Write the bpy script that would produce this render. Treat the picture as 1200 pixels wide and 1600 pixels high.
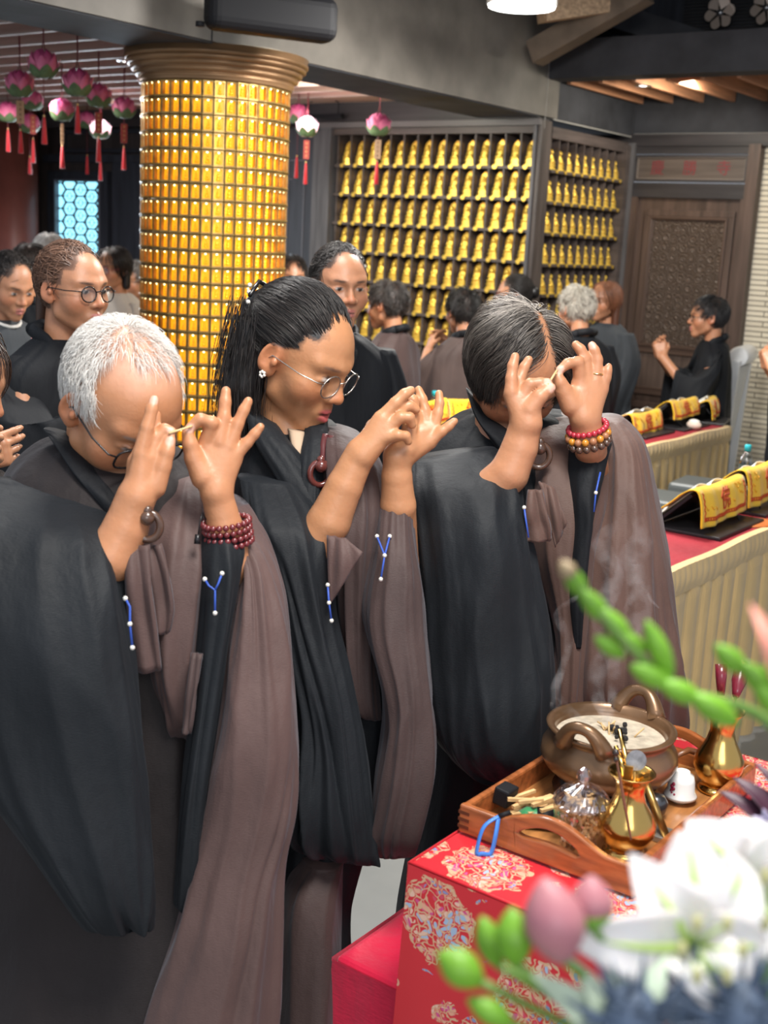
import bpy, math, random
import numpy as np
from mathutils import Vector, Matrix

for _o in list(bpy.data.objects):
    bpy.data.objects.remove(_o)
SC = bpy.context.scene
COL = SC.collection
random.seed(7)
RNG = np.random.default_rng(7)

# ------------------------------------------------------------------ camera
FPX, EYE = 1900.0, 1.70
_p, _r, _y = [math.radians(a) for a in (12.6, 2.95, 36.0)]
CAMROT = Matrix.Rotation(_y, 3, 'Z') @ Matrix.Rotation(math.pi / 2 - _p, 3, 'X') @ Matrix.Rotation(_r, 3, 'Z')
CR = np.array(CAMROT)
CP = np.array([0, 0, EYE])
cam = bpy.data.cameras.new('camera')
camo = bpy.data.objects.new('camera', cam)
COL.objects.link(camo)
camo.matrix_world = Matrix.Translation((0, 0, EYE)) @ CAMROT.to_4x4()
cam.sensor_fit = 'VERTICAL'
cam.sensor_height = 36.0
cam.lens = FPX / 1600 * 36.0
cam.clip_start = 0.02
cam.dof.use_dof = True
cam.dof.focus_distance = 2.35
cam.dof.aperture_fstop = (cam.lens / 1000) / 0.0074
SC.camera = camo

# ------------------------------------------------------------------ light
SC.view_settings.view_transform = 'Standard'
SC.view_settings.look = 'None'
SC.view_settings.gamma = 1.0
SC.view_settings.exposure = 0.35
SC.view_settings.use_curve_mapping = False
wd = bpy.data.worlds.new('world')
SC.world = wd
wd.use_nodes = True
_bg = wd.node_tree.nodes['Background']
_bg.inputs[0].default_value = (0.80, 0.88, 1.0, 1)
_bg.inputs[1].default_value = 0.55


def area(name, loc, target, size, power, color, sy=None):
    l = bpy.data.lights.new(name, 'AREA')
    l.shape = 'RECTANGLE' if sy else 'DISK'
    l.size = size
    if sy:
        l.size_y = sy
    l.energy = power
    l.color = color
    o = bpy.data.objects.new(name, l)
    COL.objects.link(o)
    o.location = loc
    d = Vector(target) - Vector(loc)
    o.rotation_euler = d.to_track_quat('-Z', 'Y').to_euler()
    return o


# added area lights without fittings: overhead, rack, camera-side and window-side fill
area('overhead_fill', (-0.3, 1.0, 3.1), (-0.9, 1.6, 0.8), 0.9, 62, (1, 0.96, 0.90))  # added overhead fill on the altar group
area('overhead_fill', (-2.4, 4.3, 2.8), (-2.7, 4.6, 0), 0.5, 85, (1, 0.97, 0.92))  # added overhead fill, brightens the stone wall and door side
area('overhead_fill', (-2.2, 2.4, 3.2), (-2.0, 2.2, 0), 0.8, 40, (1, 0.97, 0.93))  # added overhead fill above the people
area('rack_fill', (-4.9, 5.7, 2.55), (-4.8, 6.9, 1.6), 0.5, 26, (1, 0.95, 0.80), 1.4)  # added area light that brightens the wide rack's gold
area('rack_fill', (-3.1, 7.3, 2.66), (-3.9, 7.5, 1.6), 0.3, 12, (1, 0.93, 0.78))  # added area light that brightens the narrow rack
area('front_fill', (1.6, -1.6, 2.6), (-1.2, 1.8, 1.1), 2.2, 38, (0.95, 0.97, 1.0), 1.6)  # added frontal fill from behind the camera
area('overhead_fill', (-6.3, 4.6, 2.45), (-6.3, 4.6, 0), 0.6, 45, (1, 0.95, 0.92))  # added overhead fill to lift the dim far end
area('side_fill', (-7.6, 6.5, 1.7), (-4.0, 3.0, 1.4), 1.0, 34, (0.75, 0.88, 1.0))  # added cool fill on the window side


def AT(x, y, Z):
    """world point seen at pixel x,y at depth Z"""
    return CP + CR @ np.array([(x - 600) / FPX * Z, -(y - 800) / FPX * Z, -Z])


CRIGHT, CUP, CBACK = CR[:, 0], CR[:, 1], CR[:, 2]
FWD = np.array([-CBACK[0], -CBACK[1], 0.0]); FWD /= np.linalg.norm(FWD)
RGT = np.array([FWD[1], -FWD[0], 0.0])
UPV = np.array([0, 0, 1.0])


# ------------------------------------------------------------------ materials
def _nt(name):
    m = bpy.data.materials.new(name)
    m.use_nodes = True
    return m, m.node_tree, m.node_tree.nodes['Principled BSDF']


def setin(b, **kw):
    for k, v in kw.items():
        b.inputs[k].default_value = v


def mat(name, col, rough=0.5, metal=0.0, var=0.0, vscale=8.0, bump=0.0, bscale=60.0, stretch=None, col2=None,
        sheen=0.0, spec=0.5, coat=0.0, emit=None, estr=0.0, sss=0.0, trans=0.0, ior=1.45, detail=4.0, bdist=0.004):
    m, nt, b = _nt(name)
    setin(b, **{'Base Color': (*col, 1), 'Roughness': rough, 'Metallic': metal, 'Specular IOR Level': spec,
                'Sheen Weight': sheen, 'Coat Weight': coat, 'Transmission Weight': trans, 'IOR': ior})
    if coat:
        b.inputs['Coat Roughness'].default_value = 0.15
    if emit:
        setin(b, **{'Emission Color': (*emit, 1), 'Emission Strength': estr})
    if sss:
        setin(b, **{'Subsurface Weight': sss, 'Subsurface Scale': 0.01, 'Subsurface Radius': (1.0, 0.35, 0.2)})
    L = nt.links
    if var or bump or col2:
        tc = nt.nodes.new('ShaderNodeTexCoord')
        mp = nt.nodes.new('ShaderNodeMapping')
        L.new(tc.outputs['Object'], mp.inputs[0])
        if stretch:
            mp.inputs['Scale'].default_value = stretch
        if var or col2:
            n = nt.nodes.new('ShaderNodeTexNoise')
            n.inputs['Scale'].default_value = vscale
            n.inputs['Detail'].default_value = detail
            L.new(mp.outputs[0], n.inputs[0])
            r = nt.nodes.new('ShaderNodeValToRGB')
            r.color_ramp.elements[0].position = 0.33
            r.color_ramp.elements[1].position = 0.67
            c2 = col2 or tuple(min(1, c * (1 + var)) for c in col)
            c1 = col if col2 else tuple(c * (1 - var) for c in col)
            r.color_ramp.elements[0].color = (*c1, 1)
            r.color_ramp.elements[1].color = (*c2, 1)
            L.new(n.outputs['Fac'], r.inputs[0])
            L.new(r.outputs[0], b.inputs['Base Color'])
        if bump:
            n2 = nt.nodes.new('ShaderNodeTexNoise')
            n2.inputs['Scale'].default_value = bscale
            n2.inputs['Detail'].default_value = 5
            L.new(mp.outputs[0], n2.inputs[0])
            bp = nt.nodes.new('ShaderNodeBump')
            bp.inputs['Strength'].default_value = bump
            bp.inputs['Distance'].default_value = bdist
            L.new(n2.outputs['Fac'], bp.inputs['Height'])
            L.new(bp.outputs[0], b.inputs['Normal'])
    return m


# ------------------------------------------------------------------ scene bookkeeping
def link(o, parent=None):
    COL.objects.link(o)
    if parent is not None:
        o.parent = parent
    return o


def tag(o, label=None, cat=None, group=None, kind=None):
    if label:
        o['label'] = label
    if cat:
        o['category'] = cat
    if group:
        o['group'] = group
    if kind:
        o['kind'] = kind
    return o


def empty(name, loc, label=None, cat=None, group=None, rot=(0, 0, 0)):
    o = bpy.data.objects.new(name, None)
    o.empty_display_size = 0.05
    o.location = [float(c) for c in loc]
    o.rotation_euler = rot
    link(o)
    return tag(o, label, cat, group)


def put(child, parent):
    """parent a mesh written in world coordinates to an unrotated empty/mesh, keeping place"""
    child.parent = parent
    child.matrix_parent_inverse = Matrix.Translation(-Vector(parent.location)) if parent.parent is None else Matrix.Identity(4)
    return child


def copy_tree(o, parent=None):
    c = o.copy()
    COL.objects.link(c)
    c.parent = parent
    for ch in list(o.children):
        copy_tree(ch, c)
    return c


class MB:
    def __init__(s):
        s.v, s.f, s.m, s.mats, s.sm = [], [], [], [], []

    def mi(s, m):
        if m not in s.mats:
            s.mats.append(m)
        return s.mats.index(m)

    def add(s, vs, fs, m, smooth=False):
        b = len(s.v)
        s.v.extend([tuple(float(c) for c in v) for v in vs])
        k = s.mi(m)
        for f in fs:
            s.f.append([b + i for i in f])
            s.m.append(k)
            s.sm.append(smooth)

    def box(s, x0, x1, y0, y1, z0, z1, m, M=None, bev=0.0):
        vs = [(x, y, z) for z in (z0, z1) for y in (y0, y1) for x in (x0, x1)]
        fs = [(0, 2, 3, 1), (4, 5, 7, 6), (0, 1, 5, 4), (2, 6, 7, 3), (0, 4, 6, 2), (1, 3, 7, 5)]
        if M is not None:
            vs = [tuple(M @ Vector(v)) for v in vs]
        s.add(vs, fs, m)

    def bar(s, a, b, w, d, m, up=(0, 0, 1)):
        """rectangular bar from a to b"""
        a, b = np.array(a, float), np.array(b, float)
        t = b - a; t /= np.linalg.norm(t)
        u = np.array(up, float)
        if abs(t @ u) > 0.95:
            u = np.array([1.0, 0, 0])
        x = np.cross(t, u); x /= np.linalg.norm(x)
        y = np.cross(x, t)
        vs = [p + x * sx * w / 2 + y * sy * d / 2 for p in (a, b) for sy in (-1, 1) for sx in (-1, 1)]
        s.add(vs, [(0, 2, 3, 1), (4, 5, 7, 6), (0, 1, 5, 4), (2, 6, 7, 3), (0, 4, 6, 2), (1, 3, 7, 5)], m)

    def lathe(s, prof, m, n=32, c=(0, 0, 0), cap=True, smooth=True, wob=None, sx=1.0, sy=1.0, M=None):
        vs, fs = [], []
        for i, (r, z) in enumerate(prof):
            for k in range(n):
                a = 2 * math.pi * k / n
                rr = r * (wob(a, z) if wob else 1)
                v = Vector((rr * math.cos(a) * sx, rr * math.sin(a) * sy, z))
                if M is not None:
                    v = M @ v
                vs.append((v[0] + c[0], v[1] + c[1], v[2] + c[2]))
        for i in range(len(prof) - 1):
            for k in range(n):
                k2 = (k + 1) % n
                fs.append((i * n + k, i * n + k2, (i + 1) * n + k2, (i + 1) * n + k))
        if cap:
            fs.append(tuple(range(n - 1, -1, -1)))
            fs.append(tuple((len(prof) - 1) * n + k for k in range(n)))
        s.add(vs, fs, m, smooth)

    def tube(s, pts, rad, m, n=10, smooth=True, closed=False, flat=1.0):
        pts = [np.array(p, float) for p in pts]
        N = len(pts)
        if not hasattr(rad, '__len__'):
            rad = [rad] * N
        vs, fs = [], []
        prev = None
        for i, p in enumerate(pts):
            if closed:
                t = pts[(i + 1) % N] - pts[i - 1]
            else:
                t = pts[min(i + 1, N - 1)] - pts[max(i - 1, 0)]
            L = np.linalg.norm(t)
            t = t / (L if L > 1e-9 else 1)
            if prev is None:
                a = np.array([0, 0, 1.0]) if abs(t[2]) < 0.9 else np.array([1.0, 0, 0])
            else:
                a = prev
            x = a - t * (a @ t)
            x /= max(np.linalg.norm(x), 1e-9)
            prev = x
            y = np.cross(t, x)
            for k in range(n):
                an = 2 * math.pi * k / n
                vs.append(p + rad[i] * (math.cos(an) * x + math.sin(an) * y * flat))
        R = N if closed else N - 1
        for i in range(R):
            j = (i + 1) % N
            for k in range(n):
                k2 = (k + 1) % n
                fs.append((i * n + k, i * n + k2, j * n + k2, j * n + k))
        if not closed:
            fs.append(tuple(range(n - 1, -1, -1)))
            fs.append(tuple((N - 1) * n + k for k in range(n)))
        s.add(vs, fs, m, smooth)

    def ball(s, c, r, m, n=10, sc=(1, 1, 1)):
        h = max(4, n // 2 + 1)
        prof = [(r * max(math.sin(math.pi * i / h), 1e-4), -r * math.cos(math.pi * i / h)) for i in range(h + 1)]
        vs0 = len(s.v)
        s.lathe(prof, m, n, (0, 0, 0), False)
        for i in range(vs0, len(s.v)):
            v = s.v[i]
            s.v[i] = (v[0] * sc[0] + c[0], v[1] * sc[1] + c[1], v[2] * sc[2] + c[2])

    def grid(s, fn, nu, nv, m, smooth=True, closeu=False):
        vs = [fn(i / (nu - (0 if closeu else 1)), j / (nv - 1)) for j in range(nv) for i in range(nu)]
        fs = []
        for j in range(nv - 1):
            for i in range(nu if closeu else nu - 1):
                i2 = (i + 1) % nu
                fs.append((j * nu + i, j * nu + i2, (j + 1) * nu + i2, (j + 1) * nu + i))
        s.add(vs, fs, m, smooth)

    def prism(s, poly, axis, a0, a1, m):
        """poly: 2D points in the plane normal to axis (0,1,2)"""
        n = len(poly)

        def mk(p, a):
            q = list(p)
            q.insert(axis, a)
            return q
        vs = [mk(p, a0) for p in poly] + [mk(p, a1) for p in poly]
        fs = [tuple(range(n)), tuple(range(2 * n - 1, n - 1, -1))] + [(i, n + i, n + (i + 1) % n, (i + 1) % n) for i in range(n)]
        s.add(vs, fs, m)

    def build(s, name, parent=None, loc=None):
        me = bpy.data.meshes.new(name)
        me.from_pydata(s.v, [], s.f)
        for m in s.mats:
            me.materials.append(m)
        me.polygons.foreach_set('material_index', s.m)
        me.polygons.foreach_set('use_smooth', s.sm)
        me.validate()
        me.update()
        o = bpy.data.objects.new(name, me)
        if loc is not None:
            o.location = [float(c) for c in loc]
        return link(o, parent)


def recalc(o):
    import bmesh
    bm = bmesh.new()
    bm.from_mesh(o.data)
    bmesh.ops.recalc_face_normals(bm, faces=bm.faces)
    bm.to_mesh(o.data)
    bm.free()
    return o


def bevel(o, w=0.004, seg=2):
    md = o.modifiers.new('bevel', 'BEVEL')
    md.width = w
    md.segments = seg
    md.limit_method = 'ANGLE'
    return o


def solid(o, t):
    md = o.modifiers.new('thick', 'SOLIDIFY')
    md.thickness = t
    md.offset = 0
    return o


def text_mesh(name, s, size, m, M, parent=None, depth=0.001):
    cu = bpy.data.curves.new(name, 'FONT')
    cu.body = s
    cu.size = size
    cu.align_x = 'CENTER'
    cu.align_y = 'CENTER'
    cu.extrude = depth
    to = bpy.data.objects.new(name, cu)
    COL.objects.link(to)
    bpy.context.view_layer.update()
    me = bpy.data.meshes.new_from_object(to.evaluated_get(bpy.context.evaluated_depsgraph_get()))
    bpy.data.objects.remove(to)
    me.transform(M)
    me.materials.clear()
    me.materials.append(m)
    o = bpy.data.objects.new(name, me)
    return link(o, parent)
# ------------------------------------------------------------------ smooth solid modelling (blended round shapes -> one mesh)
class SDF:
    def __init__(s):
        s.p = []      # (kind, data, k, op, centre, radius)

    def ell(s, c, r, k=0.01, R=None, op='u'):
        c = np.array(c, float); r = np.array(r, float)
        s.p.append(('e', (c, r, None if R is None else np.array(R, float)), k, op, c, float(r.max()))); return s

    def cap(s, a, b, ra, rb, k=0.01, op='u'):
        a = np.array(a, float); b = np.array(b, float)
        s.p.append(('c', (a, b, ra, rb), k, op, (a + b) / 2, np.linalg.norm(b - a) / 2 + max(ra, rb))); return s

    def chain(s, pts, rad, k=0.008):
        for i in range(len(pts) - 1):
            s.cap(pts[i], pts[i + 1], rad[i], rad[i + 1], k)
        return s

    def xf(s, M, t, sc=1.0):
        """rigid transform of every shape: x -> M x * sc + t"""
        M = np.array(M, float); t = np.array(t, float)
        out = []
        for kd, d, k, op, c, r in s.p:
            if kd == 'e':
                d = (M @ d[0] * sc + t, d[1] * sc, M if d[2] is None else M @ d[2]); c2 = d[0]
            else:
                d = (M @ d[0] * sc + t, M @ d[1] * sc + t, d[2] * sc, d[3] * sc); c2 = (d[0] + d[1]) / 2
            out.append((kd, d, k * sc, op, c2, r * sc))
        s.p = out
        return s

    def join(s, o):
        s.p += o.p; return s

    @staticmethod
    def _dist(kd, d, X):
        if kd == 'e':
            c, r, R = d
            q = X - c
            if R is not None:
                q = q @ R
            k0 = np.linalg.norm(q / r, axis=-1)
            k1 = np.linalg.norm(q / (r * r), axis=-1)
            return np.where(k1 < 1e-9, -r.min(), k0 * (k0 - 1.0) / np.maximum(k1, 1e-9))
        a, b, ra, rb = d
        ba = b - a
        L = ba @ ba
        h = np.clip(((X - a) @ ba) / max(L, 1e-12), 0, 1)
        return np.linalg.norm(X - a - h[..., None] * ba, axis=-1) - (ra + (rb - ra) * h)

    def eval(s, X, prims=None):
        D = np.full(X.shape[:-1], 1.0)
        for kd, d, k, op, _c, _r in (s.p if prims is None else prims):
            q = s._dist(kd, d, X)
            if op == 'u':
                h = np.maximum(k - np.abs(D - q), 0) / k
                D = np.minimum(D, q) - h * h * k * 0.25
            else:
                q = -q
                h = np.maximum(k - np.abs(D - q), 0) / k
                D = np.maximum(D, q) + h * h * k * 0.25
        return D

    def polygonise(s, vox, disp=None):
        lo = np.min([p[4] - p[5] for p in s.p if p[3] == 'u'], axis=0) - 4 * vox
        hi = np.max([p[4] + p[5] for p in s.p if p[3] == 'u'], axis=0) + 4 * vox
        B = 12
        bs = B * vox
        nb = np.ceil((hi - lo) / bs).astype(int)
        nx = nb * B + 1
        ii = np.stack(np.meshgrid(*[np.arange(n) for n in nb], indexing='ij'), -1).reshape(-1, 3)
        cen = lo + (ii + 0.5) * bs
        # which shapes matter to which block
        diag = bs * 0.87
        near = np.stack([np.linalg.norm(cen - p[4], axis=1) < p[5] + diag + 2 * p[2] + 0.010 for p in s.p], 1)
        mx = 0.0
        act = []
        for bi in np.nonzero(near.any(1))[0]:
            pr = [s.p[j] for j in np.nonzero(near[bi])[0]]
            dc = s.eval(cen[bi][None], pr)[0]
            if abs(dc) < diag * 1.7 + 0.014:
                act.append((bi, pr))
        g = np.stack(np.meshgrid(*[np.arange(B + 1)] * 3, indexing='ij'), -1)
        S1, S2 = int(nx[1] * nx[2]), int(nx[2])
        cells, pts, flips = [], [], []
        for bi, pr in act:
            base = ii[bi] * B
            X = lo + (g + base) * vox
            D = s.eval(X, pr)
            if disp is not None:
                D = D + disp(X)
            if D.min() > 0 or D.max() < 0:
                continue
            for ax in range(3):
                sl0 = [slice(0, B)] * 3
                sl1 = [slice(0, B)] * 3
                sl1[ax] = slice(1, B + 1)
                d0, d1 = D[tuple(sl0)], D[tuple(sl1)]
                cr = (d0 < 0) != (d1 < 0)
                if not cr.any():
                    continue
                idx = np.argwhere(cr)
                a, c = d0[cr], d1[cr]
                t = a / (a - c)
                P = lo + (idx + base) * vox
                P[:, ax] += t * vox
                gi = idx + base
                u, w = (ax + 1) % 3, (ax + 2) % 3
                quad = []
                for du, dw in ((0, 0), (-1, 0), (-1, -1), (0, -1)):
                    q = gi.copy(); q[:, u] += du; q[:, w] += dw
                    quad.append(q[:, 0] * S1 + q[:, 1] * S2 + q[:, 2])
                cells.append(np.stack(quad, 1)); pts.append(P); flips.append(a < 0)
        cells = np.concatenate(cells); pts = np.concatenate(pts); flips = np.concatenate(flips)
        uq, inv = np.unique(cells.ravel(), return_inverse=True)
        inv = inv.reshape(-1, 4)
        cnt = np.bincount(inv.ravel(), minlength=len(uq)).astype(float)
        V = np.stack([np.bincount(inv.ravel(), weights=np.repeat(pts[:, k], 4), minlength=len(uq)) / cnt for k in range(3)], 1)
        F = np.where(flips[:, None], inv, inv[:, ::-1])
        return V, F

    def mesh(s, name, vox, m, smooth=1, paint=None, base=None, disp=None, fine=None):
        V, F = s.polygonise(vox, disp)
        for _ in range(smooth):
            V = relax(V, F, 0.5)
        return mesh_np(name, V, F, m, paint(V) if paint else None)


def relax(V, F, lam):
    A = np.zeros_like(V); n = np.zeros(len(V))
    for k in range(4):
        a, b = F[:, k], F[:, (k + 1) % 4]
        for c in range(3):
            A[:, c] += np.bincount(a, weights=V[b, c], minlength=len(V)) + np.bincount(b, weights=V[a, c], minlength=len(V))
        n += np.bincount(a, minlength=len(V)) + np.bincount(b, minlength=len(V))
    A /= np.maximum(n, 1)[:, None]
    return V * (1 - lam) + A * lam


def mesh_np(name, V, F, m, colors=None, smooth=True):
    me = bpy.data.meshes.new(name)
    F = np.asarray(F)
    k = F.shape[1]
    me.vertices.add(len(V)); me.vertices.foreach_set('co', np.ascontiguousarray(V, dtype=np.float32).ravel())
    me.loops.add(F.size); me.loops.foreach_set('vertex_index', np.ascontiguousarray(F, dtype=np.int32).ravel())
    me.polygons.add(len(F)); me.polygons.foreach_set('loop_start', np.arange(0, F.size, k, dtype=np.int32))
    me.polygons.foreach_set('use_smooth', np.full(len(F), smooth))
    if colors is not None:
        at = me.color_attributes.new('tint', 'FLOAT_COLOR', 'POINT')
        c = np.ones((len(V), 4), np.float32); c[:, :3] = colors
        at.data.foreach_set('color', c.ravel())
    me.update(calc_edges=True)
    me.validate()
    for mm in (m if isinstance(m, (list, tuple)) else [m]):
        me.materials.append(mm)
    o = bpy.data.objects.new(name, me)
    COL.objects.link(o)
    return o


def rotm(yaw=0, pitch=0, roll=0):
    """face direction: yaw turns about z (0 faces +Y, positive turns towards -X), pitch>0 bows the head, roll tips to the side"""
    return np.array(Matrix.Rotation(math.radians(yaw), 3, 'Z') @ Matrix.Rotation(math.radians(-pitch), 3, 'X') @ Matrix.Rotation(math.radians(roll), 3, 'Y'))
# ------------------------------------------------------------------ the hall
WOOD = mat('dark_wood', (0.040, 0.032, 0.030), 0.45, var=0.35, vscale=3, stretch=(6, 6, 0.5), bump=0.15, bscale=30)
WOODH = mat('dark_wood_rail', (0.036, 0.032, 0.034), 0.45, var=0.3, vscale=3, stretch=(0.5, 6, 6), bump=0.1, bscale=30)
WOODR = mat('door_wood', (0.085, 0.055, 0.043), 0.42, var=0.35, vscale=3, stretch=(8, 8, 0.6), bump=0.12, bscale=40)
WOODP = mat('door_panel_wood', (0.11, 0.075, 0.06), 0.5, var=0.25, vscale=4, stretch=(8, 8, 0.6))
BLUEW = mat('blue_black_wood', (0.022, 0.025, 0.034), 0.5, var=0.3, vscale=4, stretch=(6, 6, 0.6))
BEAM = mat('beam_grey', (0.165, 0.150, 0.130), 0.55, var=0.45, vscale=2.2, bump=0.15, bscale=12, detail=6)
BEAMD = mat('beam_dark', (0.035, 0.036, 0.042), 0.8, var=0.3, vscale=5)
SLAT = mat('slat_brown', (0.42, 0.26, 0.215), 0.5, var=0.15, vscale=4, stretch=(0.4, 8, 8))
SLATE = mat('slat_edge_lit', (0.42, 0.31, 0.27), 0.6)  # paler tone paints in the light caught by the slat bottoms
SLATO = mat('slat_orange', (0.50, 0.24, 0.13), 0.45, var=0.25, vscale=5, stretch=(8, 0.5, 8))
CEILD = mat('ceiling_dark', (0.020, 0.019, 0.020), 0.8)
REDP = mat('red_brown_pillar', (0.20, 0.060, 0.045), 0.4, var=0.2, vscale=2)
FLOORM = mat('floor_tile', (0.22, 0.225, 0.215), 0.45, var=0.12, vscale=3)
LINEM = mat('pale_joint', (0.32, 0.31, 0.29), 0.7)


def brick_mat():
    m, nt, b = _nt('thin_stone_strips')
    tc = nt.nodes.new('ShaderNodeTexCoord')
    mp = nt.nodes.new('ShaderNodeMapping')
    mp.inputs['Rotation'].default_value = (math.radians(90), 0, 0)
    br = nt.nodes.new('ShaderNodeTexBrick')
    br.inputs['Scale'].default_value = 1.0
    br.inputs['Brick Width'].default_value = 0.30
    br.inputs['Row Height'].default_value = 0.034
    br.inputs['Mortar Size'].default_value = 0.0035
    br.inputs['Color1'].default_value = (0.66, 0.59, 0.46, 1)
    br.inputs['Color2'].default_value = (0.76, 0.69, 0.55, 1)
    br.inputs['Mortar'].default_value = (0.16, 0.13, 0.10, 1)
    L = nt.links
    L.new(tc.outputs['Object'], mp.inputs[0])
    L.new(mp.outputs[0], br.inputs[0])
    L.new(br.outputs['Color'], b.inputs['Base Color'])
    bp = nt.nodes.new('ShaderNodeBump')
    bp.inputs['Distance'].default_value = 0.004
    bp.invert = True
    L.new(br.outputs['Fac'], bp.inputs['Height'])
    L.new(bp.outputs[0], b.inputs['Normal'])
    b.inputs['Roughness'].default_value = 0.7
    return m


BRICK = brick_mat()


def struct(mb, name):
    o = mb.build(name)
    o['kind'] = 'structure'
    return o


YA, XB, YC = 6.85, -3.907, 8.10
b = MB(); b.box(-13, 4, -3, 9.2, -0.10, 0.0, FLOORM); struct(b, 'floor')
b = MB(); b.box(-13, 4, 2.2, 9.2, 3.42, 3.52, CEILD)
b.box(-13, -4.3, 2.2, 7.6, 2.80, 2.86, CEILD)
struct(b, 'ceiling')
# walls
b = MB()
b.box(-13, -5.62, 6.93, 7.05, 0, 3.42, WOOD)
struct(b, 'wall_rack_side')
b = MB(); b.box(-3.03, 4, 8.12, 8.24, 0, 2.52, BRICK); struct(b, 'wall_stone')
b = MB(); b.box(-4.6, 4, 8.10, 8.24, 2.42, 3.42, BEAMD); b.box(-4.6, 4, 8.06, 8.10, 2.42, 2.50, WOODH)
b.box(-3.90, 4, 8.095, 8.10, 2.50, 2.506, LINEM)
struct(b, 'wall_lintel')
b = MB(); b.box(-13.1, -13, -3, 9.2, 0, 3.5, WOOD); struct(b, 'wall_far_end')

# long grey beam above the rack corner, running over the pillar
b = MB()
b.box(-4.36, XB, 2.0, 7.0, 2.49, 3.42, BEAM)
b.box(-4.36, XB - 0.01, 2.0, 6.99, 2.482, 2.49, BEAMD)
b.box(-3.907, -3.9045, 3.95, 3.956, 2.49, 3.42, BEAMD)
struct(b, 'trim_1')
# cross beam to the stone wall and its soffit
b = MB()
b.box(XB - 0.02, 4, 6.85, 7.02, 2.71, 2.93, BEAMD)
b.box(XB - 0.45, XB, 7.0, 8.12, 2.49, 3.42, BEAMD)
struct(b, 'trim_2')
b = MB()
b.box(XB - 0.003, XB + 0.002, 6.846, 6.85, 2.42, 2.95, LINEM)
b.box(XB, XB + 0.003, 6.95, 8.1, 2.478, 2.486, LINEM)
struct(b, 'trim_3')
b = MB(); b.box(XB, 4, 7.02, 8.1, 2.86, 2.9, CEILD); struct(b, 'ceiling_soffit')
# louvres in the soffit
for i in range(24):
    x = -3.86 + i * 0.218
    if x > -1.2:
        break
    s = MB(); s.box(-0.013, 0.013, 7.03, 8.08, 2.70, 2.83, SLATO)
    o = s.build('ceiling_slat', None, (x, 0, 0)); o.rotation_euler = (0, 0, 0)
    o['kind'] = 'structure'
# louvres over the back of the hall
for i in range(15):
    y = 2.99 + i * 0.25
    s = MB(); s.box(-12.9, -4.42, y, y + 0.026, 2.605, 2.80, SLAT); s.box(-12.9, -4.42, y - 0.002, y + 0.028, 2.596, 2.605, SLATE)
    o = s.build('ceiling_slat'); o['kind'] = 'structure'
s = MB(); s.box(-12.9, -4.36, 6.55, 6.93, 2.60, 2.62, mat('pale_board', (0.42, 0.24, 0.16), 0.5)); s.build('trim_4')['kind'] = 'structure'
# rail and cornice over the rack
b = MB()
b.box(-13, XB - 0.01, 6.80, 6.93, 2.47, 2.60, WOODH)
b.box(-5.75, XB - 0.005, 6.79, 6.95, 2.435, 2.47, mat('grey_rail', (0.13, 0.12, 0.12), 0.4))
struct(b, 'trim_5')
# timber under the roof
b = MB()
ROOFW = mat('roof_timber', (0.15, 0.115, 0.085), 0.6, var=0.3, vscale=5)
b.bar(AT(835, 84, 7.0), AT(1010, -16, 6.6), 0.13, 0.13, ROOFW)
struct(b, 'trim_6')
b = MB(); b.bar(AT(950, 25, 7.3), AT(1100, 72, 7.5), 0.12, 0.14, BEAMD); struct(b, 'trim_7')
b = MB(); b.bar(AT(845, 14, 6.6), AT(945, 0, 6.7), 0.12, 0.14, mat('pale_timber', (0.42, 0.29, 0.18), 0.5, var=0.3, vscale=8, stretch=(1, 8, 8))); struct(b, 'trim_8')
b = MB()
for i in range(26):
    z = 2.95 + i * 0.02
    b.box(-3.4, 1, 7.6, 7.606, z, z + 0.012, CEILD)
b.box(-3.9, 4, 7.62, 7.66, 2.9, 3.42, BLUEW)
struct(b, 'trim_9')

# ------------------------------------------------------------------ wooden door with its name board
b = MB()
b.box(-3.91, -3.02, 8.07, 8.12, 2.37, 2.43, WOODH)
b.box(-3.91, -3.88, 8.05, 8.12, 0, 2.43, WOOD)
b.box(-3.05, -2.97, 8.04, 8.12, 0, 2.43, WOODR)
b.box(-3.88, -3.05, 8.075, 8.12, 2.08, 2.18, WOODH)
b.box(-3.88, -3.82, 8.06, 8.12, 0, 2.08, WOODR)
b.box(-3.075, -3.05, 8.06, 8.12, 0, 2.08, WOODR)
o = struct(b, 'door_1')
d = MB(); d.box(-3.82, -3.075, 8.105, 8.13, 0, 2.08, WOODR)
d.build('door_leaf', o)


def frame(mb, x0, x1, z0, z1, y, w, dep, m):
    mb.box(x0, x1, y - dep, y, z1 - w, z1, m)
    mb.box(x0, x1, y - dep, y, z0, z0 + w, m)
    mb.box(x0, x0 + w, y - dep, y, z0 + w, z1 - w, m)
    mb.box(x1 - w, x1, y - dep, y, z0 + w, z1 - w, m)


d = MB()
HIW = mat('moulding_wood', (0.095, 0.060, 0.046), 0.35)
frame(d, -3.76, -3.11, 0.62, 2.00, 8.11, 0.045, 0.030, WOODR)
frame(d, -3.715, -3.155, 1.06, 1.955, 8.11, 0.016, 0.040, HIW)
frame(d, -3.70, -3.17, 1.075, 1.94, 8.11, 0.010, 0.030, HIW)
frame(d, -3.72, -3.15, 0.76, 1.03, 8.11, 0.014, 0.034, HIW)
d.box(-3.74, -3.13, 8.08, 8.11, 1.025, 1.06, HIW)
d.box(-3.74, -3.13, 8.08, 8.11, 0.72, 0.76, HIW)
bevel(d.build('door_moulding', o), 0.004)
d = MB(); d.box(-3.70, -3.17, 8.095, 8.12, 0.77, 1.02, WOODP); d.build('lower_panel', o)


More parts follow.
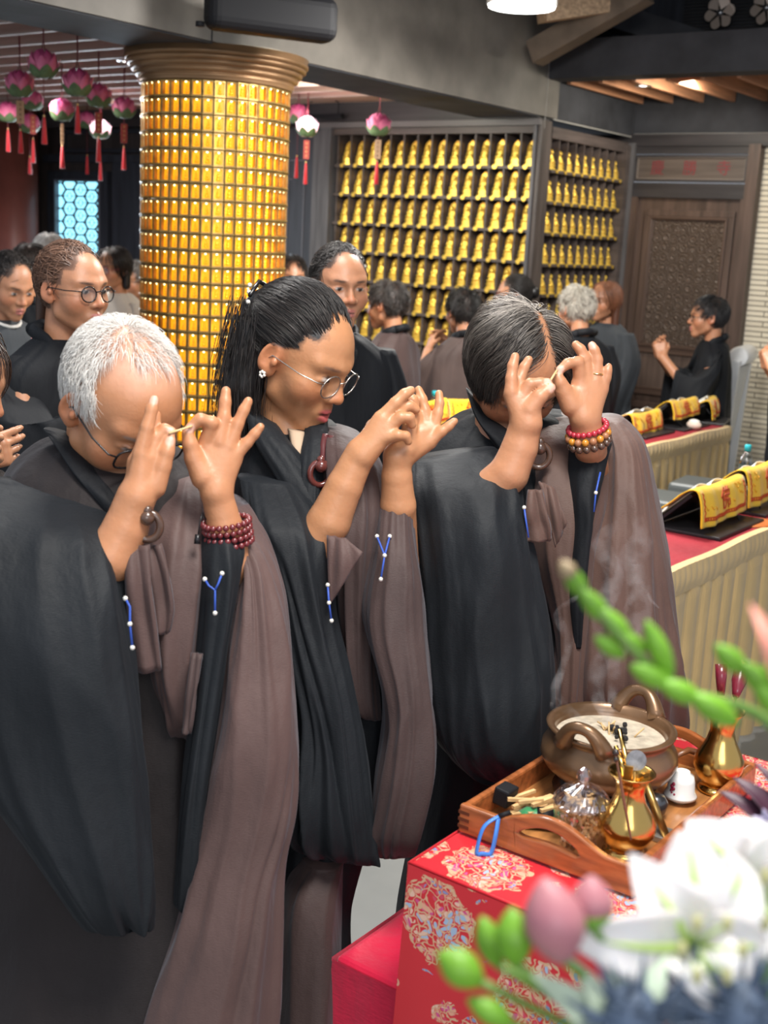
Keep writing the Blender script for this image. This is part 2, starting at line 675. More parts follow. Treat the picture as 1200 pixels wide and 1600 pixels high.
def carved_mat():
    m, nt, bb = _nt('carved_panel')
    setin(bb, **{'Base Color': (0.125, 0.088, 0.068, 1), 'Roughness': 0.45})
    tc = nt.nodes.new('ShaderNodeTexCoord')
    L = nt.links
    outs = []
    for sc, ft in ((15, 'F1'), (30, 'DISTANCE_TO_EDGE')):
        v = nt.nodes.new('ShaderNodeTexVoronoi')
        v.inputs['Scale'].default_value = sc
        v.inputs['Randomness'].default_value = 0.25
        v.feature = ft
        L.new(tc.outputs['Object'], v.inputs[0])
        w = nt.nodes.new('ShaderNodeMath'); w.operation = 'MULTIPLY'; w.inputs[1].default_value = 28 if ft == 'F1' else 14
        L.new(v.outputs['Distance'], w.inputs[0])
        sn = nt.nodes.new('ShaderNodeMath'); sn.operation = 'SINE'
        L.new(w.outputs[0], sn.inputs[0])
        outs.append(sn)
    ad = nt.nodes.new('ShaderNodeMath'); ad.operation = 'ADD'
    L.new(outs[0].outputs[0], ad.inputs[0]); L.new(outs[1].outputs[0], ad.inputs[1])
    bp = nt.nodes.new('ShaderNodeBump'); bp.inputs['Strength'].default_value = 0.9; bp.inputs['Distance'].default_value = 0.006
    L.new(ad.outputs[0], bp.inputs['Height'])
    L.new(bp.outputs[0], bb.inputs['Normal'])
    return m


d = MB(); d.box(-3.69, -3.18, 8.092, 8.12, 1.085, 1.93, carved_mat()); d.build('carved_panel', o)
# name board
nb = MB(); nb.box(-3.865, -3.055, 8.09, 8.12, 2.185, 2.365, mat('board_wood', (0.10, 0.078, 0.066), 0.45, var=0.2, vscale=4, stretch=(0.6, 8, 8)))
board = nb.build('name_board')
tag(board, 'dark wooden name board with three faded red characters above the carved door', 'sign')
d = MB(); PALE = mat('pale_edge', (0.20, 0.165, 0.14), 0.4)  # PALE: lighter brown for the thin inner frame line
frame(d, -3.865, -3.055, 2.185, 2.365, 8.092, 0.018, 0.022, WOODH)
frame(d, -3.848, -3.072, 2.203, 2.348, 8.092, 0.006, 0.016, PALE)
d.build('board_frame', board)
REDT = mat('faded_red_paint', (0.19, 0.026, 0.034), 0.5)
for x, ch in ((-3.70, '\u6176'), (-3.465, '\u52dd'), (-3.225, '\u5bfa')):
    M = Matrix.Translation((x, 8.089, 2.273)) @ Matrix.Rotation(math.radians(90), 4, 'X')
    t = text_mesh('character', ch, 0.105, REDT, M, board)
    t['label'] = 'red painted character'

# ------------------------------------------------------------------ far end: window, red-brown post, dark panels
GLOW = mat('frosted_daylight', (0.5, 0.85, 0.95), 0.6, emit=(0.30, 0.78, 1.0), estr=1.35, var=0.3, vscale=9)
b = MB(); frame(b, -8.72, -7.96, 1.05, 2.13, 6.93, 0.085, 0.05, BLUEW); frame(b, -8.62, -8.05, 1.12, 2.06, 6.93, 0.012, 0.06, mat('window_edge', (0.12, 0.13, 0.16), 0.4))
w1 = struct(b, 'window_1')
d = MB(); d.box(-8.62, -8.05, 6.915, 6.925, 1.12, 2.06, GLOW); d.build('pane', w1)
d = MB()
LEAD = mat('lattice_black', (0.012, 0.014, 0.018), 0.5)
rx, rz = 0.094, 0.105
for i in range(-1, 8):
    for j in range(-1, 11):
        cx = -8.60 + i * 1.5 * rx
        cz = 1.14 + j * rz * 1.0 + (rz * 0.5 if i % 2 else 0)
        pts = [(cx + rx * 0.98 * math.cos(a), cz + rz * 0.56 * math.sin(a)) for a in [math.radians(60 * k) for k in range(6)]]
        for k in range(6):
            p, q = pts[k], pts[(k + 1) % 6]
            c = [(min(max(t[0], -8.62), -8.05), min(max(t[1], 1.12), 2.06)) for t in (p, q)]
            if abs(c[0][0] - c[1][0]) + abs(c[0][1] - c[1][1]) > 0.01:
                d.bar((c[0][0], 6.905, c[0][1]), (c[1][0], 6.905, c[1][1]), 0.010, 0.012, LEAD, up=(0, 1, 0))
        if -8.6 < cx < -8.07 and 1.15 < cz < 2.03:
            ring = [(cx + 0.026 * math.cos(2 * math.pi * k / 8), 6.905, cz + 0.030 * math.sin(2 * math.pi * k / 8)) for k in range(8)]
            d.tube(ring, 0.0035, LEAD, 5, closed=True)
            for sx in (-1, 1):
                d.bar((cx + sx * 0.02, 6.905, cz), (cx + sx * rx * 0.9, 6.905, cz), 0.006, 0.01, LEAD, up=(0, 1, 0))
d.build('lattice', w1)
b = MB(); b.lathe([(0.20, 0), (0.20, 2.6)], REDP, 28, (-8.83, 6.62, 0)); struct(b, 'trim_10')
b = MB()
for x0, x1 in ((-7.90, -7.55), (-7.50, -7.38), (-7.30, -7.18), (-7.10, -6.70)):
    b.box(x0, x1, 6.88, 6.93, 0, 2.2, BLUEW)
b.box(-8.75, -6.6, 6.86, 6.93, 2.2, 2.26, BLUEW)
frame(b, -8.55, -7.5, 2.28, 2.46, 6.93, 0.03, 0.04, BLUEW)
struct(b, 'trim_11')
b = MB()
PANB = mat('panel_grey_black', (0.040, 0.042, 0.050), 0.42, var=0.25, vscale=4, stretch=(6, 6, 0.6))
b.box(-6.75, -5.62, 6.86, 6.93, 0, 2.44, PANB)
for x in (-6.14, -5.99, -5.84):
    b.box(x, x + 0.006, 6.857, 6.862, 0.2, 2.22, mat('thin_seam', (0.15, 0.15, 0.17), 0.5))
for z in (2.22, 2.09, 1.97):
    b.box(-6.5, -5.82 - (2.22 - z), 6.856, 6.862, z, z + 0.005, bpy.data.materials['thin_seam'])
b.box(-5.74, -5.66, 6.83, 6.93, 0, 2.42, mat('jamb_grey', (0.10, 0.095, 0.098), 0.4, var=0.25, vscale=4, stretch=(6, 6, 0.6)))
b.box(-5.66, -5.56, 6.80, 6.93, 0, 2.44, bpy.data.materials['jamb_grey'])
struct(b, 'trim_12')
# ------------------------------------------------------------------ racks of small gold figurines
GOLD = mat('bright_gold', (0.95, 0.62, 0.10), 0.34, metal=0.55, var=0.12, vscale=30)
GOLDD = mat('deep_gold', (0.62, 0.30, 0.03), 0.38, metal=0.6, var=0.15, vscale=30)
RACKW = mat('rack_wood', (0.085, 0.066, 0.060), 0.45, var=0.3, vscale=4, stretch=(0.7, 0.7, 6))
RACKB = mat('rack_back', (0.022, 0.017, 0.018), 0.7)


def sdf_figure():
    S = SDF()
    S.ell((0, -0.002, 0.062), (0.030, 0.020, 0.012), 0.006)
    S.cap((-0.026, -0.010, 0.058), (0.026, -0.012, 0.056), 0.008, 0.008, 0.005)
    S.ell((0, 0.004, 0.088), (0.019, 0.013, 0.026), 0.006)
    for sx in (-1, 1):
        S.cap((sx * 0.019, 0.004, 0.103), (sx * 0.025, -0.003, 0.080), 0.006, 0.005, 0.004)
        S.cap((sx * 0.025, -0.003, 0.080), (sx * 0.006, -0.018, 0.072), 0.005, 0.0045, 0.004)
    S.cap((0, 0.003, 0.108), (0, 0.002, 0.120), 0.007, 0.007, 0.003)
    S.ell((0, 0, 0.127), (0.0125, 0.0135, 0.0155), 0.003)
    S.ell((0, 0.002, 0.142), (0.007, 0.007, 0.006), 0.003)
    return S


def figurine():
    root = empty('gold_figurine', (0, 0, 0))
    # facing -Y, front of base at y=-0.03
    p = MB()
    for z0, z1, w, dd in ((0, 0.010, 0.045, 0.036), (0.010, 0.016, 0.041, 0.032), (0.016, 0.028, 0.034, 0.027), (0.028, 0.034, 0.040, 0.033), (0.034, 0.046, 0.034, 0.028)):
        p.lathe([(1, z0), (1, z1)], GOLD, 10, (0, 0, 0), True, False, sx=w, sy=dd)
    p.build('pedestal', root)
    o = sdf_figure().xf(np.eye(3), np.array([0, -0.004, 0.002]), 0.90).mesh('body', 0.003, GOLD); o.parent = root
    h = MB()
    pol = [(-0.030, 0.045)] + [(0.041 * math.cos(a) * (1 if math.sin(a) < 0.85 else 0.97), 0.102 + (0.056 if math.sin(a) > 0 else 0.045) * math.sin(a) + (0.006 if abs(math.cos(a)) < 0.1 else 0))
                               for a in [math.radians(t) for t in range(205, -26, -14)]] + [(0.030, 0.045)]
    h.prism(pol, 1, 0.020, 0.026, GOLDD)
    pol2 = [(x * 0.80, 0.1 + (z - 0.1) * 0.84) for x, z in pol]
    h.prism(pol2, 1, 0.017, 0.020, GOLD)
    recalc(h.build('halo', root))
    t = MB()
    t.prism([(-0.016, 0.002), (-0.016, -0.008), (-0.009, -0.019), (0, -0.022), (0.009, -0.019), (0.016, -0.008), (0.016, 0.002)], 1, -0.058, -0.0535, GOLD)
    recalc(t.build('plaque', root))
    return root


ORD = ['first', 'second', 'third', 'fourth', 'fifth', 'sixth', 'seventh', 'eighth', 'ninth', 'tenth', 'eleventh', 'twelfth', 'thirteenth', 'fourteenth', 'fifteenth', 'sixteenth',
       'seventeenth', 'eighteenth', 'nineteenth', 'twentieth']
SZ = [2.195 - 0.1935 * i for i in range(10)]
fig0 = None
# wide rack facing the hall
XL, NW, NA = -5.530, 0.1125, 14
rk = empty('figurine_rack', (-4.74, YA, 0), 'wide dark wooden rack of small niches with gold figurines, between grey panel and corner post', 'display rack')
b = MB(); b.box(XL - 0.03, XL + NA * NW + 0.02, YA + 0.13, YA + 0.15, 0, 2.44, RACKB); put(b.build('back_panel'), rk)
b = MB(); b.box(XL - 0.04, XL + NA * NW + 0.01, YA - 0.02, YA + 0.14, 2.392, 2.44, RACKW); put(b.build('top_rail'), rk)
b = MB(); b.box(XL - 0.04, XL + NA * NW, YA - 0.01, YA + 0.14, 0, 0.42, RACKW); put(b.build('plinth'), rk)
b = MB(); b.box(XL + NA * NW + 0.0, XB, YA - 0.03, YA + 0.10, 0, 2.47, mat('corner_post_wood', (0.075, 0.060, 0.054), 0.4, var=0.3, vscale=4, stretch=(6, 6, 0.6)))
b.box(XL + NA * NW - 0.004, XL + NA * NW + 0.020, YA - 0.045, YA + 0.02, 0, 2.44, bpy.data.materials['jamb_grey'])
bevel(put(b.build('corner_post'), rk), 0.006)
for z in SZ[:10]:
    b = MB(); b.box(XL - 0.02, XL + NA * NW, YA - 0.012, YA + 0.13, z - 0.018, z, RACKW); put(b.build('shelf'), rk)
for i in range(NA + 1):
    x = XL + i * NW
    b = MB(); b.box(x - 0.006, x + 0.006, YA + 0.0, YA + 0.13, 0.45, 2.392, RACKW); put(b.build('divider'), rk)
ROWN = ['top', 'second', 'third', 'fourth', 'fifth', 'sixth', 'seventh', 'eighth', 'ninth']
for r in range(8):
    for i in range(NA):
        o = copy_tree(fig0) if fig0 else figurine()
        if fig0 is None:
            fig0 = o
        jx = (i * 7 + r * 3) % 5 - 2
        o.location = (XL + (i + 0.5) * NW + jx * 0.0012, YA + 0.038, SZ[r])
        s = 0.99 + 0.012 * ((i * 5 + r * 2) % 4)
        o.scale = (s, s, s)
        o.rotation_euler = (0, 0, math.radians(jx * 1.0))
        tag(o, 'small gold seated figurine, %s row of the wide rack, %s from the corner post' % (ROWN[r], ORD[NA - 1 - i]), 'figurine', 'gold figurines in the wide rack')
# narrow rack on the return side
YL, NB = 6.968, 9
rb = empty('figurine_rack', (XB, 7.46, 0), 'narrow dark wooden rack of niches with gold figurines, between corner post and carved door', 'display rack')
b = MB(); b.box(XB - 0.15, XB - 0.13, YL - 0.02, YL + NB * NW + 0.02, 0, 2.44, RACKB); put(b.build('back_panel'), rb)
b = MB(); b.box(XB - 0.14, XB - 0.0, YL - 0.01, 8.05, 2.372, 2.44, RACKW); put(b.build('top_rail'), rb)
b = MB(); b.box(XB - 0.14, XB + 0.02, YL + NB * NW, YL + NB * NW + 0.06, 0, 2.42, RACKW); put(b.build('side_panel'), rb)
b = MB(); b.box(XB - 0.14, XB + 0.045, YL + NB * NW + 0.06, YL + NB * NW + 0.085, 0, 2.44, bpy.data.materials['jamb_grey']); put(b.build('edge_moulding'), rb)
SZB = [z - 0.012 for z in SZ]
for z in SZB:
    b = MB(); b.box(XB - 0.13, XB + 0.012, YL - 0.01, YL + NB * NW, z - 0.018, z, RACKW); put(b.build('shelf'), rb)
for i in range(NB + 1):
    y = YL + i * NW
    b = MB(); b.box(XB - 0.13, XB - 0.012, y - 0.006, y + 0.006, 0.45, 2.372, RACKW); put(b.build('divider'), rb)
for r in range(6):
    for i in range(NB):
        o = copy_tree(fig0)
        o.location = (XB - 0.036, YL + (i + 0.5) * NW, SZB[r])
        o.rotation_euler = (0, 0, math.radians(90))
        s = 0.93 + 0.02 * ((i * 3 + r) % 3)
        o.scale = (s, s, s)
        tag(o, 'small gold seated figurine, %s row of the narrow rack, %s from the corner post' % (ROWN[r], ORD[i]), 'figurine', 'gold figurines in the narrow rack')

# ------------------------------------------------------------------ gilded pillar of lit niches
PX, PY, PR = None, None, 0.335
_c = AT(335, 300, 5.75)
PX, PY = float(_c[0]), float(_c[1])
pil = empty('pillar', (PX, PY, 0), 'round pillar covered in rows of lit amber niches under a stepped brown capital', 'pillar')
TFR = mat('niche_frame_gold', (0.42, 0.27, 0.09), 0.32, metal=0.75, var=0.3, vscale=25)
TAMB = mat('niche_amber', (0.95, 0.50, 0.015), 0.35, emit=(1.0, 0.42, 0.003), estr=0.50)  # emission stands in for the LED light inside each niche
TFIG = mat('niche_figure', (0.95, 0.42, 0.02), 0.4, metal=0.2, emit=(1.0, 0.34, 0.0), estr=0.35)  # faint emission paints the niche light onto the figure
TLED = mat('niche_lamp', (1, 0.9, 0.5), 0.3, emit=(1.0, 0.88, 0.45), estr=5.0)
NCOL, ROWH, NROW = 42, 0.0735, 25
TW = 2 * math.pi * PR / NCOL
ZTOP = 2.345


def niche_shape(mb, M):
    w, h = TW / 2 * 0.97, ROWH / 2 * 0.97
    iw, ih, top = w * 0.76, h * 0.76, h * 0.78

    def q(pts, fs, m, sm=False):
        mb.add([tuple(M @ Vector(p)) for p in pts], fs, m, sm)
    # frame ring: outer, raised inner lip, recess
    ou = [(-w, 0, -h), (w, 0, -h), (w, 0, h), (-w, 0, h)]
    f1 = [(-w * 0.93, -0.008, -h * 0.93), (w * 0.93, -0.008, -h * 0.93), (w * 0.93, -0.008, h * 0.93), (-w * 0.93, -0.008, h * 0.93)]
    li = [(-iw, -0.008, -ih), (iw, -0.008, -ih), (iw, -0.008, ih), (-iw, -0.008, ih)]
    re = [(-iw, 0.010, -ih), (iw, 0.010, -ih), (iw, 0.010, ih), (-iw, 0.010, ih)]
    P4 = ou + f1 + li + re
    fs = []
    for a in (0, 4, 8):
        for k in range(4):
            k2 = (k + 1) % 4
            fs.append((a + k, a + k2, a + 4 + k2, a + 4 + k))
    q(P4, fs, TFR)
    q(re, [(0, 1, 2, 3)], TAMB)
    # seated figure relief: base, body, head
    for cx, cz, rx_, rz_, n in ((0, -ih * 0.60, iw * 0.52, ih * 0.24, 8), (0, -ih * 0.12, iw * 0.34, ih * 0.36, 8), (0, ih * 0.34, iw * 0.18, ih * 0.19, 7)):
        ring = [(cx + rx_ * math.cos(2 * math.pi * k / n), 0.006, cz + rz_ * math.sin(2 * math.pi * k / n)) for k in range(n)]
        q(ring + [(cx, -0.004, cz)], [(k, (k + 1) % n, n) for k in range(n)], TFIG, True)
    q([(-0.0036, -0.004, ih * 0.80), (0.0036, -0.004, ih * 0.80), (0.0036, -0.004, ih * 1.0), (-0.0036, -0.004, ih * 1.0)], [(0, 1, 2, 3)], TLED)
    # cornice ledge
    q([(-w, -0.012, -h), (w, -0.012, -h), (w, -0.012, -h * 0.86), (-w, -0.012, -h * 0.86), (-w, 0, -h), (w, 0, -h), (w, 0, -h * 0.86), (-w, 0, -h * 0.86)],
      [(0, 1, 2, 3), (4, 5, 1, 0), (3, 2, 6, 7)], TFR)


def niche_M(c, r):
    a = 2 * math.pi * (c + 0.5) / NCOL
    return Matrix.Rotation(a, 4, 'Z') @ Matrix.Translation((0, -PR, ZTOP - (r + 0.5) * ROWH))


b = MB(); b.lathe([(PR - 0.022, 0.0), (PR - 0.022, 2.36)], mat('pillar_core', (0.10, 0.06, 0.02), 0.4, metal=0.6), 48); b.build('shaft', pil)
b = MB(); b.lathe([(0.42, 0), (0.42, 0.10), (0.38, 0.13), (0.38, 0.42), (PR + 0.01, 0.46)], WOODR, 40); b.build('base', pil)
CAPM = mat('capital_bronze', (0.26, 0.15, 0.075), 0.35, metal=0.45, var=0.25, vscale=4, stretch=(1, 1, 5))
prof = [(PR - 0.01, 2.345), (PR + 0.018, 2.347)]
for k, (r_, z_) in enumerate(((0.360, 2.375), (0.378, 2.400), (0.396, 2.424), (0.414, 2.446), (0.424, 2.466))):
    prof += [(r_ - 0.012, z_ - 0.022), (r_, z_ - 0.014), (r_, z_ - 0.004), (r_ - 0.008, z_)]
prof += [(0.424, 2.487), (0.30, 2.489)]
b = MB(); b.lathe(prof, CAPM, 64); b.build('capital', pil)
b = MB(); b.lathe([(0.28, 2.489), (0.28, 2.497)], mat('plaster_white', (0.55, 0.50, 0.40), 0.8), 40, (0.10, 0, 0)); b.build('plaster_pad', pil)
ang0 = math.atan2(-PY, -PX) + math.pi / 2      # direction that faces the camera
c0 = int(round(ang0 / (2 * math.pi) * NCOL - 0.5))
nb0 = MB(); niche_shape(nb0, Matrix.Identity(4)); n0 = nb0.build('niche', pil)
big = [(c, r) for r in range(4, 14) for c in range(c0 - 5, c0 + 5)]
first = True
for c, r in big:
    o = n0 if first else n0.copy()
    if not first:
        COL.objects.link(o); o.parent = pil
    first = False
    o.matrix_local = niche_M(c, r)
rest = MB()
bs = {(c % NCOL, r) for c, r in big}
for r in range(NROW):
    for c in range(NCOL):
        if (c, r) not in bs:
            niche_shape(rest, niche_M(c, r))
o = rest.build('niches', pil)
o['kind'] = 'stuff'
# ------------------------------------------------------------------ lotus lanterns, lamps, loudspeaker, fans
def petal_mat(name, c1, c2, e=0.0):
    m, nt, b = _nt(name)
    tc = nt.nodes.new('ShaderNodeTexCoord'); sp = nt.nodes.new('ShaderNodeSeparateXYZ')
    r = nt.nodes.new('ShaderNodeMapRange'); r.inputs['From Min'].default_value = -0.04; r.inputs['From Max'].default_value = 0.06
    mx = nt.nodes.new('ShaderNodeMix'); mx.data_type = 'RGBA'; mx.inputs[6].default_value = (*c1, 1); mx.inputs[7].default_value = (*c2, 1)
    L = nt.links
    L.new(tc.outputs['Object'], sp.inputs[0]); L.new(sp.outputs['Z'], r.inputs['Value']); L.new(r.outputs[0], mx.inputs[0]); L.new(mx.outputs[2], b.inputs['Base Color'])
    setin(b, **{'Roughness': 0.5, 'Sheen Weight': 0.2})
    if e:
        L.new(mx.outputs[2], b.inputs['Emission Color']); b.inputs['Emission Strength'].default_value = e
    return m


PINK = petal_mat('lotus_pink', (0.80, 0.22, 0.34), (0.50, 0.035, 0.19))
PINKL = petal_mat('lotus_pink_lit', (1.0, 0.65, 0.70), (0.95, 0.70, 0.80), 1.2)
SEPAL = mat('lotus_green', (0.11, 0.17, 0.075), 0.6, var=0.25, vscale=20)
CORD = mat('cord_red', (0.16, 0.02, 0.03), 0.6)
TASS = mat('tassel_red', (0.48, 0.012, 0.020), 0.55, sheen=0.3)
TAGT = mat('tag_tan', (0.42, 0.26, 0.15), 0.6)
TAGR = mat('tag_red', (0.36, 0.055, 0.045), 0.6)
TAGI = mat('tag_ink', (0.12, 0.06, 0.03), 0.6)
TAGG = mat('tag_gold', (0.62, 0.40, 0.15), 0.5)


def petal(mb, R, a, h0, h1, w, bulge, m, tipout=0.0, th=None, n=8):
    """one lotus petal: swells outwards from the base, closes towards the top, pointed tip"""
    ca, sa = math.cos(a), math.sin(a)

    def fn(u, v):
        z = h0 + (h1 - h0) * v
        q = (z - 0.0) / (R * 1.08)
        rad = R * 0.98 * math.sqrt(max(0.05, 1 - q * q * 0.93)) * bulge + tipout * v ** 4
        s = (u - 0.5) * 2
        wid = w * (math.sin(math.pi * (0.22 + 0.78 * v)) ** 0.75 if v < 0.999 else 0.02)
        x = s * wid
        rad -= x * x / R * 0.45 - 0.05 * R * (1 - s * s) * math.sin(math.pi * v)
        return (rad * ca - x * sa, rad * sa + x * ca, z)
    mb.grid(fn, 7, n, m)


def lantern(px, py, rp, lit, tagk, ty, tas, label):
    Z = 1900 * 0.064 / rp
    c = AT(px, py, Z)
    R = 0.064
    root = empty('lotus_lantern', c, label, 'lantern', 'lotus lanterns under the slatted ceiling')
    b = MB()
    pm = PINKL if lit else PINK
    ph = (px * 13 % 7) * 0.2
    for k in range(7):
        petal(b, R, ph + k * 2 * math.pi / 7 + 0.4, -R * 0.2, R * 1.06, R * 0.40, 0.93, pm, -0.002)
    for k in range(8):
        petal(b, R, ph + k * 2 * math.pi / 8, -R * 0.6, R * 0.86, R * 0.40, 0.99, pm, 0.012)
    for k in range(8):
        petal(b, R, ph + k * 2 * math.pi / 8 + 0.39, -R * 0.8, R * 0.46, R * 0.38, 1.05, pm, 0.018)
    b.build('petals', root)
    b = MB()
    for k in range(6):
        petal(b, R, ph + k * 2 * math.pi / 6 + 0.2, -R * 0.95, -R * 0.12, R * 0.48, 1.10, SEPAL, 0.012)
    b.lathe([(0.004, -R), (R * 0.4, -R * 0.93), (R * 0.6, -R * 0.7)], SEPAL, 14, cap=True)
    b.build('sepals', root)
    top = 2.80 - c[2]
    b = MB()
    if top > 0.08:
        b.tube([(-0.012, 0, R * 0.9), (0, 0, R * 0.9 + 0.05), (-0.01, 0, top)], 0.0022, CORD, 5)
        b.tube([(0.012, 0, R * 0.9), (0.002, 0, R * 0.9 + 0.05), (0.012, 0, top)], 0.0022, CORD, 5)
        b.build('hanging_cord', root)
    g = lambda y: (AT(px, y, Z)[2] - c[2])
    lo = -R
    b = MB()
    b.tube([(0, 0, -R * 0.9), (0, 0, g(tas[0]) if tas else -R - 0.05)], 0.0018, CORD, 5)
    b.build('drop_cord', root)
    yaw = math.atan2(-c[1], -c[0]) + math.pi / 2
    if tagk:
        b = MB(); z1, z0 = g(ty[0]), g(ty[1])
        b.box(-0.019 if tagk != 'edge' else -0.009, 0.019 if tagk != 'edge' else 0.009, -0.0015, 0.0015, z0, z1, TAGR if tagk == 'red' else TAGT)
        n = 4
        for i in range(n):
            zc = z1 - (i + 0.7) * (z1 - z0) / (n + 0.5)
            for q in range(3):
                b.box(-0.007, 0.007, -0.0026, -0.0014, zc - 0.006 + q * 0.005, zc - 0.0045 + q * 0.005, TAGG if tagk == 'red' else TAGI)
            b.box(-0.001, 0.001, -0.0026, -0.0014, zc - 0.007, zc + 0.006, TAGG if tagk == 'red' else TAGI)
        o = b.build('tag', root); o.rotation_euler = (0, 0, yaw + 0.15)
    if tas:
        z1, z0 = g(tas[0]), g(tas[1])
        b = MB()
        b.ball((0, 0, z1 + 0.004), 0.006, TAGG, 8)
        b.lathe([(0.003, z1), (0.007, z1 - 0.008), (0.009, z1 - 0.03), (0.0145, z0), (0.012, z0 - 0.002)], TASS, 14, wob=lambda a, z: 1 + 0.10 * math.sin(a * 7))
        b.build('tassel', root)
    if lit:
        l = bpy.data.lights.new('lantern_bulb', 'POINT'); l.energy = 1.2; l.color = (1, 0.75, 0.8); l.shadow_soft_size = 0.03
        o = bpy.data.objects.new('lantern_bulb', l); COL.objects.link(o); o.parent = root; o.location = (0, 0, R * 1.4)
    return root


for args in (
    (68, 100, 21.5, 0, None, None, (181, 223), 'largest pink lotus lantern with green sepals, hung highest and nearest, long red tassel'),
    (31, 131, 20, 0, 'tan', (157, 192), (203, 238), 'pink lotus lantern below and beside the largest one, pale tan tag over red tassel'),
    (51, 157, 15, 0, 'red', (179, 209), (217, 253), 'small pink lotus lantern tucked behind the one with the pale tan tag, red tag'),
    (12, 175, 15.5, 0, None, None, (202, 236), 'pink lotus lantern at the picture edge, short red tassel and no tag'),
    (121, 129, 21, 0, None, None, (164, 207), 'second largest pink lotus lantern, red tassel close under it, beside the largest one'),
    (154, 149, 18.5, 0, 'red', (175, 207), (215, 252), 'pink lotus lantern with red tag hanging in front of the small glowing lantern'),
    (97, 172, 17, 0, 'edge', (193, 224), (228, 262), 'pink lotus lantern over the lattice window, narrow tan tag turned edgewise'),
    (136, 188, 13, 0, None, None, (243, 271), 'small dark pink lotus lantern with a very long drop cord, just before the lattice window'),
    (157, 202, 14.5, 1, None, None, (252, 281), 'glowing pale pink lotus lantern over the lattice window'),
    (194, 168, 16.5, 0, 'red', (193, 223), (230, 264), 'pink lotus lantern with red tag beside the gilded pillar, on the window side'),
    (217, 185, 12.5, 0, None, None, None, 'small pink lotus lantern half hidden by the gilded pillar, window side'),
    (46, 193, 14.5, 0, None, None, (245, 271), 'small pink lotus lantern lowest of the cluster, in front of the red-brown post'),
    (466, 178, 15, 0, None, None, (244, 277), 'pink lotus lantern emerging behind the gilded pillar, rack side'),
    (480, 198, 15.5, 1, 'red', (219, 248), (254, 287), 'glowing white-pink lotus lantern with red tag between pillar and wide rack'),
    (592, 195, 17, 0, 'tan', (218, 248), (252, 287), 'pink lotus lantern hanging alone in front of the wide rack, tan tag and red tassel'),
):
    lantern(*args)


def on_z(x, y, z):
    d = CR @ np.array([(x - 600) / FPX, -(y - 800) / FPX, -1.0])
    return CP + d * ((z - EYE) / d[2])


# round ceiling lamp
c = on_z(815, 12, 2.72)
lp = empty('ceiling_lamp', c, 'round glowing white ceiling lamp below the roof timbers', 'lamp')
rl = 0.150
b = MB(); b.lathe([(rl * 0.97, 0.0), (rl * 0.99, 0.012), (rl * 0.9, 0.022)], mat('lamp_diffuser', (1, 1, 1), 0.4, emit=(1.0, 0.98, 0.93), estr=9.0), 40); b.build('diffuser', lp)
b = MB(); b.lathe([(rl, 0.008), (rl * 1.03, 0.012), (rl * 1.02, 0.075), (rl * 0.7, 0.085)], mat('lamp_rim', (0.7, 0.7, 0.68), 0.4), 40); b.build('rim', lp)
b = MB(); b.tube([(0, 0, 0.08), (0, 0, 0.70)], 0.012, BEAMD, 8); b.build('stem', lp)
l = bpy.data.lights.new('lamp_light', 'AREA'); l.shape = 'DISK'; l.size = 0.28; l.energy = 22; l.color = (1, 0.97, 0.90)
o = bpy.data.objects.new('lamp_light', l); COL.objects.link(o); o.location = (0, 0, -0.012); o.parent = lp
# recessed lamps
STEEL = mat('steel', (0.55, 0.55, 0.57), 0.3, metal=0.9)
WHITEE = mat('lamp_white', (1, 1, 1), 0.3, emit=(1, 0.97, 0.9), estr=6.0)
for (x, y, z, lab) in ((1005, 134, 2.695, 'small round recessed lamp between the wooden soffit louvres'), (198, 96, 2.59, 'small recessed ceiling lamp next to the pillar capital'), (166, 163, 2.59, 'small recessed ceiling lamp at the far end above the lattice window')):
    c = on_z(x, y, z)
    t = empty('downlight', c, lab, 'lamp')
    b = MB(); b.lathe([(0.055, 0.0), (0.045, -0.006), (0.040, 0.004)], STEEL, 20, cap=False); b.build('trim_ring', t)
    b = MB(); b.lathe([(0.038, 0.002), (0.02, -0.002)], WHITEE, 16); b.build('bulb', t)
# black lamp bar and cable
c = on_z(505, 182, 2.50)
t = empty('light_bar', c, 'black lamp bar hung on two hooks below the slats beside the pillar', 'lamp')
BLK = mat('black_plastic', (0.010, 0.010, 0.012), 0.6, spec=0.25)
b = MB(); b.bar((-0.17, 0, 0), (0.17, 0, 0), 0.035, 0.03, BLK); b.build('bar', t)
for sx in (-1, 1):
    b = MB(); b.tube([(sx * 0.13, 0, 0.01), (sx * 0.13, 0, 0.09), (sx * 0.10, 0, 0.10)], 0.004, BLK, 6); b.build('hook', t)
b = MB(); p = on_z(585, 170, 2.6); q = on_z(625, 176, 2.6)
b.tube([p + np.array([0, 0, 0.2]), p, p * 0.7 + q * 0.3 - np.array([0, 0, 0.03]), p * 0.3 + q * 0.7 - np.array([0, 0, 0.02]), q, q + np.array([0, 0, 0.2])], 0.008, BLK, 6)
tag(b.build('cable'), 'short black cable sagging below the slats above the lone lantern', 'cable')
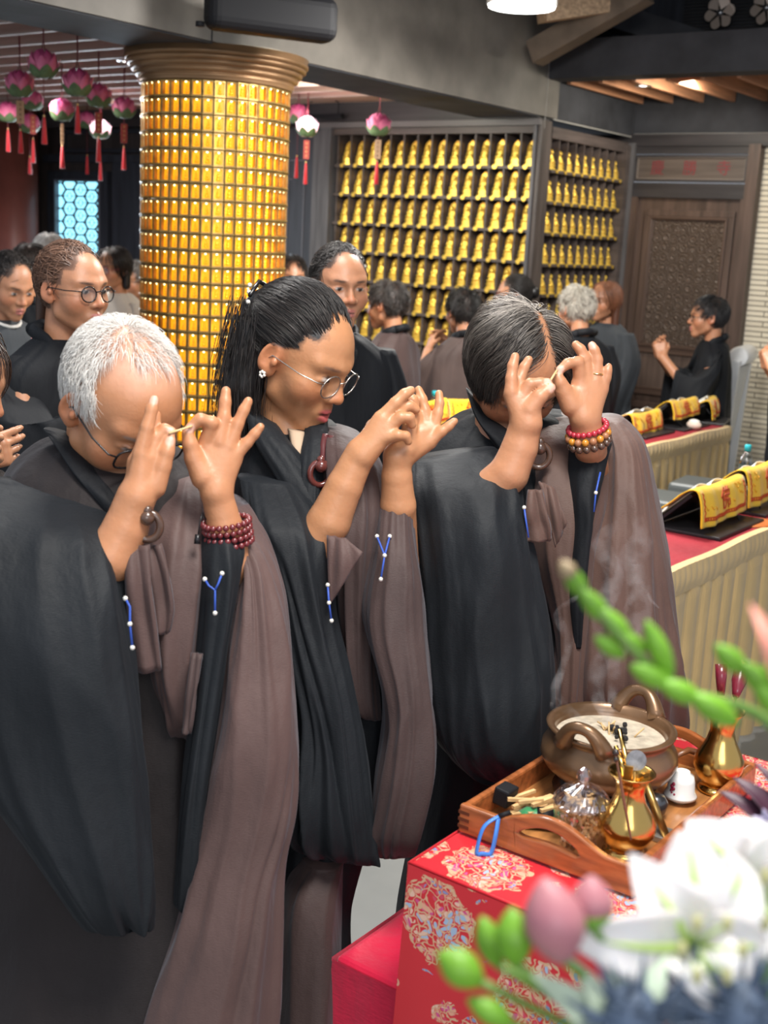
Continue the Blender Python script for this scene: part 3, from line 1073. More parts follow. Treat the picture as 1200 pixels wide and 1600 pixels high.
# loudspeaker above the capital
_d = CR @ np.array([(322 - 600) / FPX, -(14 - 800) / FPX, -1.0])
p1 = CP + _d * (-3.70 / _d[0]); p2 = on_z(522, 40, p1[2])
t = empty('loudspeaker', (p1 + p2) / 2, 'long black rounded loudspeaker mounted above the pillar capital', 'loudspeaker')
ax_ = (p2 - p1) / np.linalg.norm(p2 - p1)
b = MB(); Lh = np.linalg.norm(p2 - p1) / 2
b.box(-Lh, Lh, -0.07, 0.07, -0.075, 0.10, BLK, Matrix.Rotation(math.atan2(ax_[1], ax_[0]), 4, 'Z'))
o = b.build('case', t); bevel(o, 0.045, 4)
for s in (-0.15, 0.12):
    b = MB(); q = ax_ * s * 2; b.tube([(q[0], q[1], p2[2] * 0 + 2.495 - p1[2]), (q[0], q[1], -0.05)], 0.018, BLK, 8); b.build('bracket', t)
# two metal fans near the roof
FANM = mat('fan_metal', (0.52, 0.43, 0.37), 0.45, metal=0.35)
for x, y, lab in ((1125, 20, 'six-lobed brushed metal fan on the dark wall, the one seen whole'), (1197, 12, 'six-lobed brushed metal fan cut by the picture edge')):
    d = CR @ np.array([(x - 600) / FPX, -(y - 800) / FPX, -1.0])
    c = CP + d * (7.5 / d[1])
    t = empty('wall_fan', c, lab, 'fan')
    for k in range(6):
        b = MB()
        a0 = k * math.pi / 3 + 0.2
        pts = [(0.018 * math.cos(a0), -0.004, 0.018 * math.sin(a0))]
        n = 9
        for j in range(n):
            f = j / (n - 1)
            a = a0 + (f - 0.5) * math.pi / 3 * 0.96
            r = 0.075 + 0.022 * math.sin(math.pi * f)
            pts.append((r * math.cos(a), -0.004 - 0.02 * (f - 0.5), r * math.sin(a)))
        b.add(pts, [tuple(range(len(pts)))], FANM)
        solid(b.build('blade', t), 0.002)
    b = MB(); b.lathe([(0.018, -0.012), (0.018, 0.012)], STEEL, 16, M=Matrix.Rotation(math.radians(90), 4, 'X')); b.build('hub', t)
    b = MB(); b.tube([(0, 0.01, 0), (0, 0.13, 0)], 0.01, BLK, 8); b.build('axle', t)
# ------------------------------------------------------------------ people: shapes shared by every figure
def skin_mat(name, rough=0.42, sss=0.12):
    m, nt, b = _nt(name)
    a = nt.nodes.new('ShaderNodeAttribute'); a.attribute_name = 'tint'
    n = nt.nodes.new('ShaderNodeTexNoise'); n.inputs['Scale'].default_value = 45; n.inputs['Detail'].default_value = 6
    r = nt.nodes.new('ShaderNodeMapRange'); r.inputs['To Min'].default_value = 0.88; r.inputs['To Max'].default_value = 1.10
    mx = nt.nodes.new('ShaderNodeMix'); mx.data_type = 'RGBA'; mx.blend_type = 'MULTIPLY'; mx.inputs[0].default_value = 1
    L = nt.links
    tc = nt.nodes.new('ShaderNodeTexCoord'); L.new(tc.outputs['Object'], n.inputs[0])
    L.new(n.outputs['Fac'], r.inputs[0]); L.new(a.outputs['Color'], mx.inputs[6]); L.new(r.outputs[0], mx.inputs[7])
    L.new(mx.outputs[2], b.inputs['Base Color'])
    bp = nt.nodes.new('ShaderNodeBump'); bp.inputs['Strength'].default_value = 0.25; bp.inputs['Distance'].default_value = 0.002
    n2 = nt.nodes.new('ShaderNodeTexNoise'); n2.inputs['Scale'].default_value = 160; n2.inputs['Detail'].default_value = 4
    L.new(tc.outputs['Object'], n2.inputs[0]); L.new(n2.outputs['Fac'], bp.inputs['Height']); L.new(bp.outputs[0], b.inputs['Normal'])
    setin(b, **{'Roughness': rough, 'Subsurface Weight': sss, 'Subsurface Scale': 0.008, 'Subsurface Radius': (1.0, 0.35, 0.2)})
    return m


SKIN = skin_mat('skin')


def cloth_mat(name, col, rough=0.75, sheen=0.25, var=0.18, weave=900, spec=0.3):
    m, nt, b = _nt(name)
    tc = nt.nodes.new('ShaderNodeTexCoord')
    n = nt.nodes.new('ShaderNodeTexNoise'); n.inputs['Scale'].default_value = 6; n.inputs['Detail'].default_value = 6
    r = nt.nodes.new('ShaderNodeValToRGB')
    r.color_ramp.elements[0].position = 0.3; r.color_ramp.elements[1].position = 0.7
    r.color_ramp.elements[0].color = (*[c * (1 - var) for c in col], 1); r.color_ramp.elements[1].color = (*[c * (1 + var) for c in col], 1)
    L = nt.links
    L.new(tc.outputs['Object'], n.inputs[0]); L.new(n.outputs['Fac'], r.inputs[0]); L.new(r.outputs[0], b.inputs['Base Color'])
    w = nt.nodes.new('ShaderNodeTexNoise'); w.inputs['Scale'].default_value = 26; w.inputs['Detail'].default_value = 3
    mp = nt.nodes.new('ShaderNodeMapping'); mp.inputs['Scale'].default_value = (1, 1, 0.35)
    L.new(tc.outputs['Object'], mp.inputs[0]); L.new(mp.outputs[0], w.inputs[0])
    f = nt.nodes.new('ShaderNodeTexNoise'); f.inputs['Scale'].default_value = weave; f.inputs['Detail'].default_value = 1
    mf = nt.nodes.new('ShaderNodeMapping'); mf.inputs['Scale'].default_value = (0.25, 0.25, 1)
    L.new(tc.outputs['Object'], mf.inputs[0]); L.new(mf.outputs[0], f.inputs[0])
    b1 = nt.nodes.new('ShaderNodeBump'); b1.inputs['Strength'].default_value = 0.35; b1.inputs['Distance'].default_value = 0.012
    b2 = nt.nodes.new('ShaderNodeBump'); b2.inputs['Strength'].default_value = 0.35; b2.inputs['Distance'].default_value = 0.0012
    L.new(w.outputs['Fac'], b1.inputs['Height']); L.new(f.outputs['Fac'], b2.inputs['Height'])
    L.new(b1.outputs[0], b2.inputs['Normal']); L.new(b2.outputs[0], b.inputs['Normal'])
    setin(b, **{'Roughness': rough, 'Sheen Weight': sheen, 'Sheen Roughness': 0.5, 'Specular IOR Level': spec})
    b.inputs['Sheen Tint'].default_value = (0.75, 0.82, 0.95, 1)
    return m


ROBE = cloth_mat('robe_black', (0.0105, 0.0122, 0.0148), 0.60, 0.03, spec=0.2)
ROBE2 = cloth_mat('robe_black_matte', (0.0085, 0.0095, 0.0118), 0.64, 0.02, spec=0.18)
BROWN = cloth_mat('sash_brown', (0.090, 0.052, 0.046), 0.60, 0.12)
BROWN2 = cloth_mat('sash_brown_dark', (0.056, 0.034, 0.031), 0.62, 0.10)
BROWN3 = cloth_mat('sash_brown_warm', (0.096, 0.053, 0.041), 0.60, 0.12)
WHITEC = cloth_mat('white_cotton', (0.62, 0.60, 0.56), 0.8, 0.1)
LENS = None


def lens_mat():
    m = bpy.data.materials.new('lens_glass'); m.use_nodes = True
    nt = m.node_tree
    nt.nodes.remove(nt.nodes['Principled BSDF'])
    t = nt.nodes.new('ShaderNodeBsdfTransparent'); t.inputs[0].default_value = (0.93, 0.95, 0.95, 1)
    g = nt.nodes.new('ShaderNodeBsdfGlossy'); g.inputs['Roughness'].default_value = 0.03
    mx = nt.nodes.new('ShaderNodeMixShader'); mx.inputs[0].default_value = 0.10
    nt.links.new(t.outputs[0], mx.inputs[1]); nt.links.new(g.outputs[0], mx.inputs[2])
    nt.links.new(mx.outputs[0], nt.nodes['Material Output'].inputs[0])
    return m


LENS = lens_mat()
FRAMEB = mat('spectacle_black', (0.012, 0.011, 0.012), 0.25)
FRAMES = mat('spectacle_silver', (0.55, 0.50, 0.45), 0.25, metal=0.9)
FRAMER = mat('spectacle_red', (0.25, 0.03, 0.04), 0.3)


def hair_mat(name, c1, c2, rough=0.38, sc=120, spec=0.5):
    m, nt, b = _nt(name)
    tc = nt.nodes.new('ShaderNodeTexCoord')
    n = nt.nodes.new('ShaderNodeTexNoise'); n.inputs['Scale'].default_value = sc; n.inputs['Detail'].default_value = 3
    r = nt.nodes.new('ShaderNodeValToRGB')
    r.color_ramp.elements[0].position = 0.35; r.color_ramp.elements[1].position = 0.65
    r.color_ramp.elements[0].color = (*c1, 1); r.color_ramp.elements[1].color = (*c2, 1)
    L = nt.links
    L.new(tc.outputs['Object'], n.inputs[0]); L.new(n.outputs['Fac'], r.inputs[0]); L.new(r.outputs[0], b.inputs['Base Color'])
    setin(b, **{'Roughness': rough, 'Specular IOR Level': spec})
    return m


HBLACK = hair_mat('hair_black', (0.010, 0.009, 0.009), (0.030, 0.026, 0.025))
HBROWN = hair_mat('hair_brown', (0.075, 0.036, 0.022), (0.20, 0.11, 0.07))
HRED = hair_mat('hair_auburn', (0.10, 0.035, 0.018), (0.24, 0.10, 0.055))
HGREY = hair_mat('hair_grey', (0.06, 0.055, 0.05), (0.34, 0.31, 0.28))
HSILV = hair_mat('hair_silver', (0.28, 0.26, 0.23), (0.62, 0.59, 0.53))
HWHITE = hair_mat('hair_white', (0.58, 0.54, 0.50), (0.85, 0.82, 0.78), 0.5)


def head_sdf(jaw=1.0, nose=1.0, cheek=1.0, mouth=0.0, neck=True, ears=True, lids=0.0):
    """a head in its own space: x to the person's right hand, y out of the face, z up, origin between the ears"""
    S = SDF()
    S.ell((0, -0.016, 0.028), (0.0745, 0.093, 0.088), 0.01)
    S.ell((0, 0.026, 0.022), (0.063, 0.064, 0.074), 0.03)
    S.ell((0, 0.030, -0.040), (0.055 * jaw, 0.056, 0.060), 0.035)
    S.cap((-0.046 * jaw, 0.004, -0.062), (0.0, 0.066, -0.098), 0.016, 0.013, 0.03)
    S.cap((0.046 * jaw, 0.004, -0.062), (0.0, 0.066, -0.098), 0.016, 0.013, 0.03)
    S.ell((0, 0.070, -0.097), (0.021, 0.017, 0.015), 0.018)
    for sx in (-1, 1):
        S.ell((sx * 0.040, 0.055, -0.030), (0.024 * cheek, 0.022, 0.024), 0.03)
        S.cap((sx * 0.046, 0.067, 0.026), (sx * 0.012, 0.086, 0.022), 0.008, 0.009, 0.018)
    S.cap((0, 0.086, 0.014), (0, 0.104 * (0.5 + nose / 2), -0.026), 0.0075, 0.010 * nose, 0.014)
    S.ell((0, 0.106 * (0.5 + nose / 2), -0.031), (0.0115 * nose, 0.011, 0.0095), 0.008)
    for sx in (-1, 1):
        S.ell((sx * 0.0145 * nose, 0.094, -0.034), (0.0085, 0.011, 0.0080), 0.007)
        S.ell((sx * 0.008, 0.101, -0.0435), (0.0038, 0.006, 0.004), 0.004, op='s')
        S.ell((sx * 0.032, 0.098, 0.001), (0.019, 0.017, 0.0125), 0.016, op='s')
        S.ell((sx * 0.0325, 0.0695, 0.000), (0.0155, 0.0145, 0.0135), 0.004)
        # lids
        zl = 0.0045 - 0.006 * lids
        S.cap((sx * 0.0195, 0.081, zl - 0.002), (sx * 0.0325, 0.0865, zl + 0.0015), 0.0034, 0.0040, 0.004)
        S.cap((sx * 0.0325, 0.0865, zl + 0.0015), (sx * 0.0465, 0.0765, zl - 0.001), 0.0040, 0.0034, 0.004)
        S.cap((sx * 0.0215, 0.0805, -0.0075), (sx * 0.0455, 0.076, -0.0075), 0.0030, 0.0030, 0.005)
    # mouth
    S.ell((0, 0.080, -0.066), (0.027, 0.017, 0.021), 0.016)
    S.cap((-0.021, 0.0845, -0.0655), (0, 0.0965, -0.0605), 0.0034, 0.0050, 0.006)
    S.cap((0.021, 0.0845, -0.0655), (0, 0.0965, -0.0605), 0.0034, 0.0050, 0.006)
    S.cap((-0.018, 0.0845, -0.069 - mouth), (0, 0.0945, -0.0735 - mouth), 0.0034, 0.0062, 0.006)
    S.cap((0.018, 0.0845, -0.069 - mouth), (0, 0.0945, -0.0735 - mouth), 0.0034, 0.0062, 0.006)
    S.cap((-0.020, 0.094, -0.0668), (0.020, 0.094, -0.0668), 0.0016 + mouth * 0.5, 0.0016 + mouth * 0.5, 0.003, op='s')
    S.cap((0, 0.101, -0.0668), (0, 0.101, -0.0669), 0.0035 + mouth, 0.0035 + mouth, 0.003, op='s')
    if ears:
        for sx in (-1, 1):
            Re = np.array(Matrix.Rotation(math.radians(sx * 24), 3, 'Z') @ Matrix.Rotation(math.radians(-12), 3, 'X'))
            S.ell((sx * 0.080, -0.010, -0.002), (0.0085, 0.0185, 0.0310), 0.006, Re)
            S.ell((sx * 0.076, -0.004, -0.026), (0.0075, 0.011, 0.013), 0.006, Re)
            S.ell((sx * 0.0885, -0.009, 0.001), (0.0065, 0.0115, 0.0215), 0.004, Re, op='s')
            S.ell((sx * 0.0835, 0.004, -0.006), (0.0055, 0.006, 0.008), 0.005)
    return S


def head_paint(skin, lip=(0.50, 0.17, 0.15), brow=None, white=0.5, stub=None, browz=0.0, blush=0.12):
    """list of (centre, radii, colour, strength) in head space"""
    P = []
    red = (skin[0] * 1.02, skin[1] * 0.80, skin[2] * 0.76)
    if blush:
        for sx in (-1, 1):
            P.append(((sx * 0.042, 0.062, -0.030), (0.030, 0.03, 0.024), red, 0.55))
            P.append(((sx * 0.083, -0.008, -0.004), (0.03, 0.03, 0.04), red, 0.65))
        P.append(((0, 0.108, -0.030), (0.018, 0.02, 0.016), red, 0.6))
    if stub:
        P.append(((0, 0.070, -0.085), (0.055, 0.05, 0.045), stub, 0.5))
    P.append(((0, 0.098, -0.0605), (0.021, 0.016, 0.0058), lip, 0.9))
    P.append(((0, 0.096, -0.0735), (0.019, 0.016, 0.0072), lip, 0.9))
    P.append(((0, 0.094, -0.0668), (0.020, 0.012, 0.0022), (0.10, 0.03, 0.03), 0.9))
    bc = brow or (0.05, 0.035, 0.03)
    for sx in (-1, 1):
        P.append(((sx * 0.024, 0.086, 0.0225 + browz), (0.012, 0.014, 0.0040), bc, 0.75))
        P.append(((sx * 0.037, 0.080, 0.0245 + browz), (0.012, 0.014, 0.0036), bc, 0.75))
        P.append(((sx * 0.033, 0.090, 0.0012), (0.0135, 0.012, 0.0055), (white, white * 0.95, white * 0.9), 0.9))
        P.append(((sx * 0.032, 0.088, 0.0008), (0.0060, 0.010, 0.0062), (0.018, 0.010, 0.008), 1.0))
        P.append(((sx * 0.033, 0.088, 0.0058), (0.0150, 0.010, 0.0018), (0.05, 0.03, 0.025), 0.8))
    return P


def soft(reg, q, e=0.005):
    w = 0
    for d in ((0, 0, 0), (e, 0, 0), (-e, 0, 0), (0, e, 0), (0, -e, 0), (0, 0, e), (0, 0, -e)):
        w = w + reg(q + np.array(d))
    return w / 7 * (np.linalg.norm((q - CRC) / CRR, axis=1) > 0.9)


def apply_paint(V, skin, sets):
    """sets: list of (M, t, sc, paints)"""
    C = np.tile(np.array(skin, float), (len(V), 1))
    for M, t, sc, paints in sets:
        q = (V - t) @ np.asarray(M) / sc
        for pt in paints:
            if callable(pt[0]):
                w = np.clip(pt[0](q), 0, 1) * pt[2]
                C = C * (1 - w[:, None]) + np.array(pt[1]) * w[:, None]
                continue
            c, r, col, st = pt
            d = np.linalg.norm((q - np.array(c)) / np.array(r), axis=1)
            w = np.clip((1.25 - d) / 0.5, 0, 1) * st
            C = C * (1 - w[:, None]) + np.array(col) * w[:, None]
    return C


def catmull(A, t):
    A = np.asarray(A, float)
    n = len(A) - 1
    i = np.clip(np.floor(t * n).astype(int), 0, n - 1)
    f = (t * n - i)[:, None]
    g = lambda k: A[np.clip(k, 0, n)]
    p0, p1, p2, p3 = g(i - 1), g(i), g(i + 1), g(i + 2)
    return 0.5 * ((2 * p1) + (p2 - p0) * f + (2 * p0 - 5 * p1 + 4 * p2 - p3) * f * f + (3 * p1 - p0 - 3 * p2 + p3) * f ** 3)


def drape(name, rows, m, n=128, per=12, folds=9, amp=0.010, seed=1, power=2.3, taper=0.0, parent=None, floor=None, hem=0.0, world=False, ridge=0.16, th_dir=None, top=None):
    """cloth body through tilted oval sections. a row is ((xl,yl),(xr,yr),Z,thickness[,Zr]); xl.. are places in the photograph at depth Z.
    with world=True the ends are 3-D points already: (L, R, thickness)"""
    rng = np.random.default_rng(seed)
    Ls, Rs, Ts = [], [], []
    for r in rows:
        if world:
            L, R, T = np.array(r[0], float), np.array(r[1], float), r[2]
        else:
            Z = r[2]; Zr = r[4] if len(r) > 4 else Z
            L, R, T = AT(r[0][0], r[0][1], Z), AT(r[1][0], r[1][1], Zr), r[3]
        Ls.append(L); Rs.append(R); Ts.append([T])
    if floor is not None:
        c = (Ls[-1] + Rs[-1]) / 2
        for z, g in ((max(floor, Ls[-1][2] * 0.5 + floor * 0.5), 1.06), (floor, 1.12)):
            L, R = c + (Ls[len(rows) - 1] - c) * g, c + (Rs[len(rows) - 1] - c) * g
            L[2] = R[2] = z
            Ls.append(L); Rs.append(R); Ts.append([Ts[len(rows) - 1][0] * g])
    nt_ = (len(Ls) - 1) * per + 1
    t = np.linspace(0, 1, nt_)
    Lc, Rc, Tc = catmull(Ls, t), catmull(Rs, t), catmull(Ts, t)
    ang = np.linspace(0, 2 * math.pi, n, endpoint=False)
    ca, sa = np.cos(ang), np.sin(ang)
    sx = np.sign(ca) * np.abs(ca) ** (2 / power)
    sy = np.sign(sa) * np.abs(sa) ** (2 / power)
    mid, half = (Lc + Rc) / 2, (Rc - Lc) / 2
    u = half / np.maximum(np.linalg.norm(half, axis=1), 1e-6)[:, None]
    dn = np.cross(np.array([0, 0, 1.0]), u)
    dn /= np.maximum(np.linalg.norm(dn, axis=1), 1e-6)[:, None]
    V = mid[:, None] + half[:, None] * sx[None, :, None] + dn[:, None] * (sy[None, :] * Tc / 2)[..., None]
    # folds: creased ridges that run down the cloth and drift sideways
    N = (half / np.maximum((half ** 2).sum(1), 1e-6)[:, None])[:, None] * sx[None, :, None] + dn[:, None] * (sy[None, :] / np.maximum(Tc / 2, 0.02))[..., None]
    N /= np.maximum(np.linalg.norm(N, axis=2), 1e-6)[..., None]
    D = np.zeros((nt_, n))
    tc = t[:, None]
    for k in range(folds):
        a0 = rng.uniform(0, 2 * math.pi); dr = rng.normal(0, 0.55); w = rng.uniform(0.35, 1.3) * ridge
        st, en = sorted(rng.uniform(-0.3, 1.4, 2))
        if en - st < 0.5:
            en = st + 0.6
        am = amp * rng.uniform(0.5, 1.4) * (1 if rng.random() < 0.55 else -1.0)
        dd = np.angle(np.exp(1j * (ang[None] - a0 - dr * (tc - 0.3) - 0.22 * np.sin(4 * tc + k))))
        env = np.clip((tc - st) / 0.25, 0, 1) * np.clip((en - tc) / 0.25, 0, 1) * (0.6 + 0.6 * tc)
        D += am * np.exp(-(np.abs(dd) / w) ** 1.4) * env
    for k in range(5):
        kx = int(rng.integers(4, 13)); ky = rng.normal(0, 3.0)
        ph = kx * ang[None] + ky * tc + 0.9 * np.sin(2.2 * tc * rng.uniform(1, 3) + k + ang[None] * 2) + rng.uniform(0, 6)
        D += amp * 0.42 * (0.6 - np.abs(np.sin(ph / 2)) ** 0.9) * (0.35 + 0.8 * np.clip(0.5 + 0.5 * np.sin(3 * tc + 2 * ang[None] + 2 * k), 0, 1))
    for k in range(4):      # slanting pulls
        ky = rng.uniform(7, 16) * (1 if rng.random() < .5 else -1); kx = int(rng.integers(1, 4))
        ph = kx * ang[None] + ky * tc + rng.uniform(0, 6)
        win = np.exp(-((tc - rng.uniform(0.1, 0.6)) / 0.16) ** 2) * np.clip(np.cos(ang[None] - rng.uniform(3.6, 5.8)), 0, 1)
        D += amp * 0.9 * (0.55 - np.abs(np.sin(ph / 2))) * win
    edge = np.clip(t / 0.04, 0, 1) * np.clip((1 - t) / 0.03, 0.25, 1)
    D *= edge[:, None]
    V = V + N * D[..., None]
    if hem:
        V[-1, :, 2] += hem * np.sin(ang * 5 + seed)
    nt2, nn = V.shape[:2]
    idx = np.arange(nt2 * nn).reshape(nt2, nn)
    F = np.stack([idx[:-1], np.roll(idx, -1, 1)[:-1], np.roll(idx, -1, 1)[1:], idx[1:]], -1).reshape(-1, 4)
    c0, c1 = V[0].mean(0), V[-1].mean(0)
    VV = np.concatenate([V.reshape(-1, 3), [c0, c1]])
    k = np.arange(nn)
    cap0 = np.stack([np.full(nn, nt2 * nn), np.roll(idx[0], -1), idx[0], idx[0]], 1)
    F = F[:, ::-1]
    me_f = [list(f) for f in F] + [[nt2 * nn, int(idx[0][i]), int(idx[0][(i + 1) % nn])] for i in k] + [[nt2 * nn + 1, int(idx[-1][(i + 1) % nn]), int(idx[-1][i])] for i in k]
    me = bpy.data.meshes.new(name)
    me.from_pydata([tuple(v) for v in VV], [], me_f)
    me.polygons.foreach_set('use_smooth', [True] * len(me.polygons))
    me.materials.append(m)
    me.update()
    o = bpy.data.objects.new(name, me)
    COL.objects.link(o)
    recalc(o)
    o.parent = parent
    return o


def strand_mesh(name, P, rad, m, parent=None, base=None, tints=None, seed=2):
    """P: (n, K, 3) strand points; rad root radius; one mesh. base: (V,F) of an under-layer joined into it"""
    n, K, _ = P.shape
    T = np.gradient(P, axis=1)
    T /= np.maximum(np.linalg.norm(T, axis=2), 1e-9)[..., None]
    ref = np.array([0.37, 0.51, 0.77])
    A = np.cross(T, ref); A /= np.maximum(np.linalg.norm(A, axis=2), 1e-9)[..., None]
    B = np.cross(T, A)
    tp = np.linspace(1, 0.25, K)[None, :, None]
    rr = (rad * (RNG.uniform(0.7, 1.3, n))[:, None, None]) * tp
    ring = [P + rr * (math.cos(a) * A + math.sin(a) * B) for a in (0, 2.094, 4.189)]
    V = np.stack(ring, 2).reshape(-1, 3)
    idx = np.arange(n * K * 3).reshape(n, K, 3)
    F = []
    for k in range(3):
        k2 = (k + 1) % 3
        F.append(np.stack([idx[:, :-1, k], idx[:, :-1, k2], idx[:, 1:, k2], idx[:, 1:, k]], -1).reshape(-1, 4))
    F = np.concatenate(F)
    if base is not None:
        F = np.concatenate([F, base[1] + len(V)])
        V = np.concatenate([V, base[0]])
    C = None
    if tints is not None:
        rg = np.random.default_rng(seed)
        c1, c2, pw = tints[:3]
        k = (rg.random(n) ** pw)[:, None]
        if len(tints) > 3:
            k = np.clip(k * tints[3](P)[:, None], 0, 1)
        cs = np.array(c1) * (1 - k) + np.array(c2) * k
        C = np.repeat(cs, K * 3, axis=0)
        if base is not None:
            C = np.concatenate([C, np.tile(np.array(c1), (len(base[0]), 1))])
    o = mesh_np(name, V, F, m, C)
    o.parent = parent
    return o


def strand_mat(name, rough=0.4):
    m, nt, b = _nt(name)
    a = nt.nodes.new('ShaderNodeAttribute'); a.attribute_name = 'tint'
    nt.links.new(a.outputs['Color'], b.inputs['Base Color'])
    setin(b, **{'Roughness': rough, 'Specular IOR Level': 0.5})
    return m


HAIR = strand_mat('hair_strands')


CRC, CRR = np.array([0, -0.016, 0.028]), np.array([0.0745, 0.093, 0.088])


def scalp_strands(n, region, flow, length, K=7, lift=0.004, rise=0.010, droop=0.0, seed=3, jit=0.25, sc=1.03, lenjit=0.3):
    """strands rooted on the skull: region(p)->keep probability, flow(p)->direction, all in head space"""
    rng = np.random.default_rng(seed)
    out = []
    tot = 0
    while tot < n:
        q = rng.normal(size=(n * 4, 3)); q /= np.linalg.norm(q, axis=1)[:, None]
        p = CRC + q * CRR * sc
        keep = rng.random(len(p)) < region(p)
        p = p[keep][: n - tot]
        if len(p) == 0:
            break
        out.append(p); tot += len(p)
    p = np.concatenate(out)
    L = length(p) if callable(length) else np.full(len(p), length)
    L = L * rng.uniform(1 - lenjit, 1 + lenjit * 0.6, len(p))
    J = rng.normal(0, jit, p.shape)
    pts = [p]
    lift_i = rng.uniform(0.3, 1.4, len(p)) * rise
    for k in range(1, K):
        f = flow(p) + J * (0.6 + 0.4 * k / K)
        nrm = (p - CRC) / CRR ** 2; nrm /= np.linalg.norm(nrm, axis=1)[:, None]
        f = f - nrm * (f * nrm).sum(1)[:, None]
        f /= np.maximum(np.linalg.norm(f, axis=1), 1e-6)[:, None]
        p = p + f * (L / (K - 1))[:, None]
        p[:, 2] -= droop * L / (K - 1) * (k / K)
        e = np.linalg.norm((p - CRC) / CRR, axis=1)
        want = sc + (lift + lift_i * np.sin(min(1.0, 1.6 * k / (K - 1)) * math.pi / 2)) / 0.085
        sca = np.where(e < want, want / np.maximum(e, 1e-6), 1 + (want / np.maximum(e, 1e-6) - 1) * 0.35)
        p = CRC + (p - CRC) * sca[:, None]
        pts.append(p)
    return np.stack(pts, 1)


def to_world(P, M, t, sc=1.0):
    return P @ np.asarray(M).T * sc + t


PALM = 0.78


def hand_px(S, fingers, palm, Z, k=0.0035):
    """fingers: list of chains [(x,y,dz)...] with radii; palm: list of capsules ((x,y,dz),(x,y,dz),r0,r1)"""
    for a, b_, r0, r1 in palm:
        S.cap(AT(a[0], a[1], Z + a[2]), AT(b_[0], b_[1], Z + b_[2]), r0 * PALM, r1 * PALM, 0.010)
    for ch, rad in fingers:
        S.chain([AT(x, y, Z + dz) for x, y, dz in ch], rad, k)
    return S


def eyeglasses(name, M, t, sc, fm, tm, parent, round_=True, rw=0.0235, rh=0.0215, tube=0.0016, zc=0.0):
    W = lambda p: to_world(np.array([p]), M, t, sc)[0]
    b = MB()
    for sx in (-1, 1):
        pts = []
        for k in range(22):
            a = 2 * math.pi * k / 22
            ca, sa = math.cos(a), math.sin(a)
            if not round_:
                ca, sa = np.sign(ca) * abs(ca) ** 0.65, np.sign(sa) * abs(sa) ** 0.65
            pts.append(W((sx * (0.033 + rw * ca), 0.1015 - abs(0.033 + rw * ca) * 0.10, zc + rh * sa)))
        b.tube(pts, tube * sc, fm, 6, closed=True)
    b.tube([W((-0.0105, 0.1005, zc + 0.006)), W((0, 0.104, zc + 0.009)), W((0.0105, 0.1005, zc + 0.006))], tube * sc * 0.9, fm, 6)
    fr = b.build(name, parent)
    b = MB()
    for sx in (-1, 1):
        b = MB()
        b.tube([W((sx * (0.033 + rw), 0.096, zc + 0.007)), W((sx * 0.070, 0.090, zc + 0.008)), W((sx * 0.079, 0.055, zc + 0.007)), W((sx * 0.083, -0.004, zc + 0.010)), W((sx * 0.080, -0.022, zc - 0.012))],
               tube * sc * 0.8, tm, 6)
        b.build('temple', fr)
    for sx in (-1, 1):
        b = MB()
        c = []
        for k in range(22):
            a = 2 * math.pi * k / 22
            c.append(W((sx * (0.033 + rw * 0.97 * math.cos(a)), 0.1015 - abs(0.033 + rw * math.cos(a)) * 0.10, zc + rh * 0.97 * math.sin(a))))
        b.add(c, [tuple(range(22))], LENS)
        b.build('lens', fr)
    return fr


def beads(name, c, axis, R, n, r, m, parent, sq=1.0, ref=None):
    axis = np.array(axis, float); axis /= np.linalg.norm(axis)
    x = np.cross(axis, [0.3, 0.5, 0.8]); x /= np.linalg.norm(x)
    y = np.cross(axis, x)
    b = MB()
    mats = m if isinstance(m, (list, tuple)) else [m]
    for k in range(n):
        a = 2 * math.pi * k / n
        b.ball(np.array(c) + R * (math.cos(a) * x + sq * math.sin(a) * y), r, mats[k % len(mats)], 10)
    return b.build(name, parent)
# ------------------------------------------------------------------ the three people at the altar
SK1, SK2, SK3 = (0.48, 0.215, 0.105), (0.48, 0.225, 0.108), (0.46, 0.212, 0.110)
NAIL = (0.78, 0.50, 0.42)
THREAD = mat('blue_thread', (0.035, 0.09, 0.42), 0.5)
PEARL = mat('pearl_white', (0.75, 0.72, 0.66), 0.25, coat=0.5)
TOGGLE = mat('toggle_wood', (0.085, 0.045, 0.030), 0.25, coat=0.6)
STICK = mat('incense_stick', (0.62, 0.42, 0.20), 0.7)


def torso(S, neck, shoulders, hips, arms, r=0.10, mid=None):
    """hidden under the robe: keeps head, trunk and hands one body"""
    a, b_ = shoulders
    mid = (a + b_) / 2 if mid is None else mid
    low = mid - np.array([0, 0, 0.10])
    S.cap(neck, mid, r * 0.46, r * 0.50, 0.010)
    S.cap(a - np.array([0, 0, 0.06]), b_ - np.array([0, 0, 0.06]), 0.03, 0.03, 0.01)
    S.cap(mid, low, r * 0.5, r * 0.7, 0.01)
    S.cap(low, hips, r * 0.7, r * 0.8, 0.02)
    for ch in arms:
        c = [ch[0][0] - np.array([0, 0, 0.06])] + list(ch[0][1:])
        S.chain(c, [min(ch[1][0], 0.032)] + list(ch[1][1:]), 0.004)
    return S


def thread(pts, parent, beads_at, name='thread', r=0.0022):
    b = MB()
    b.tube(pts, r * 0.75, THREAD, 6)
    for i in beads_at:
        b.ball(pts[i], 0.0036, PEARL, 8)
    return b.build(name, parent)


def body(name, S, vox, skin, sets, label, cat='person', nails=(), smooth=2):
    V, F = S.polygonise(vox)
    for _ in range(smooth):
        V = relax(V, F, 0.45)
    C = apply_paint(V, skin, sets)
    for c, r, col, st in nails:
        d = np.linalg.norm(V - c, axis=1) / r
        w = (np.clip((1.2 - d) / 0.4, 0, 1) * st)[:, None]
        C = C * (1 - w) + np.array(col) * w
    o = mesh_np(name, V, F, SKIN, C)
    return tag(o, label, cat)


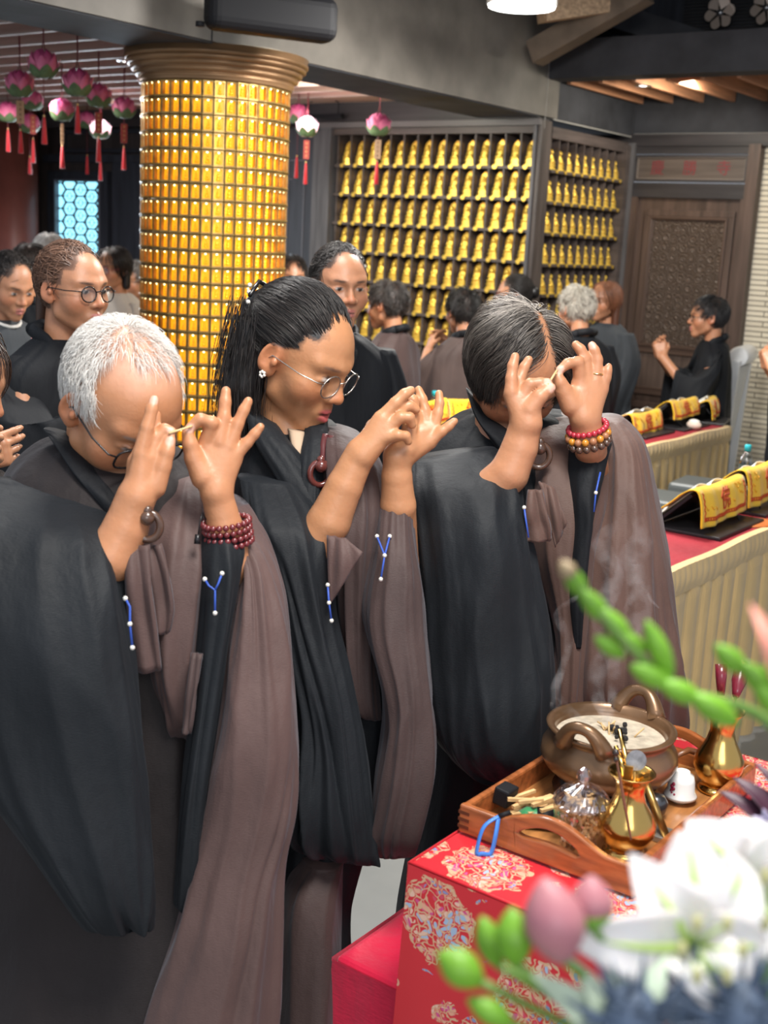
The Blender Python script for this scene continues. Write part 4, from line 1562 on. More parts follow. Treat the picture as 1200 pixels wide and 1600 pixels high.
def ring_toggle(c, R, r, face, parent, name='sash_ring', m=None):
    f = np.array(face, float); f /= np.linalg.norm(f)
    x = np.cross(f, [0, 0, 1.0]); x /= np.linalg.norm(x); y = np.cross(x, f)
    b = MB()
    b.tube([np.array(c) + R * (math.cos(a) * x + 1.12 * math.sin(a) * y) for a in np.linspace(0, 2 * math.pi, 24, endpoint=False)], r, m or TOGGLE, 8, closed=True)
    o = b.build(name, parent)
    b = MB()
    b.ball(np.array(c) + 0.75 * R * y + f * 0.006, R * 0.62, m or TOGGLE, 12)
    b.ball(np.array(c) + 1.35 * R * y + f * 0.004, R * 0.42, m or TOGGLE, 10)
    b.build('toggle_knot', o)
    return o


def strip(name, pts, w, m, parent, face, th=0.006, sag=0.004):
    """narrow cloth tail hanging through pts (3-D), width w (list or number)"""
    f = np.array(face, float); f /= np.linalg.norm(f)
    pts = catmull(pts, np.linspace(0, 1, 14))
    ws = np.interp(np.linspace(0, 1, 14), np.linspace(0, 1, len(w)), w) if hasattr(w, '__len__') else np.full(14, w)
    b = MB()

    def fn(u, v):
        i = int(round(v * 13))
        t = pts[min(i + 1, 13)] - pts[max(i - 1, 0)]; t = t / np.linalg.norm(t)
        x = np.cross(t, f); x /= np.linalg.norm(x)
        return pts[i] + x * (u - 0.5) * ws[i] + f * (sag * math.sin(u * 9 + v * 3) + 0.5 * sag * math.sin(u * 4.0 - v * 7))
    b.grid(fn, 11, 14, m)
    o = b.build(name, parent)
    return solid(o, th)


def corner_cloth(name, c, m, parent):
    """folded corner of cloth hanging between four points"""
    a, b_, cc, d = [AT(*q) for q in c]
    mb = MB()
    mb.grid(lambda u, v: (a * (1 - u) + b_ * u) * (1 - v) + (d * (1 - u) + cc * u) * v + TOCAM * (0.010 * math.sin(math.pi * u) * math.sin(math.pi * v) + 0.003 * math.sin(u * 11 + v * 4)), 12, 16, m)
    return solid(mb.build(name, parent), 0.004)


FACE_X = np.array([1.0, -0.25, 0.0])
TOCAM = -FWD

# ---------------- man with short white hair
Z1 = 1.80
M1 = rotm(-97, 39, 2); T1 = AT(190, 634, 1.83)
S = head_sdf(jaw=1.05, nose=1.1).xf(M1, T1, 1.0)
nk = T1 + M1 @ np.array([0, -0.03, -0.07])
sh = (AT(35, 790, 1.80), AT(318, 775, 1.98))
hip = np.array([-1.47, 1.30, 0.95])
armR = [sh[0], AT(70, 930, 1.70), AT(172, 872, 1.71), AT(196, 826, 1.71), AT(212, 778, 1.705)]
armL = [sh[1], AT(352, 950, 1.86), AT(360, 880, 1.78), AT(352, 825, 1.765), AT(339, 772, 1.755)]
torso(S, nk, sh, hip, [(armR, [0.05, 0.042, 0.036, 0.0315, 0.0275]), (armL, [0.05, 0.042, 0.031, 0.0255, 0.0225])], mid=AT(150, 770, 1.90))
Zr = 1.70
hand_px(S, [
    ([(221, 708, -.006), (230, 668, -.008), (237, 640, -.006), (241, 625, -.004)], [.0125, .0095, .0085, .0070]),      # middle
    ([(228, 708, .006), (237, 682, .010), (242, 660, .012), (244, 649, .012)], [.0115, .0090, .0082, .0072]),       # ring
    ([(214, 716, .016), (222, 690, .026), (230, 668, .030), (234, 655, .030)], [.0105, .0082, .0074, .0064]),          # little
    ([(236, 716, .000), (246, 683, .004), (257, 671, .006), (268, 674, .006)], [.0115, .0095, .0085, .0072]),          # index
    ([(243, 762, .004), (254, 728, .002), (261, 706, .000), (266, 688, .002)], [.0150, .0125, .0105, .0080]),          # thumb
], [((212, 780, 0), (222, 715, -.004), .024, .018), ((214, 778, .01), (212, 722, .014), .022, .016), ((214, 776, 0), (236, 720, .004), .024, .017),
    ((222, 775, 0), (246, 752, .004), .022, .016)], Zr)
Zl = 1.75
hand_px(S, [
    ([(322, 692, 0), (331, 661, -.012), (313, 655, -.020), (297, 669, -.020)], [.0120, .0098, .0088, .0076]),
    ([(343, 690, .000), (350, 652, .002), (352, 628, .004), (353, 611, .006)], [.0120, .0096, .0086, .0072]),
    ([(358, 696, .004), (371, 663, .004), (381, 641, .005), (388, 627, .006)], [.0115, .0090, .0080, .0068]),
    ([(367, 712, .008), (386, 692, .008), (398, 678, .008), (407, 667, .008)], [.0110, .0082, .0074, .0062]),
    ([(318, 745, -.006), (303, 716, -.012), (297, 694, -.018), (293, 677, -.020)], [.0190, .0135, .0110, .0085]),
], [((338, 770, 0), (322, 700, .002), .022, .017), ((338, 770, 0), (342, 698, .004), .022, .017), ((340, 768, .004), (358, 702, .006), .021, .0165),
    ((342, 766, .004), (366, 718, .010), .020, .016), ((334, 764, -.002), (312, 726, -.004), .021, .018)], Zl)
tips = [(AT(297, 669, Zl - .028), .007), (AT(268, 672, Zr - .004), .007), (AT(266, 688, Zr - .008), .008), (AT(241, 624, Zr - .012), .0075)]
person1 = body('person', S, 0.0026, SK1, [(M1, T1, 1.0, head_paint(SK1, brow=(0.30, 0.24, 0.2), stub=(0.52, 0.34, 0.26), blush=0.2) +
                                            [((0, -0.03, 0.10), (0.075, 0.085, 0.06), (0.66, 0.40, 0.31), 0.55)])],
               'elderly person with short white hair and bowed head, in black robe and brown sash', nails=[(c, r, NAIL, 0.6) for c, r in tips])


def reg1(p):
    x, y, z = p.T
    ax_ = np.abs(x)
    rec = np.clip((ax_ - 0.022) / 0.012, 0, 1) * np.clip((z - 0.040) / 0.035, 0, 1)
    hl = 0.026 - 0.034 * rec + 0.003 * np.sin(x * 330) + 0.003 * np.sin(z * 290)
    front = y < np.where(z > 0.02, hl, 0.020 - 0.25 * np.maximum(0, 0.02 - z))
    low = np.where(ax_ > 0.055, z > np.where(y > -0.03, 0.016, -0.050), z > -0.060)
    top = np.clip((z - 0.072) / 0.03, 0, 1) * np.clip((y + 0.08) / 0.05, 0, 1)
    return np.where(front & low, 1 - 0.72 * top, 0)


def flow1(p):
    cr = np.array([0.01, -0.055, 0.115])
    d = p - cr
    d = d / np.maximum(np.linalg.norm(d, axis=1), 1e-6)[:, None]
    return d + np.array([0, 0.30, -0.15])


hs = scalp_strands(9000, reg1, flow1, 0.026, K=5, lift=0.002, rise=0.009, seed=11, jit=0.30)
strand_mesh('hair', to_world(hs, M1, T1), 0.00055, HAIR, person1, tints=((0.42, 0.37, 0.33), (0.86, 0.84, 0.80), 0.45))
eyeglasses('eyeglasses', M1, T1, 1.0, FRAMEB, FRAMEB, person1, round_=False, rw=0.026, rh=0.019, tube=0.0018, zc=-0.006)
ROBEB = cloth_mat('robe_brown_black', (0.020, 0.0155, 0.0155), 0.62, 0.06, spec=0.2)
rb1 = drape('robe', [((112, 672), (268, 700), 1.93, .15), ((60, 690), (305, 722), 1.92, .20), ((15, 735), (340, 760), 1.90, .25), ((-10, 820), (352, 850), 1.89, .28), ((-15, 960), (350, 980), 1.90, .29),
                     ((-30, 1150), (372, 1160), 1.90, .30), ((-45, 1400), (400, 1400), 1.90, .32), ((-60, 1600), (425, 1600), 1.90, .34)], ROBEB, seed=4, amp=.012, folds=14, parent=person1, floor=0.02)
drape('collar', [((70, 668), (128, 690), 1.86, .05), ((92, 700), (156, 728), 1.83, .05), ((120, 745), (190, 770), 1.80, .05), ((165, 800), (225, 815), 1.79, .045), ((190, 850), (235, 858), 1.79, .04)], ROBE2, n=40, seed=5, amp=.003, folds=4, parent=rb1)
drape('sleeve', [((-20, 748), (130, 778), 1.80, .10), ((-60, 790), (176, 818), 1.74, .16), ((-80, 850), (190, 872), 1.71, .18), ((-85, 930), (203, 940), 1.69, .17), ((-75, 1060), (217, 1060), 1.68, .15),
                 ((-30, 1200), (228, 1200), 1.68, .13), ((40, 1310), (235, 1320), 1.68, .11), ((95, 1390), (238, 1405), 1.68, .09), ((125, 1440), (236, 1448), 1.68, .05), ((150, 1452), (228, 1453), 1.68, .02)],
      ROBE, seed=8, amp=.013, folds=16, parent=rb1, ridge=.2)
drape('sleeve', [((322, 800), (372, 800), 1.79, .07), ((314, 862), (385, 846), 1.775, .10), ((312, 930), (376, 900), 1.77, .11), ((304, 1060), (352, 1040), 1.77, .11), ((290, 1200), (332, 1190), 1.76, .10), ((280, 1330), (318, 1330), 1.76, .08),
                 ((275, 1400), (309, 1408), 1.76, .05), ((279, 1418), (304, 1422), 1.76, .02)], ROBE, n=56, seed=21, amp=.006, folds=9, parent=rb1)
sash1 = drape('sash', [((262, 742), (318, 738), 1.885, .10), ((232, 775), (345, 770), 1.855, .16), ((216, 850), (352, 850), 1.83, .20), ((222, 930), (345, 930), 1.82, .20), ((238, 1030), (330, 1030), 1.82, .18), ((262, 1110), (318, 1110), 1.82, .12), ((280, 1150), (306, 1152), 1.82, .04)],
              BROWN, seed=31, amp=.009, folds=12, parent=person1)
drape('shoulder_cloth', [((345, 775), (385, 812), 1.86, .12), ((378, 850), (418, 856), 1.83, .14), ((366, 930), (444, 930), 1.81, .16), ((352, 1040), (458, 1035), 1.80, .17), ((338, 1150), (470, 1150), 1.79, .17),
                         ((322, 1250), (464, 1245), 1.79, .17), ((300, 1340), (444, 1340), 1.79, .17), ((278, 1430), (440, 1440), 1.79, .18), ((240, 1530), (436, 1535), 1.79, .19), ((215, 1620), (432, 1620), 1.79, .20), ((180, 1760), (440, 1760), 1.79, .2), ((190, 1800), (430, 1800), 1.79, .1)],
      BROWN, seed=36, amp=.011, folds=16, parent=sash1)
strip('sash_tail', [AT(216, 852, 1.70), AT(217, 910, 1.69), AT(223, 980, 1.70), AT(231, 1050, 1.71)], [.030, .034, .040, .036], BROWN, sash1, TOCAM)
strip('sash_tail', [AT(240, 852, 1.715), AT(248, 900, 1.71), AT(252, 950, 1.715), AT(250, 990, 1.72)], [.020, .030, .036, .022], BROWN, sash1, TOCAM)
strip('sash_cord', [AT(308, 1020, 1.72), AT(300, 1080, 1.71), AT(294, 1125, 1.71), AT(290, 1146, 1.71)], [.012, .012, .012, .010], BROWN2, sash1, TOCAM)
ring_toggle(AT(231, 822, 1.70), 0.0175, 0.0055, TOCAM, sash1)
th = thread([AT(196, 935, 1.625), AT(203, 948, 1.622), AT(203, 975, 1.622), AT(207, 1012, 1.622)], rb1, (0, 2, 3))
thread([AT(320, 905, 1.712), AT(326, 915, 1.708), AT(336, 922, 1.706), AT(336, 958, 1.704)], rb1, (0, 3))
thread([AT(347, 896, 1.710), AT(341, 912, 1.707), AT(336, 922, 1.706)], rb1, (0,))
BEADR = mat('bead_red_brown', (0.15, 0.018, 0.022), 0.22, coat=0.7)
ax = armL[3] - armL[2]
br = beads('bead_bracelet', AT(355, 826, 1.765), ax, 0.033, 22, 0.0048, BEADR, person1)
for dz in (-0.010, 0.010, 0.020):
    beads('bead_strand', AT(355, 826, 1.765) - dz * ax / np.linalg.norm(ax), ax, 0.0335, 22, 0.0048, BEADR, br)
b = MB(); b.tube([AT(322, 812, 1.735), AT(316, 800, 1.73), AT(312, 818, 1.73), AT(309, 842, 1.73)], 0.0012, FRAMEB, 5); b.tube([AT(309, 835, 1.73), AT(308, 850, 1.73)], [0.004, 0.005], FRAMEB, 6); b.build('cord_tassel', br)
b = MB(); b.tube([AT(264, 677, 1.695), AT(300, 666, 1.722)], 0.0018, STICK, 6)
tag(b.build('incense_stick'), 'thin incense stick held between the fingertips of the white haired person', 'incense stick')

# ---------------- woman with long black hair and thin spectacles
M2 = rotm(-83, 24, 0); T2 = AT(469, 556, 2.06)
S = head_sdf(jaw=0.96, nose=0.95, cheek=1.08, mouth=0.002, lids=0.9).xf(M2, T2, 0.945)
nk2 = T2 + M2 @ np.array([0, -0.03, -0.07])
sh2 = (AT(405, 745, 2.03), AT(590, 735, 2.22))
armR2 = [sh2[0], AT(462, 890, 1.98), AT(514, 815, 1.95), AT(538, 760, 1.94), AT(563, 708, 1.935)]
armL2 = [sh2[1], AT(618, 880, 2.08), AT(622, 790, 1.985), AT(620, 745, 1.97), AT(620, 712, 1.96)]
torso(S, nk2, sh2, np.array([-1.40, 1.62, 0.95]), [(armR2, [0.045, 0.04, 0.035, 0.029, 0.0245]), (armL2, [0.045, 0.04, 0.029, 0.0245, 0.0215])], 0.082, mid=AT(466, 735, 2.10))
Z2 = 1.93
hand_px(S, [
    ([(598, 652, -.004), (618, 630, -.006), (632, 616, -.004), (642, 610, .000)], [.0120, .0098, .0088, .0074]),
    ([(606, 658, .004), (626, 640, .002), (640, 634, .006), (650, 640, .010)], [.0120, .0095, .0086, .0074]),
    ([(608, 668, -.006), (626, 652, -.012), (640, 652, -.010), (644, 664, -.004)], [.0115, .0092, .0082, .0070]),
    ([(602, 684, -.010), (622, 680, -.016), (634, 681, -.012), (638, 690, -.008)], [.0110, .0085, .0076, .0066]),
    ([(585, 668, .020), (612, 648, .030), (632, 634, .030), (645, 625, .026)], [.0150, .0120, .0100, .0080]),
], [((564, 710, 0), (596, 656, -.004), .023, .019), ((566, 710, 0), (606, 662, 0), .022, .018), ((568, 712, -.004), (606, 676, -.006), .022, .017), ((566, 706, .006), (588, 668, .012), .022, .019)], Z2)
hand_px(S, [
    ([(668, 668, .010), (664, 642, .012), (660, 624, .014), (654, 609, .016)], [.0112, .0088, .0080, .0068]),
    ([(677, 668, .010), (684, 646, .010), (687, 630, .012), (686, 615, .014)], [.0108, .0085, .0077, .0066]),
    ([(672, 690, .004), (690, 674, .000), (701, 666, .000), (710, 658, .000)], [.0108, .0085, .0076, .0064]),
    ([(656, 672, .008), (650, 650, .004), (642, 636, .004), (646, 622, .006)], [.0115, .0092, .0084, .0070]),
    ([(636, 700, -.006), (640, 668, -.010), (644, 648, -.006), (648, 632, .000)], [.0160, .0125, .0105, .0080]),
], [((620, 714, 0), (656, 676, .006), .022, .0175), ((622, 714, .004), (667, 672, .010), .021, .017), ((624, 716, .006), (676, 676, .012), .020, .016), ((626, 718, .004), (670, 692, .006), .020, .0155),
    ((620, 712, -.004), (638, 694, -.004), .021, .018)], 1.96)
def reg2(p):
    x, y, z = p.T
    y = y + 0.003 * np.sin(x * 420) + 0.003 * np.sin(z * 360)
    front = y < np.where(z > 0.055, 0.062 - 0.7 * np.maximum(0, z - 0.075), 0.040)
    low = z > np.where(y > -0.03, 0.016 + 0.35 * np.maximum(0, y), -0.03)
    return np.where(front & low, 1.0, 0)


person2 = body('person', S, 0.0026, SK2, [(M2, T2, 0.945, head_paint(SK2, lip=(0.55, 0.11, 0.12), brow=(0.22, 0.12, 0.08), white=0.35) + [((0.087, -0.004, -0.032), (0.004, 0.004, 0.004), (0.9, 0.85, 0.8), 1), (lambda q: soft(reg2, q + np.array([0, 0.008, -0.004])), (0.010, 0.008, 0.008), 1.0)])],
               'woman with long black half-tied hair and thin round spectacles, both hands raised before her')


tie2 = np.array([0, -0.118, 0.045])


def flow2(p):
    d = tie2 - p
    d = d / np.maximum(np.linalg.norm(d, axis=1), 1e-6)[:, None]
    d[:, 2] += 0.35 * np.clip(p[:, 1] / 0.06, 0, 1)
    return d


hb = SDF()
hb.ell((0, -0.020, 0.034), (0.0765, 0.094, 0.0865), 0.01)
hb.ell((0, 0.075, -0.03), (0.075, 0.060, 0.088), 0.01, op='s')
hb.ell((0, 0.09, 0.005), (0.085, 0.070, 0.090), 0.02, op='s')
hb.ell((0, 0.02, -0.075), (0.12, 0.10, 0.072), 0.012, op='s')
hb.ell((0.084, 0.004, -0.004), (0.022, 0.026, 0.036), 0.006, op='s')
hb.ell((-0.084, 0.004, -0.004), (0.022, 0.026, 0.036), 0.006, op='s')
hb.ell((0, -0.108, 0.035), (0.042, 0.030, 0.042), 0.02)
G2 = M2.T @ np.array([0, 0, -1.0])
for sx in (-1, 1):
    p0 = np.array([sx * 0.038, -0.075, 0.0]); p1 = p0 + G2 * 0.10 + np.array([sx * 0.012, -0.02, 0]); p2 = p1 + G2 * 0.10 + np.array([sx * -0.004, -0.012, 0])
    hb.cap(p0, p1, 0.040, 0.036, 0.02); hb.cap(p1, p2, 0.036, 0.020, 0.02)
p0 = np.array([0.0, -0.105, 0.02]); hb.cap(p0, p0 + G2 * 0.17 + np.array([0.01, -0.02, 0]), 0.034, 0.026, 0.02)
hb.xf(M2, T2, 0.945)
hbase = hb.polygonise(0.004)
hbase = (relax(hbase[0], hbase[1], 0.5), hbase[1])
hs = scalp_strands(6500, reg2, flow2, lambda p: 0.06 + 1.0 * np.maximum(0, p[:, 1] + 0.06), K=9, lift=0.004, rise=0.008, seed=5, jit=0.07, lenjit=0.15)
hw = to_world(hs, M2, T2, 0.945)
n = 1500
rr = np.random.default_rng(9)
roots = np.stack([rr.uniform(-0.078, 0.084, n), rr.uniform(-0.135, -0.045, n), rr.uniform(-0.03, 0.06, n)], 1)
g = M2.T @ np.array([0, 0, -1.0])
K = 9
tt = np.linspace(0, 1, K)[None, :, None]
Lh = rr.uniform(0.16, 0.25, n)[:, None, None]
back = np.array([0, -1.0, -0.1])
out_ = (roots - np.array([0, -0.05, 0])) * np.array([1, 1, 0]); out_ /= np.linalg.norm(out_, axis=1)[:, None]
hang = roots[:, None] + (g[None, None] * tt * Lh) + out_[:, None] * (0.014 * np.sin(tt * 2.2)) + back * 0.012 * tt + (rr.normal(0, 0.006, (n, 1, 3)) * tt) + 0.004 * np.sin(tt * 14 + rr.uniform(0, 6, (n, 1, 1)))
hang = to_world(hang, M2, T2, 0.945)
hv = np.concatenate([hw, hang], 0)
strand_mesh('hair', hv, 0.0006, HAIR, person2, hbase, tints=((0.008, 0.007, 0.007), (0.045, 0.036, 0.032), 1.6))
b = MB(); b.tube([to_world(np.array([q]), M2, T2)[0] for q in ((-0.045, -0.105, 0.06), (0, -0.13, 0.072), (0.05, -0.105, 0.06))], 0.004, FRAMEB, 8)
for q in ((0.045, -0.112, 0.062), (0.03, -0.125, 0.068), (0.055, -0.10, 0.05)):
    b.ball(to_world(np.array([q]), M2, T2)[0], 0.004, PEARL, 8)
b.build('hair_clip', person2)
b = MB()
for k in range(6):
    b.ball(to_world(np.array([(0.0885, -0.006 + 0.0045 * math.cos(k), -0.034 + 0.0045 * math.sin(k))]), M2, T2, 0.945)[0], 0.0028, PEARL, 7)
b.build('earring', person2)
eyeglasses('eyeglasses', M2, T2, 0.945, FRAMES, FRAMES, person2, rw=0.0245, rh=0.0215, tube=0.0014, zc=-0.006)
rb2 = drape('robe', [((408, 648), (520, 660), 2.13, .13), ((378, 690), (560, 690), 2.13, .19), ((368, 740), (600, 735), 2.12, .23), ((378, 830), (610, 830), 2.12, .25), ((390, 1000), (620, 1000), 2.12, .26),
                     ((410, 1200), (610, 1200), 2.12, .27), ((432, 1400), (552, 1400), 2.10, .26), ((425, 1590), (552, 1560), 2.08, .28)], ROBE2, seed=14, amp=.012, folds=14, parent=person2, floor=0.02)
drape('collar', [((382, 640), (432, 662), 2.06, .05), ((398, 690), (452, 690), 2.03, .05), ((430, 745), (485, 738), 2.01, .045), ((458, 800), (505, 790), 2.00, .04), ((470, 850), (510, 850), 2.0, .03)], ROBE, n=40, seed=15, amp=.003, folds=4, parent=rb2)
drape('collar', [((478, 648), (512, 650), 2.09, .04), ((472, 690), (512, 690), 2.04, .04), ((468, 730), (505, 735), 2.01, .04), ((470, 790), (500, 790), 1.995, .03)], ROBE, n=40, seed=16, amp=.003, folds=4, parent=rb2)
drape('sleeve', [((372, 742), (470, 748), 2.02, .10), ((380, 790), (508, 808), 1.99, .15), ((398, 850), (517, 858), 1.97, .16), ((430, 950), (524, 950), 1.96, .15), ((452, 1060), (545, 1050), 1.95, .14), ((466, 1150), (562, 1150), 1.95, .13),
                 ((456, 1250), (578, 1250), 1.95, .12), ((452, 1305), (588, 1325), 1.95, .08), ((470, 1330), (586, 1350), 1.95, .03)], ROBE, seed=18, amp=.012, folds=14, parent=rb2)
drape('inner_shirt', [((450, 668), (480, 674), 2.065, .05), ((456, 700), (476, 702), 2.045, .035), ((464, 726), (472, 727), 2.035, .01)], mat('beige_shirt', (0.50, 0.36, 0.25), 0.8), n=32, seed=2, amp=.001, folds=2, parent=rb2)
sash2 = drape('sash', [((512, 664), (562, 680), 2.10, .10), ((504, 700), (588, 712), 2.06, .17), ((508, 770), (602, 770), 2.045, .19), ((515, 850), (598, 850), 2.045, .20), ((525, 960), (590, 960), 2.06, .18), ((540, 1080), (600, 1100), 2.05, .12), ((575, 1110), (600, 1118), 2.05, .04)],
              BROWN2, seed=19, amp=.008, folds=10, parent=person2)
drape('shoulder_cloth', [((585, 775), (643, 768), 2.02, .10), ((576, 850), (650, 850), 1.99, .14), ((562, 950), (662, 950), 1.98, .16), ((590, 1050), (673, 1050), 1.97, .17), ((598, 1120), (677, 1120), 1.97, .17), ((588, 1210), (668, 1200), 1.97, .16), ((582, 1290), (650, 1290), 1.97, .12), ((590, 1335), (640, 1332), 1.97, .04)],
      BROWN2, seed=26, amp=.010, folds=13, parent=sash2)
corner_cloth('sash_tail', [(512, 836, 1.905), (540, 842, 1.895), (567, 862, 1.885), (514, 948, 1.89)], BROWN, sash2)
ring_toggle(AT(500, 740, 1.99), 0.017, 0.0052, np.array([0.9, -0.6, 0.1]), sash2, m=mat('toggle_cherry', (0.12, 0.030, 0.025), 0.2, coat=0.7))
drape('sash_skirt', [((470, 1310), (548, 1315), 2.06, .20), ((444, 1360), (545, 1360), 2.05, .24), ((434, 1500), (538, 1495), 2.04, .27), ((428, 1640), (536, 1620), 2.03, .29), ((430, 1800), (540, 1780), 2.03, .30), ((436, 1812), (534, 1792), 2.03, .26)], BROWN2, seed=29, amp=.008, folds=9, parent=sash2)
strip('sash_loop', [AT(512, 680, 2.045), AT(508, 700, 2.02), AT(504, 722, 2.0)], [.018, .014, .010], mat('loop_wine', (0.09, 0.022, 0.024), 0.5), sash2, TOCAM)
thread([AT(512, 914, 1.885), AT(514, 942, 1.882), AT(518, 970, 1.882)], rb2, (0, 1, 2))
thread([AT(589, 838, 1.93), AT(601, 868, 1.90), AT(595, 905, 1.895)], rb2, (0, 1, 2))
thread([AT(609, 838, 1.93), AT(601, 868, 1.90)], rb2, (0,))

# ---------------- man with swept grey hair
M3 = rotm(-126, 45, 2); T3 = AT(806, 580, 2.27)
S = head_sdf(jaw=1.06, nose=1.05).xf(M3, T3, 1.0)
nk3 = T3 + M3 @ np.array([0, -0.03, -0.07])
sh3 = (AT(672, 720, 2.22), AT(960, 690, 2.36))
armR3 = [sh3[0], AT(735, 800, 2.12), AT(795, 740, 2.08), AT(812, 700, 2.075), AT(821, 664, 2.07)]
armL3 = [sh3[1], AT(935, 830, 2.36), AT(930, 748, 2.25), AT(922, 695, 2.15), AT(914, 655, 2.14)]
torso(S, nk3, sh3, np.array([-1.20, 2.05, 0.95]), [(armR3, [0.05, 0.044, 0.034, 0.0305, 0.0275]), (armL3, [0.05, 0.030, 0.026, 0.029, 0.0265])], mid=AT(780, 715, 2.30))
Z3 = 2.06
hand_px(S, [
    ([(799, 612, -.004), (799, 592, -.004), (801, 572, -.002), (805, 557, .000)], [.0125, .0100, .0090, .0076]),
    ([(808, 612, .006), (813, 590, .012), (819, 574, .014), (826, 562, .014)], [.0120, .0098, .0088, .0074]),
    ([(803, 622, .018), (804, 600, .022), (806, 590, .024), (808, 583, .024)], [.0115, .0090, .0082, .0072]),
    ([(817, 618, -.002), (828, 600, -.006), (844, 598, -.006), (856, 597, -.004)], [.0120, .0100, .0088, .0074]),
    ([(828, 640, -.008), (843, 620, -.012), (853, 611, -.010), (861, 606, -.008)], [.0165, .0130, .0108, .0085]),
], [((820, 664, 0), (800, 618, 0), .025, .019), ((822, 662, .006), (808, 620, .010), .024, .018), ((824, 662, 0), (818, 624, 0), .025, .018), ((828, 660, -.002), (832, 636, -.004), .023, .019)], Z3)
Z4 = 2.13
hand_px(S, [
    ([(907, 595, 0), (903, 566, -.012), (887, 568, -.020), (875, 578, -.022)], [.0128, .0104, .0092, .0080]),
    ([(917, 590, .004), (914, 560, .000), (907, 546, -.002), (900, 539, -.002)], [.0125, .0102, .0092, .0080]),
    ([(931, 594, .006), (933, 562, .004), (929, 548, .002), (925, 540, .002)], [.0122, .0100, .0090, .0078]),
    ([(941, 606, .010), (947, 590, .006), (949, 580, .004), (951, 573, .004)], [.0115, .0090, .0082, .0066]),
    ([(893, 634, -.006), (880, 610, -.014), (875, 598, -.020), (872, 590, -.022)], [.0200, .0150, .0120, .0095]),
], [((913, 656, 0), (905, 600, .002), .026, .019), ((914, 655, .002), (917, 598, .006), .025, .019), ((917, 654, .004), (931, 600, .008), .024, .018), ((920, 652, .006), (939, 610, .012), .023, .017),
    ((908, 650, -.004), (893, 620, -.004), .024, .021)], Z4)
tips = [(AT(875, 577, Z4 - .030), .008), (AT(856, 597, Z3 - .012), .0075), (AT(861, 606, Z3 - .016), .0085), (AT(925, 540, Z4 - .004), .007)]
PARTX = -0.022


def reg3(p):
    x, y, z = p.T
    hl = 0.055 - 0.9 * np.maximum(0, z - 0.085)
    front = y < np.where(z > 0.055, hl, 0.042)
    low = z > np.where(y > -0.03, 0.012, -0.060)
    return np.where(front & low, np.where(np.abs(x - PARTX) < 0.006, 0.2, 1.0), 0)


person3 = body('person', S, 0.0026, SK3, [(M3, T3, 1.0, head_paint(SK3, brow=(0.10, 0.07, 0.05), stub=(0.5, 0.32, 0.24)) + [(lambda q: soft(reg3, q + np.array([0, 0.006, -0.003])), (0.13, 0.085, 0.065), 0.8)])],
               'person with swept dark grey hair bowing beside the incense burner, red and amber bead bracelets', nails=[(c, r, NAIL, 0.6) for c, r in tips])
def flow3(p):
    s = np.where(p[:, 0] > PARTX, 1.0, -1.0)
    f = np.stack([s * (0.9 - 0.6 * np.clip(np.abs(p[:, 0]) / 0.07, 0, 1)), 0.20 + 0 * s, -0.55 - 0.8 * np.clip(np.abs(p[:, 0]) / 0.07, 0, 1)], 1)
    bk = np.clip((-p[:, 1] - 0.05) / 0.05, 0, 1)[:, None]
    return f * (1 - bk) + np.array([0, -0.3, -1.0]) * bk + 0.3 * np.stack([0 * s, np.sin(p[:, 2] * 60), 0 * s], 1)


hs = scalp_strands(9000, reg3, flow3, lambda p: 0.095 + 0.50 * np.maximum(0, p[:, 2] - 0.02) * np.where(p[:, 0] > PARTX, 1.3, 0.9), K=10, lift=0.003, rise=0.018, seed=15, jit=0.17)
strand_mesh('hair', to_world(hs, M3, T3), 0.0006, HAIR, person3, tints=((0.022, 0.017, 0.016), (0.46, 0.41, 0.36), 1.1, lambda P: np.clip(0.45 + 9 * (P[:, 0, 2] * 0 + (P[:, -1] - T3) @ np.array([0, 0, 1.0])), 0.25, 1.2)))
rb3 = drape('robe', [((735, 640), (862, 640), 2.38, .16), ((700, 660), (905, 652), 2.38, .22), ((655, 705), (965, 690), 2.37, .27), ((645, 790), (985, 780), 2.37, .30), ((655, 950), (990, 950), 2.36, .30),
                     ((668, 1100), (960, 1100), 2.37, .28), ((655, 1250), (900, 1250), 2.38, .26), ((622, 1430), (830, 1430), 2.38, .25)], ROBE2, seed=44, amp=.013, folds=14, parent=person3, floor=0.02)
drape('collar', [((728, 606), (762, 640), 2.32, .05), ((742, 650), (792, 668), 2.27, .05), ((768, 690), (822, 700), 2.23, .045), ((800, 740), (838, 745), 2.21, .04), ((815, 790), (840, 800), 2.2, .03)], ROBE2, n=40, seed=45, amp=.003, folds=4, parent=rb3)
drape('sleeve', [((640, 718), (775, 700), 2.20, .10), ((640, 760), (812, 736), 2.13, .16), ((650, 820), (820, 800), 2.10, .17), ((662, 900), (838, 890), 2.09, .16), ((668, 1000), (853, 1000), 2.09, .15), ((675, 1090), (860, 1090), 2.09, .14),
                 ((690, 1160), (858, 1160), 2.09, .11), ((725, 1205), (848, 1195), 2.09, .06), ((760, 1226), (835, 1208), 2.09, .02)], ROBE, seed=48, amp=.013, folds=15, parent=rb3)
drape('sleeve', [((890, 690), (955, 690), 2.21, .09), ((885, 740), (945, 735), 2.19, .11), ((890, 820), (925, 815), 2.18, .11), ((885, 920), (915, 920), 2.18, .09), ((895, 1010), (908, 1010), 2.18, .03)], ROBE2, n=48, seed=49, amp=.005, folds=7, parent=rb3)
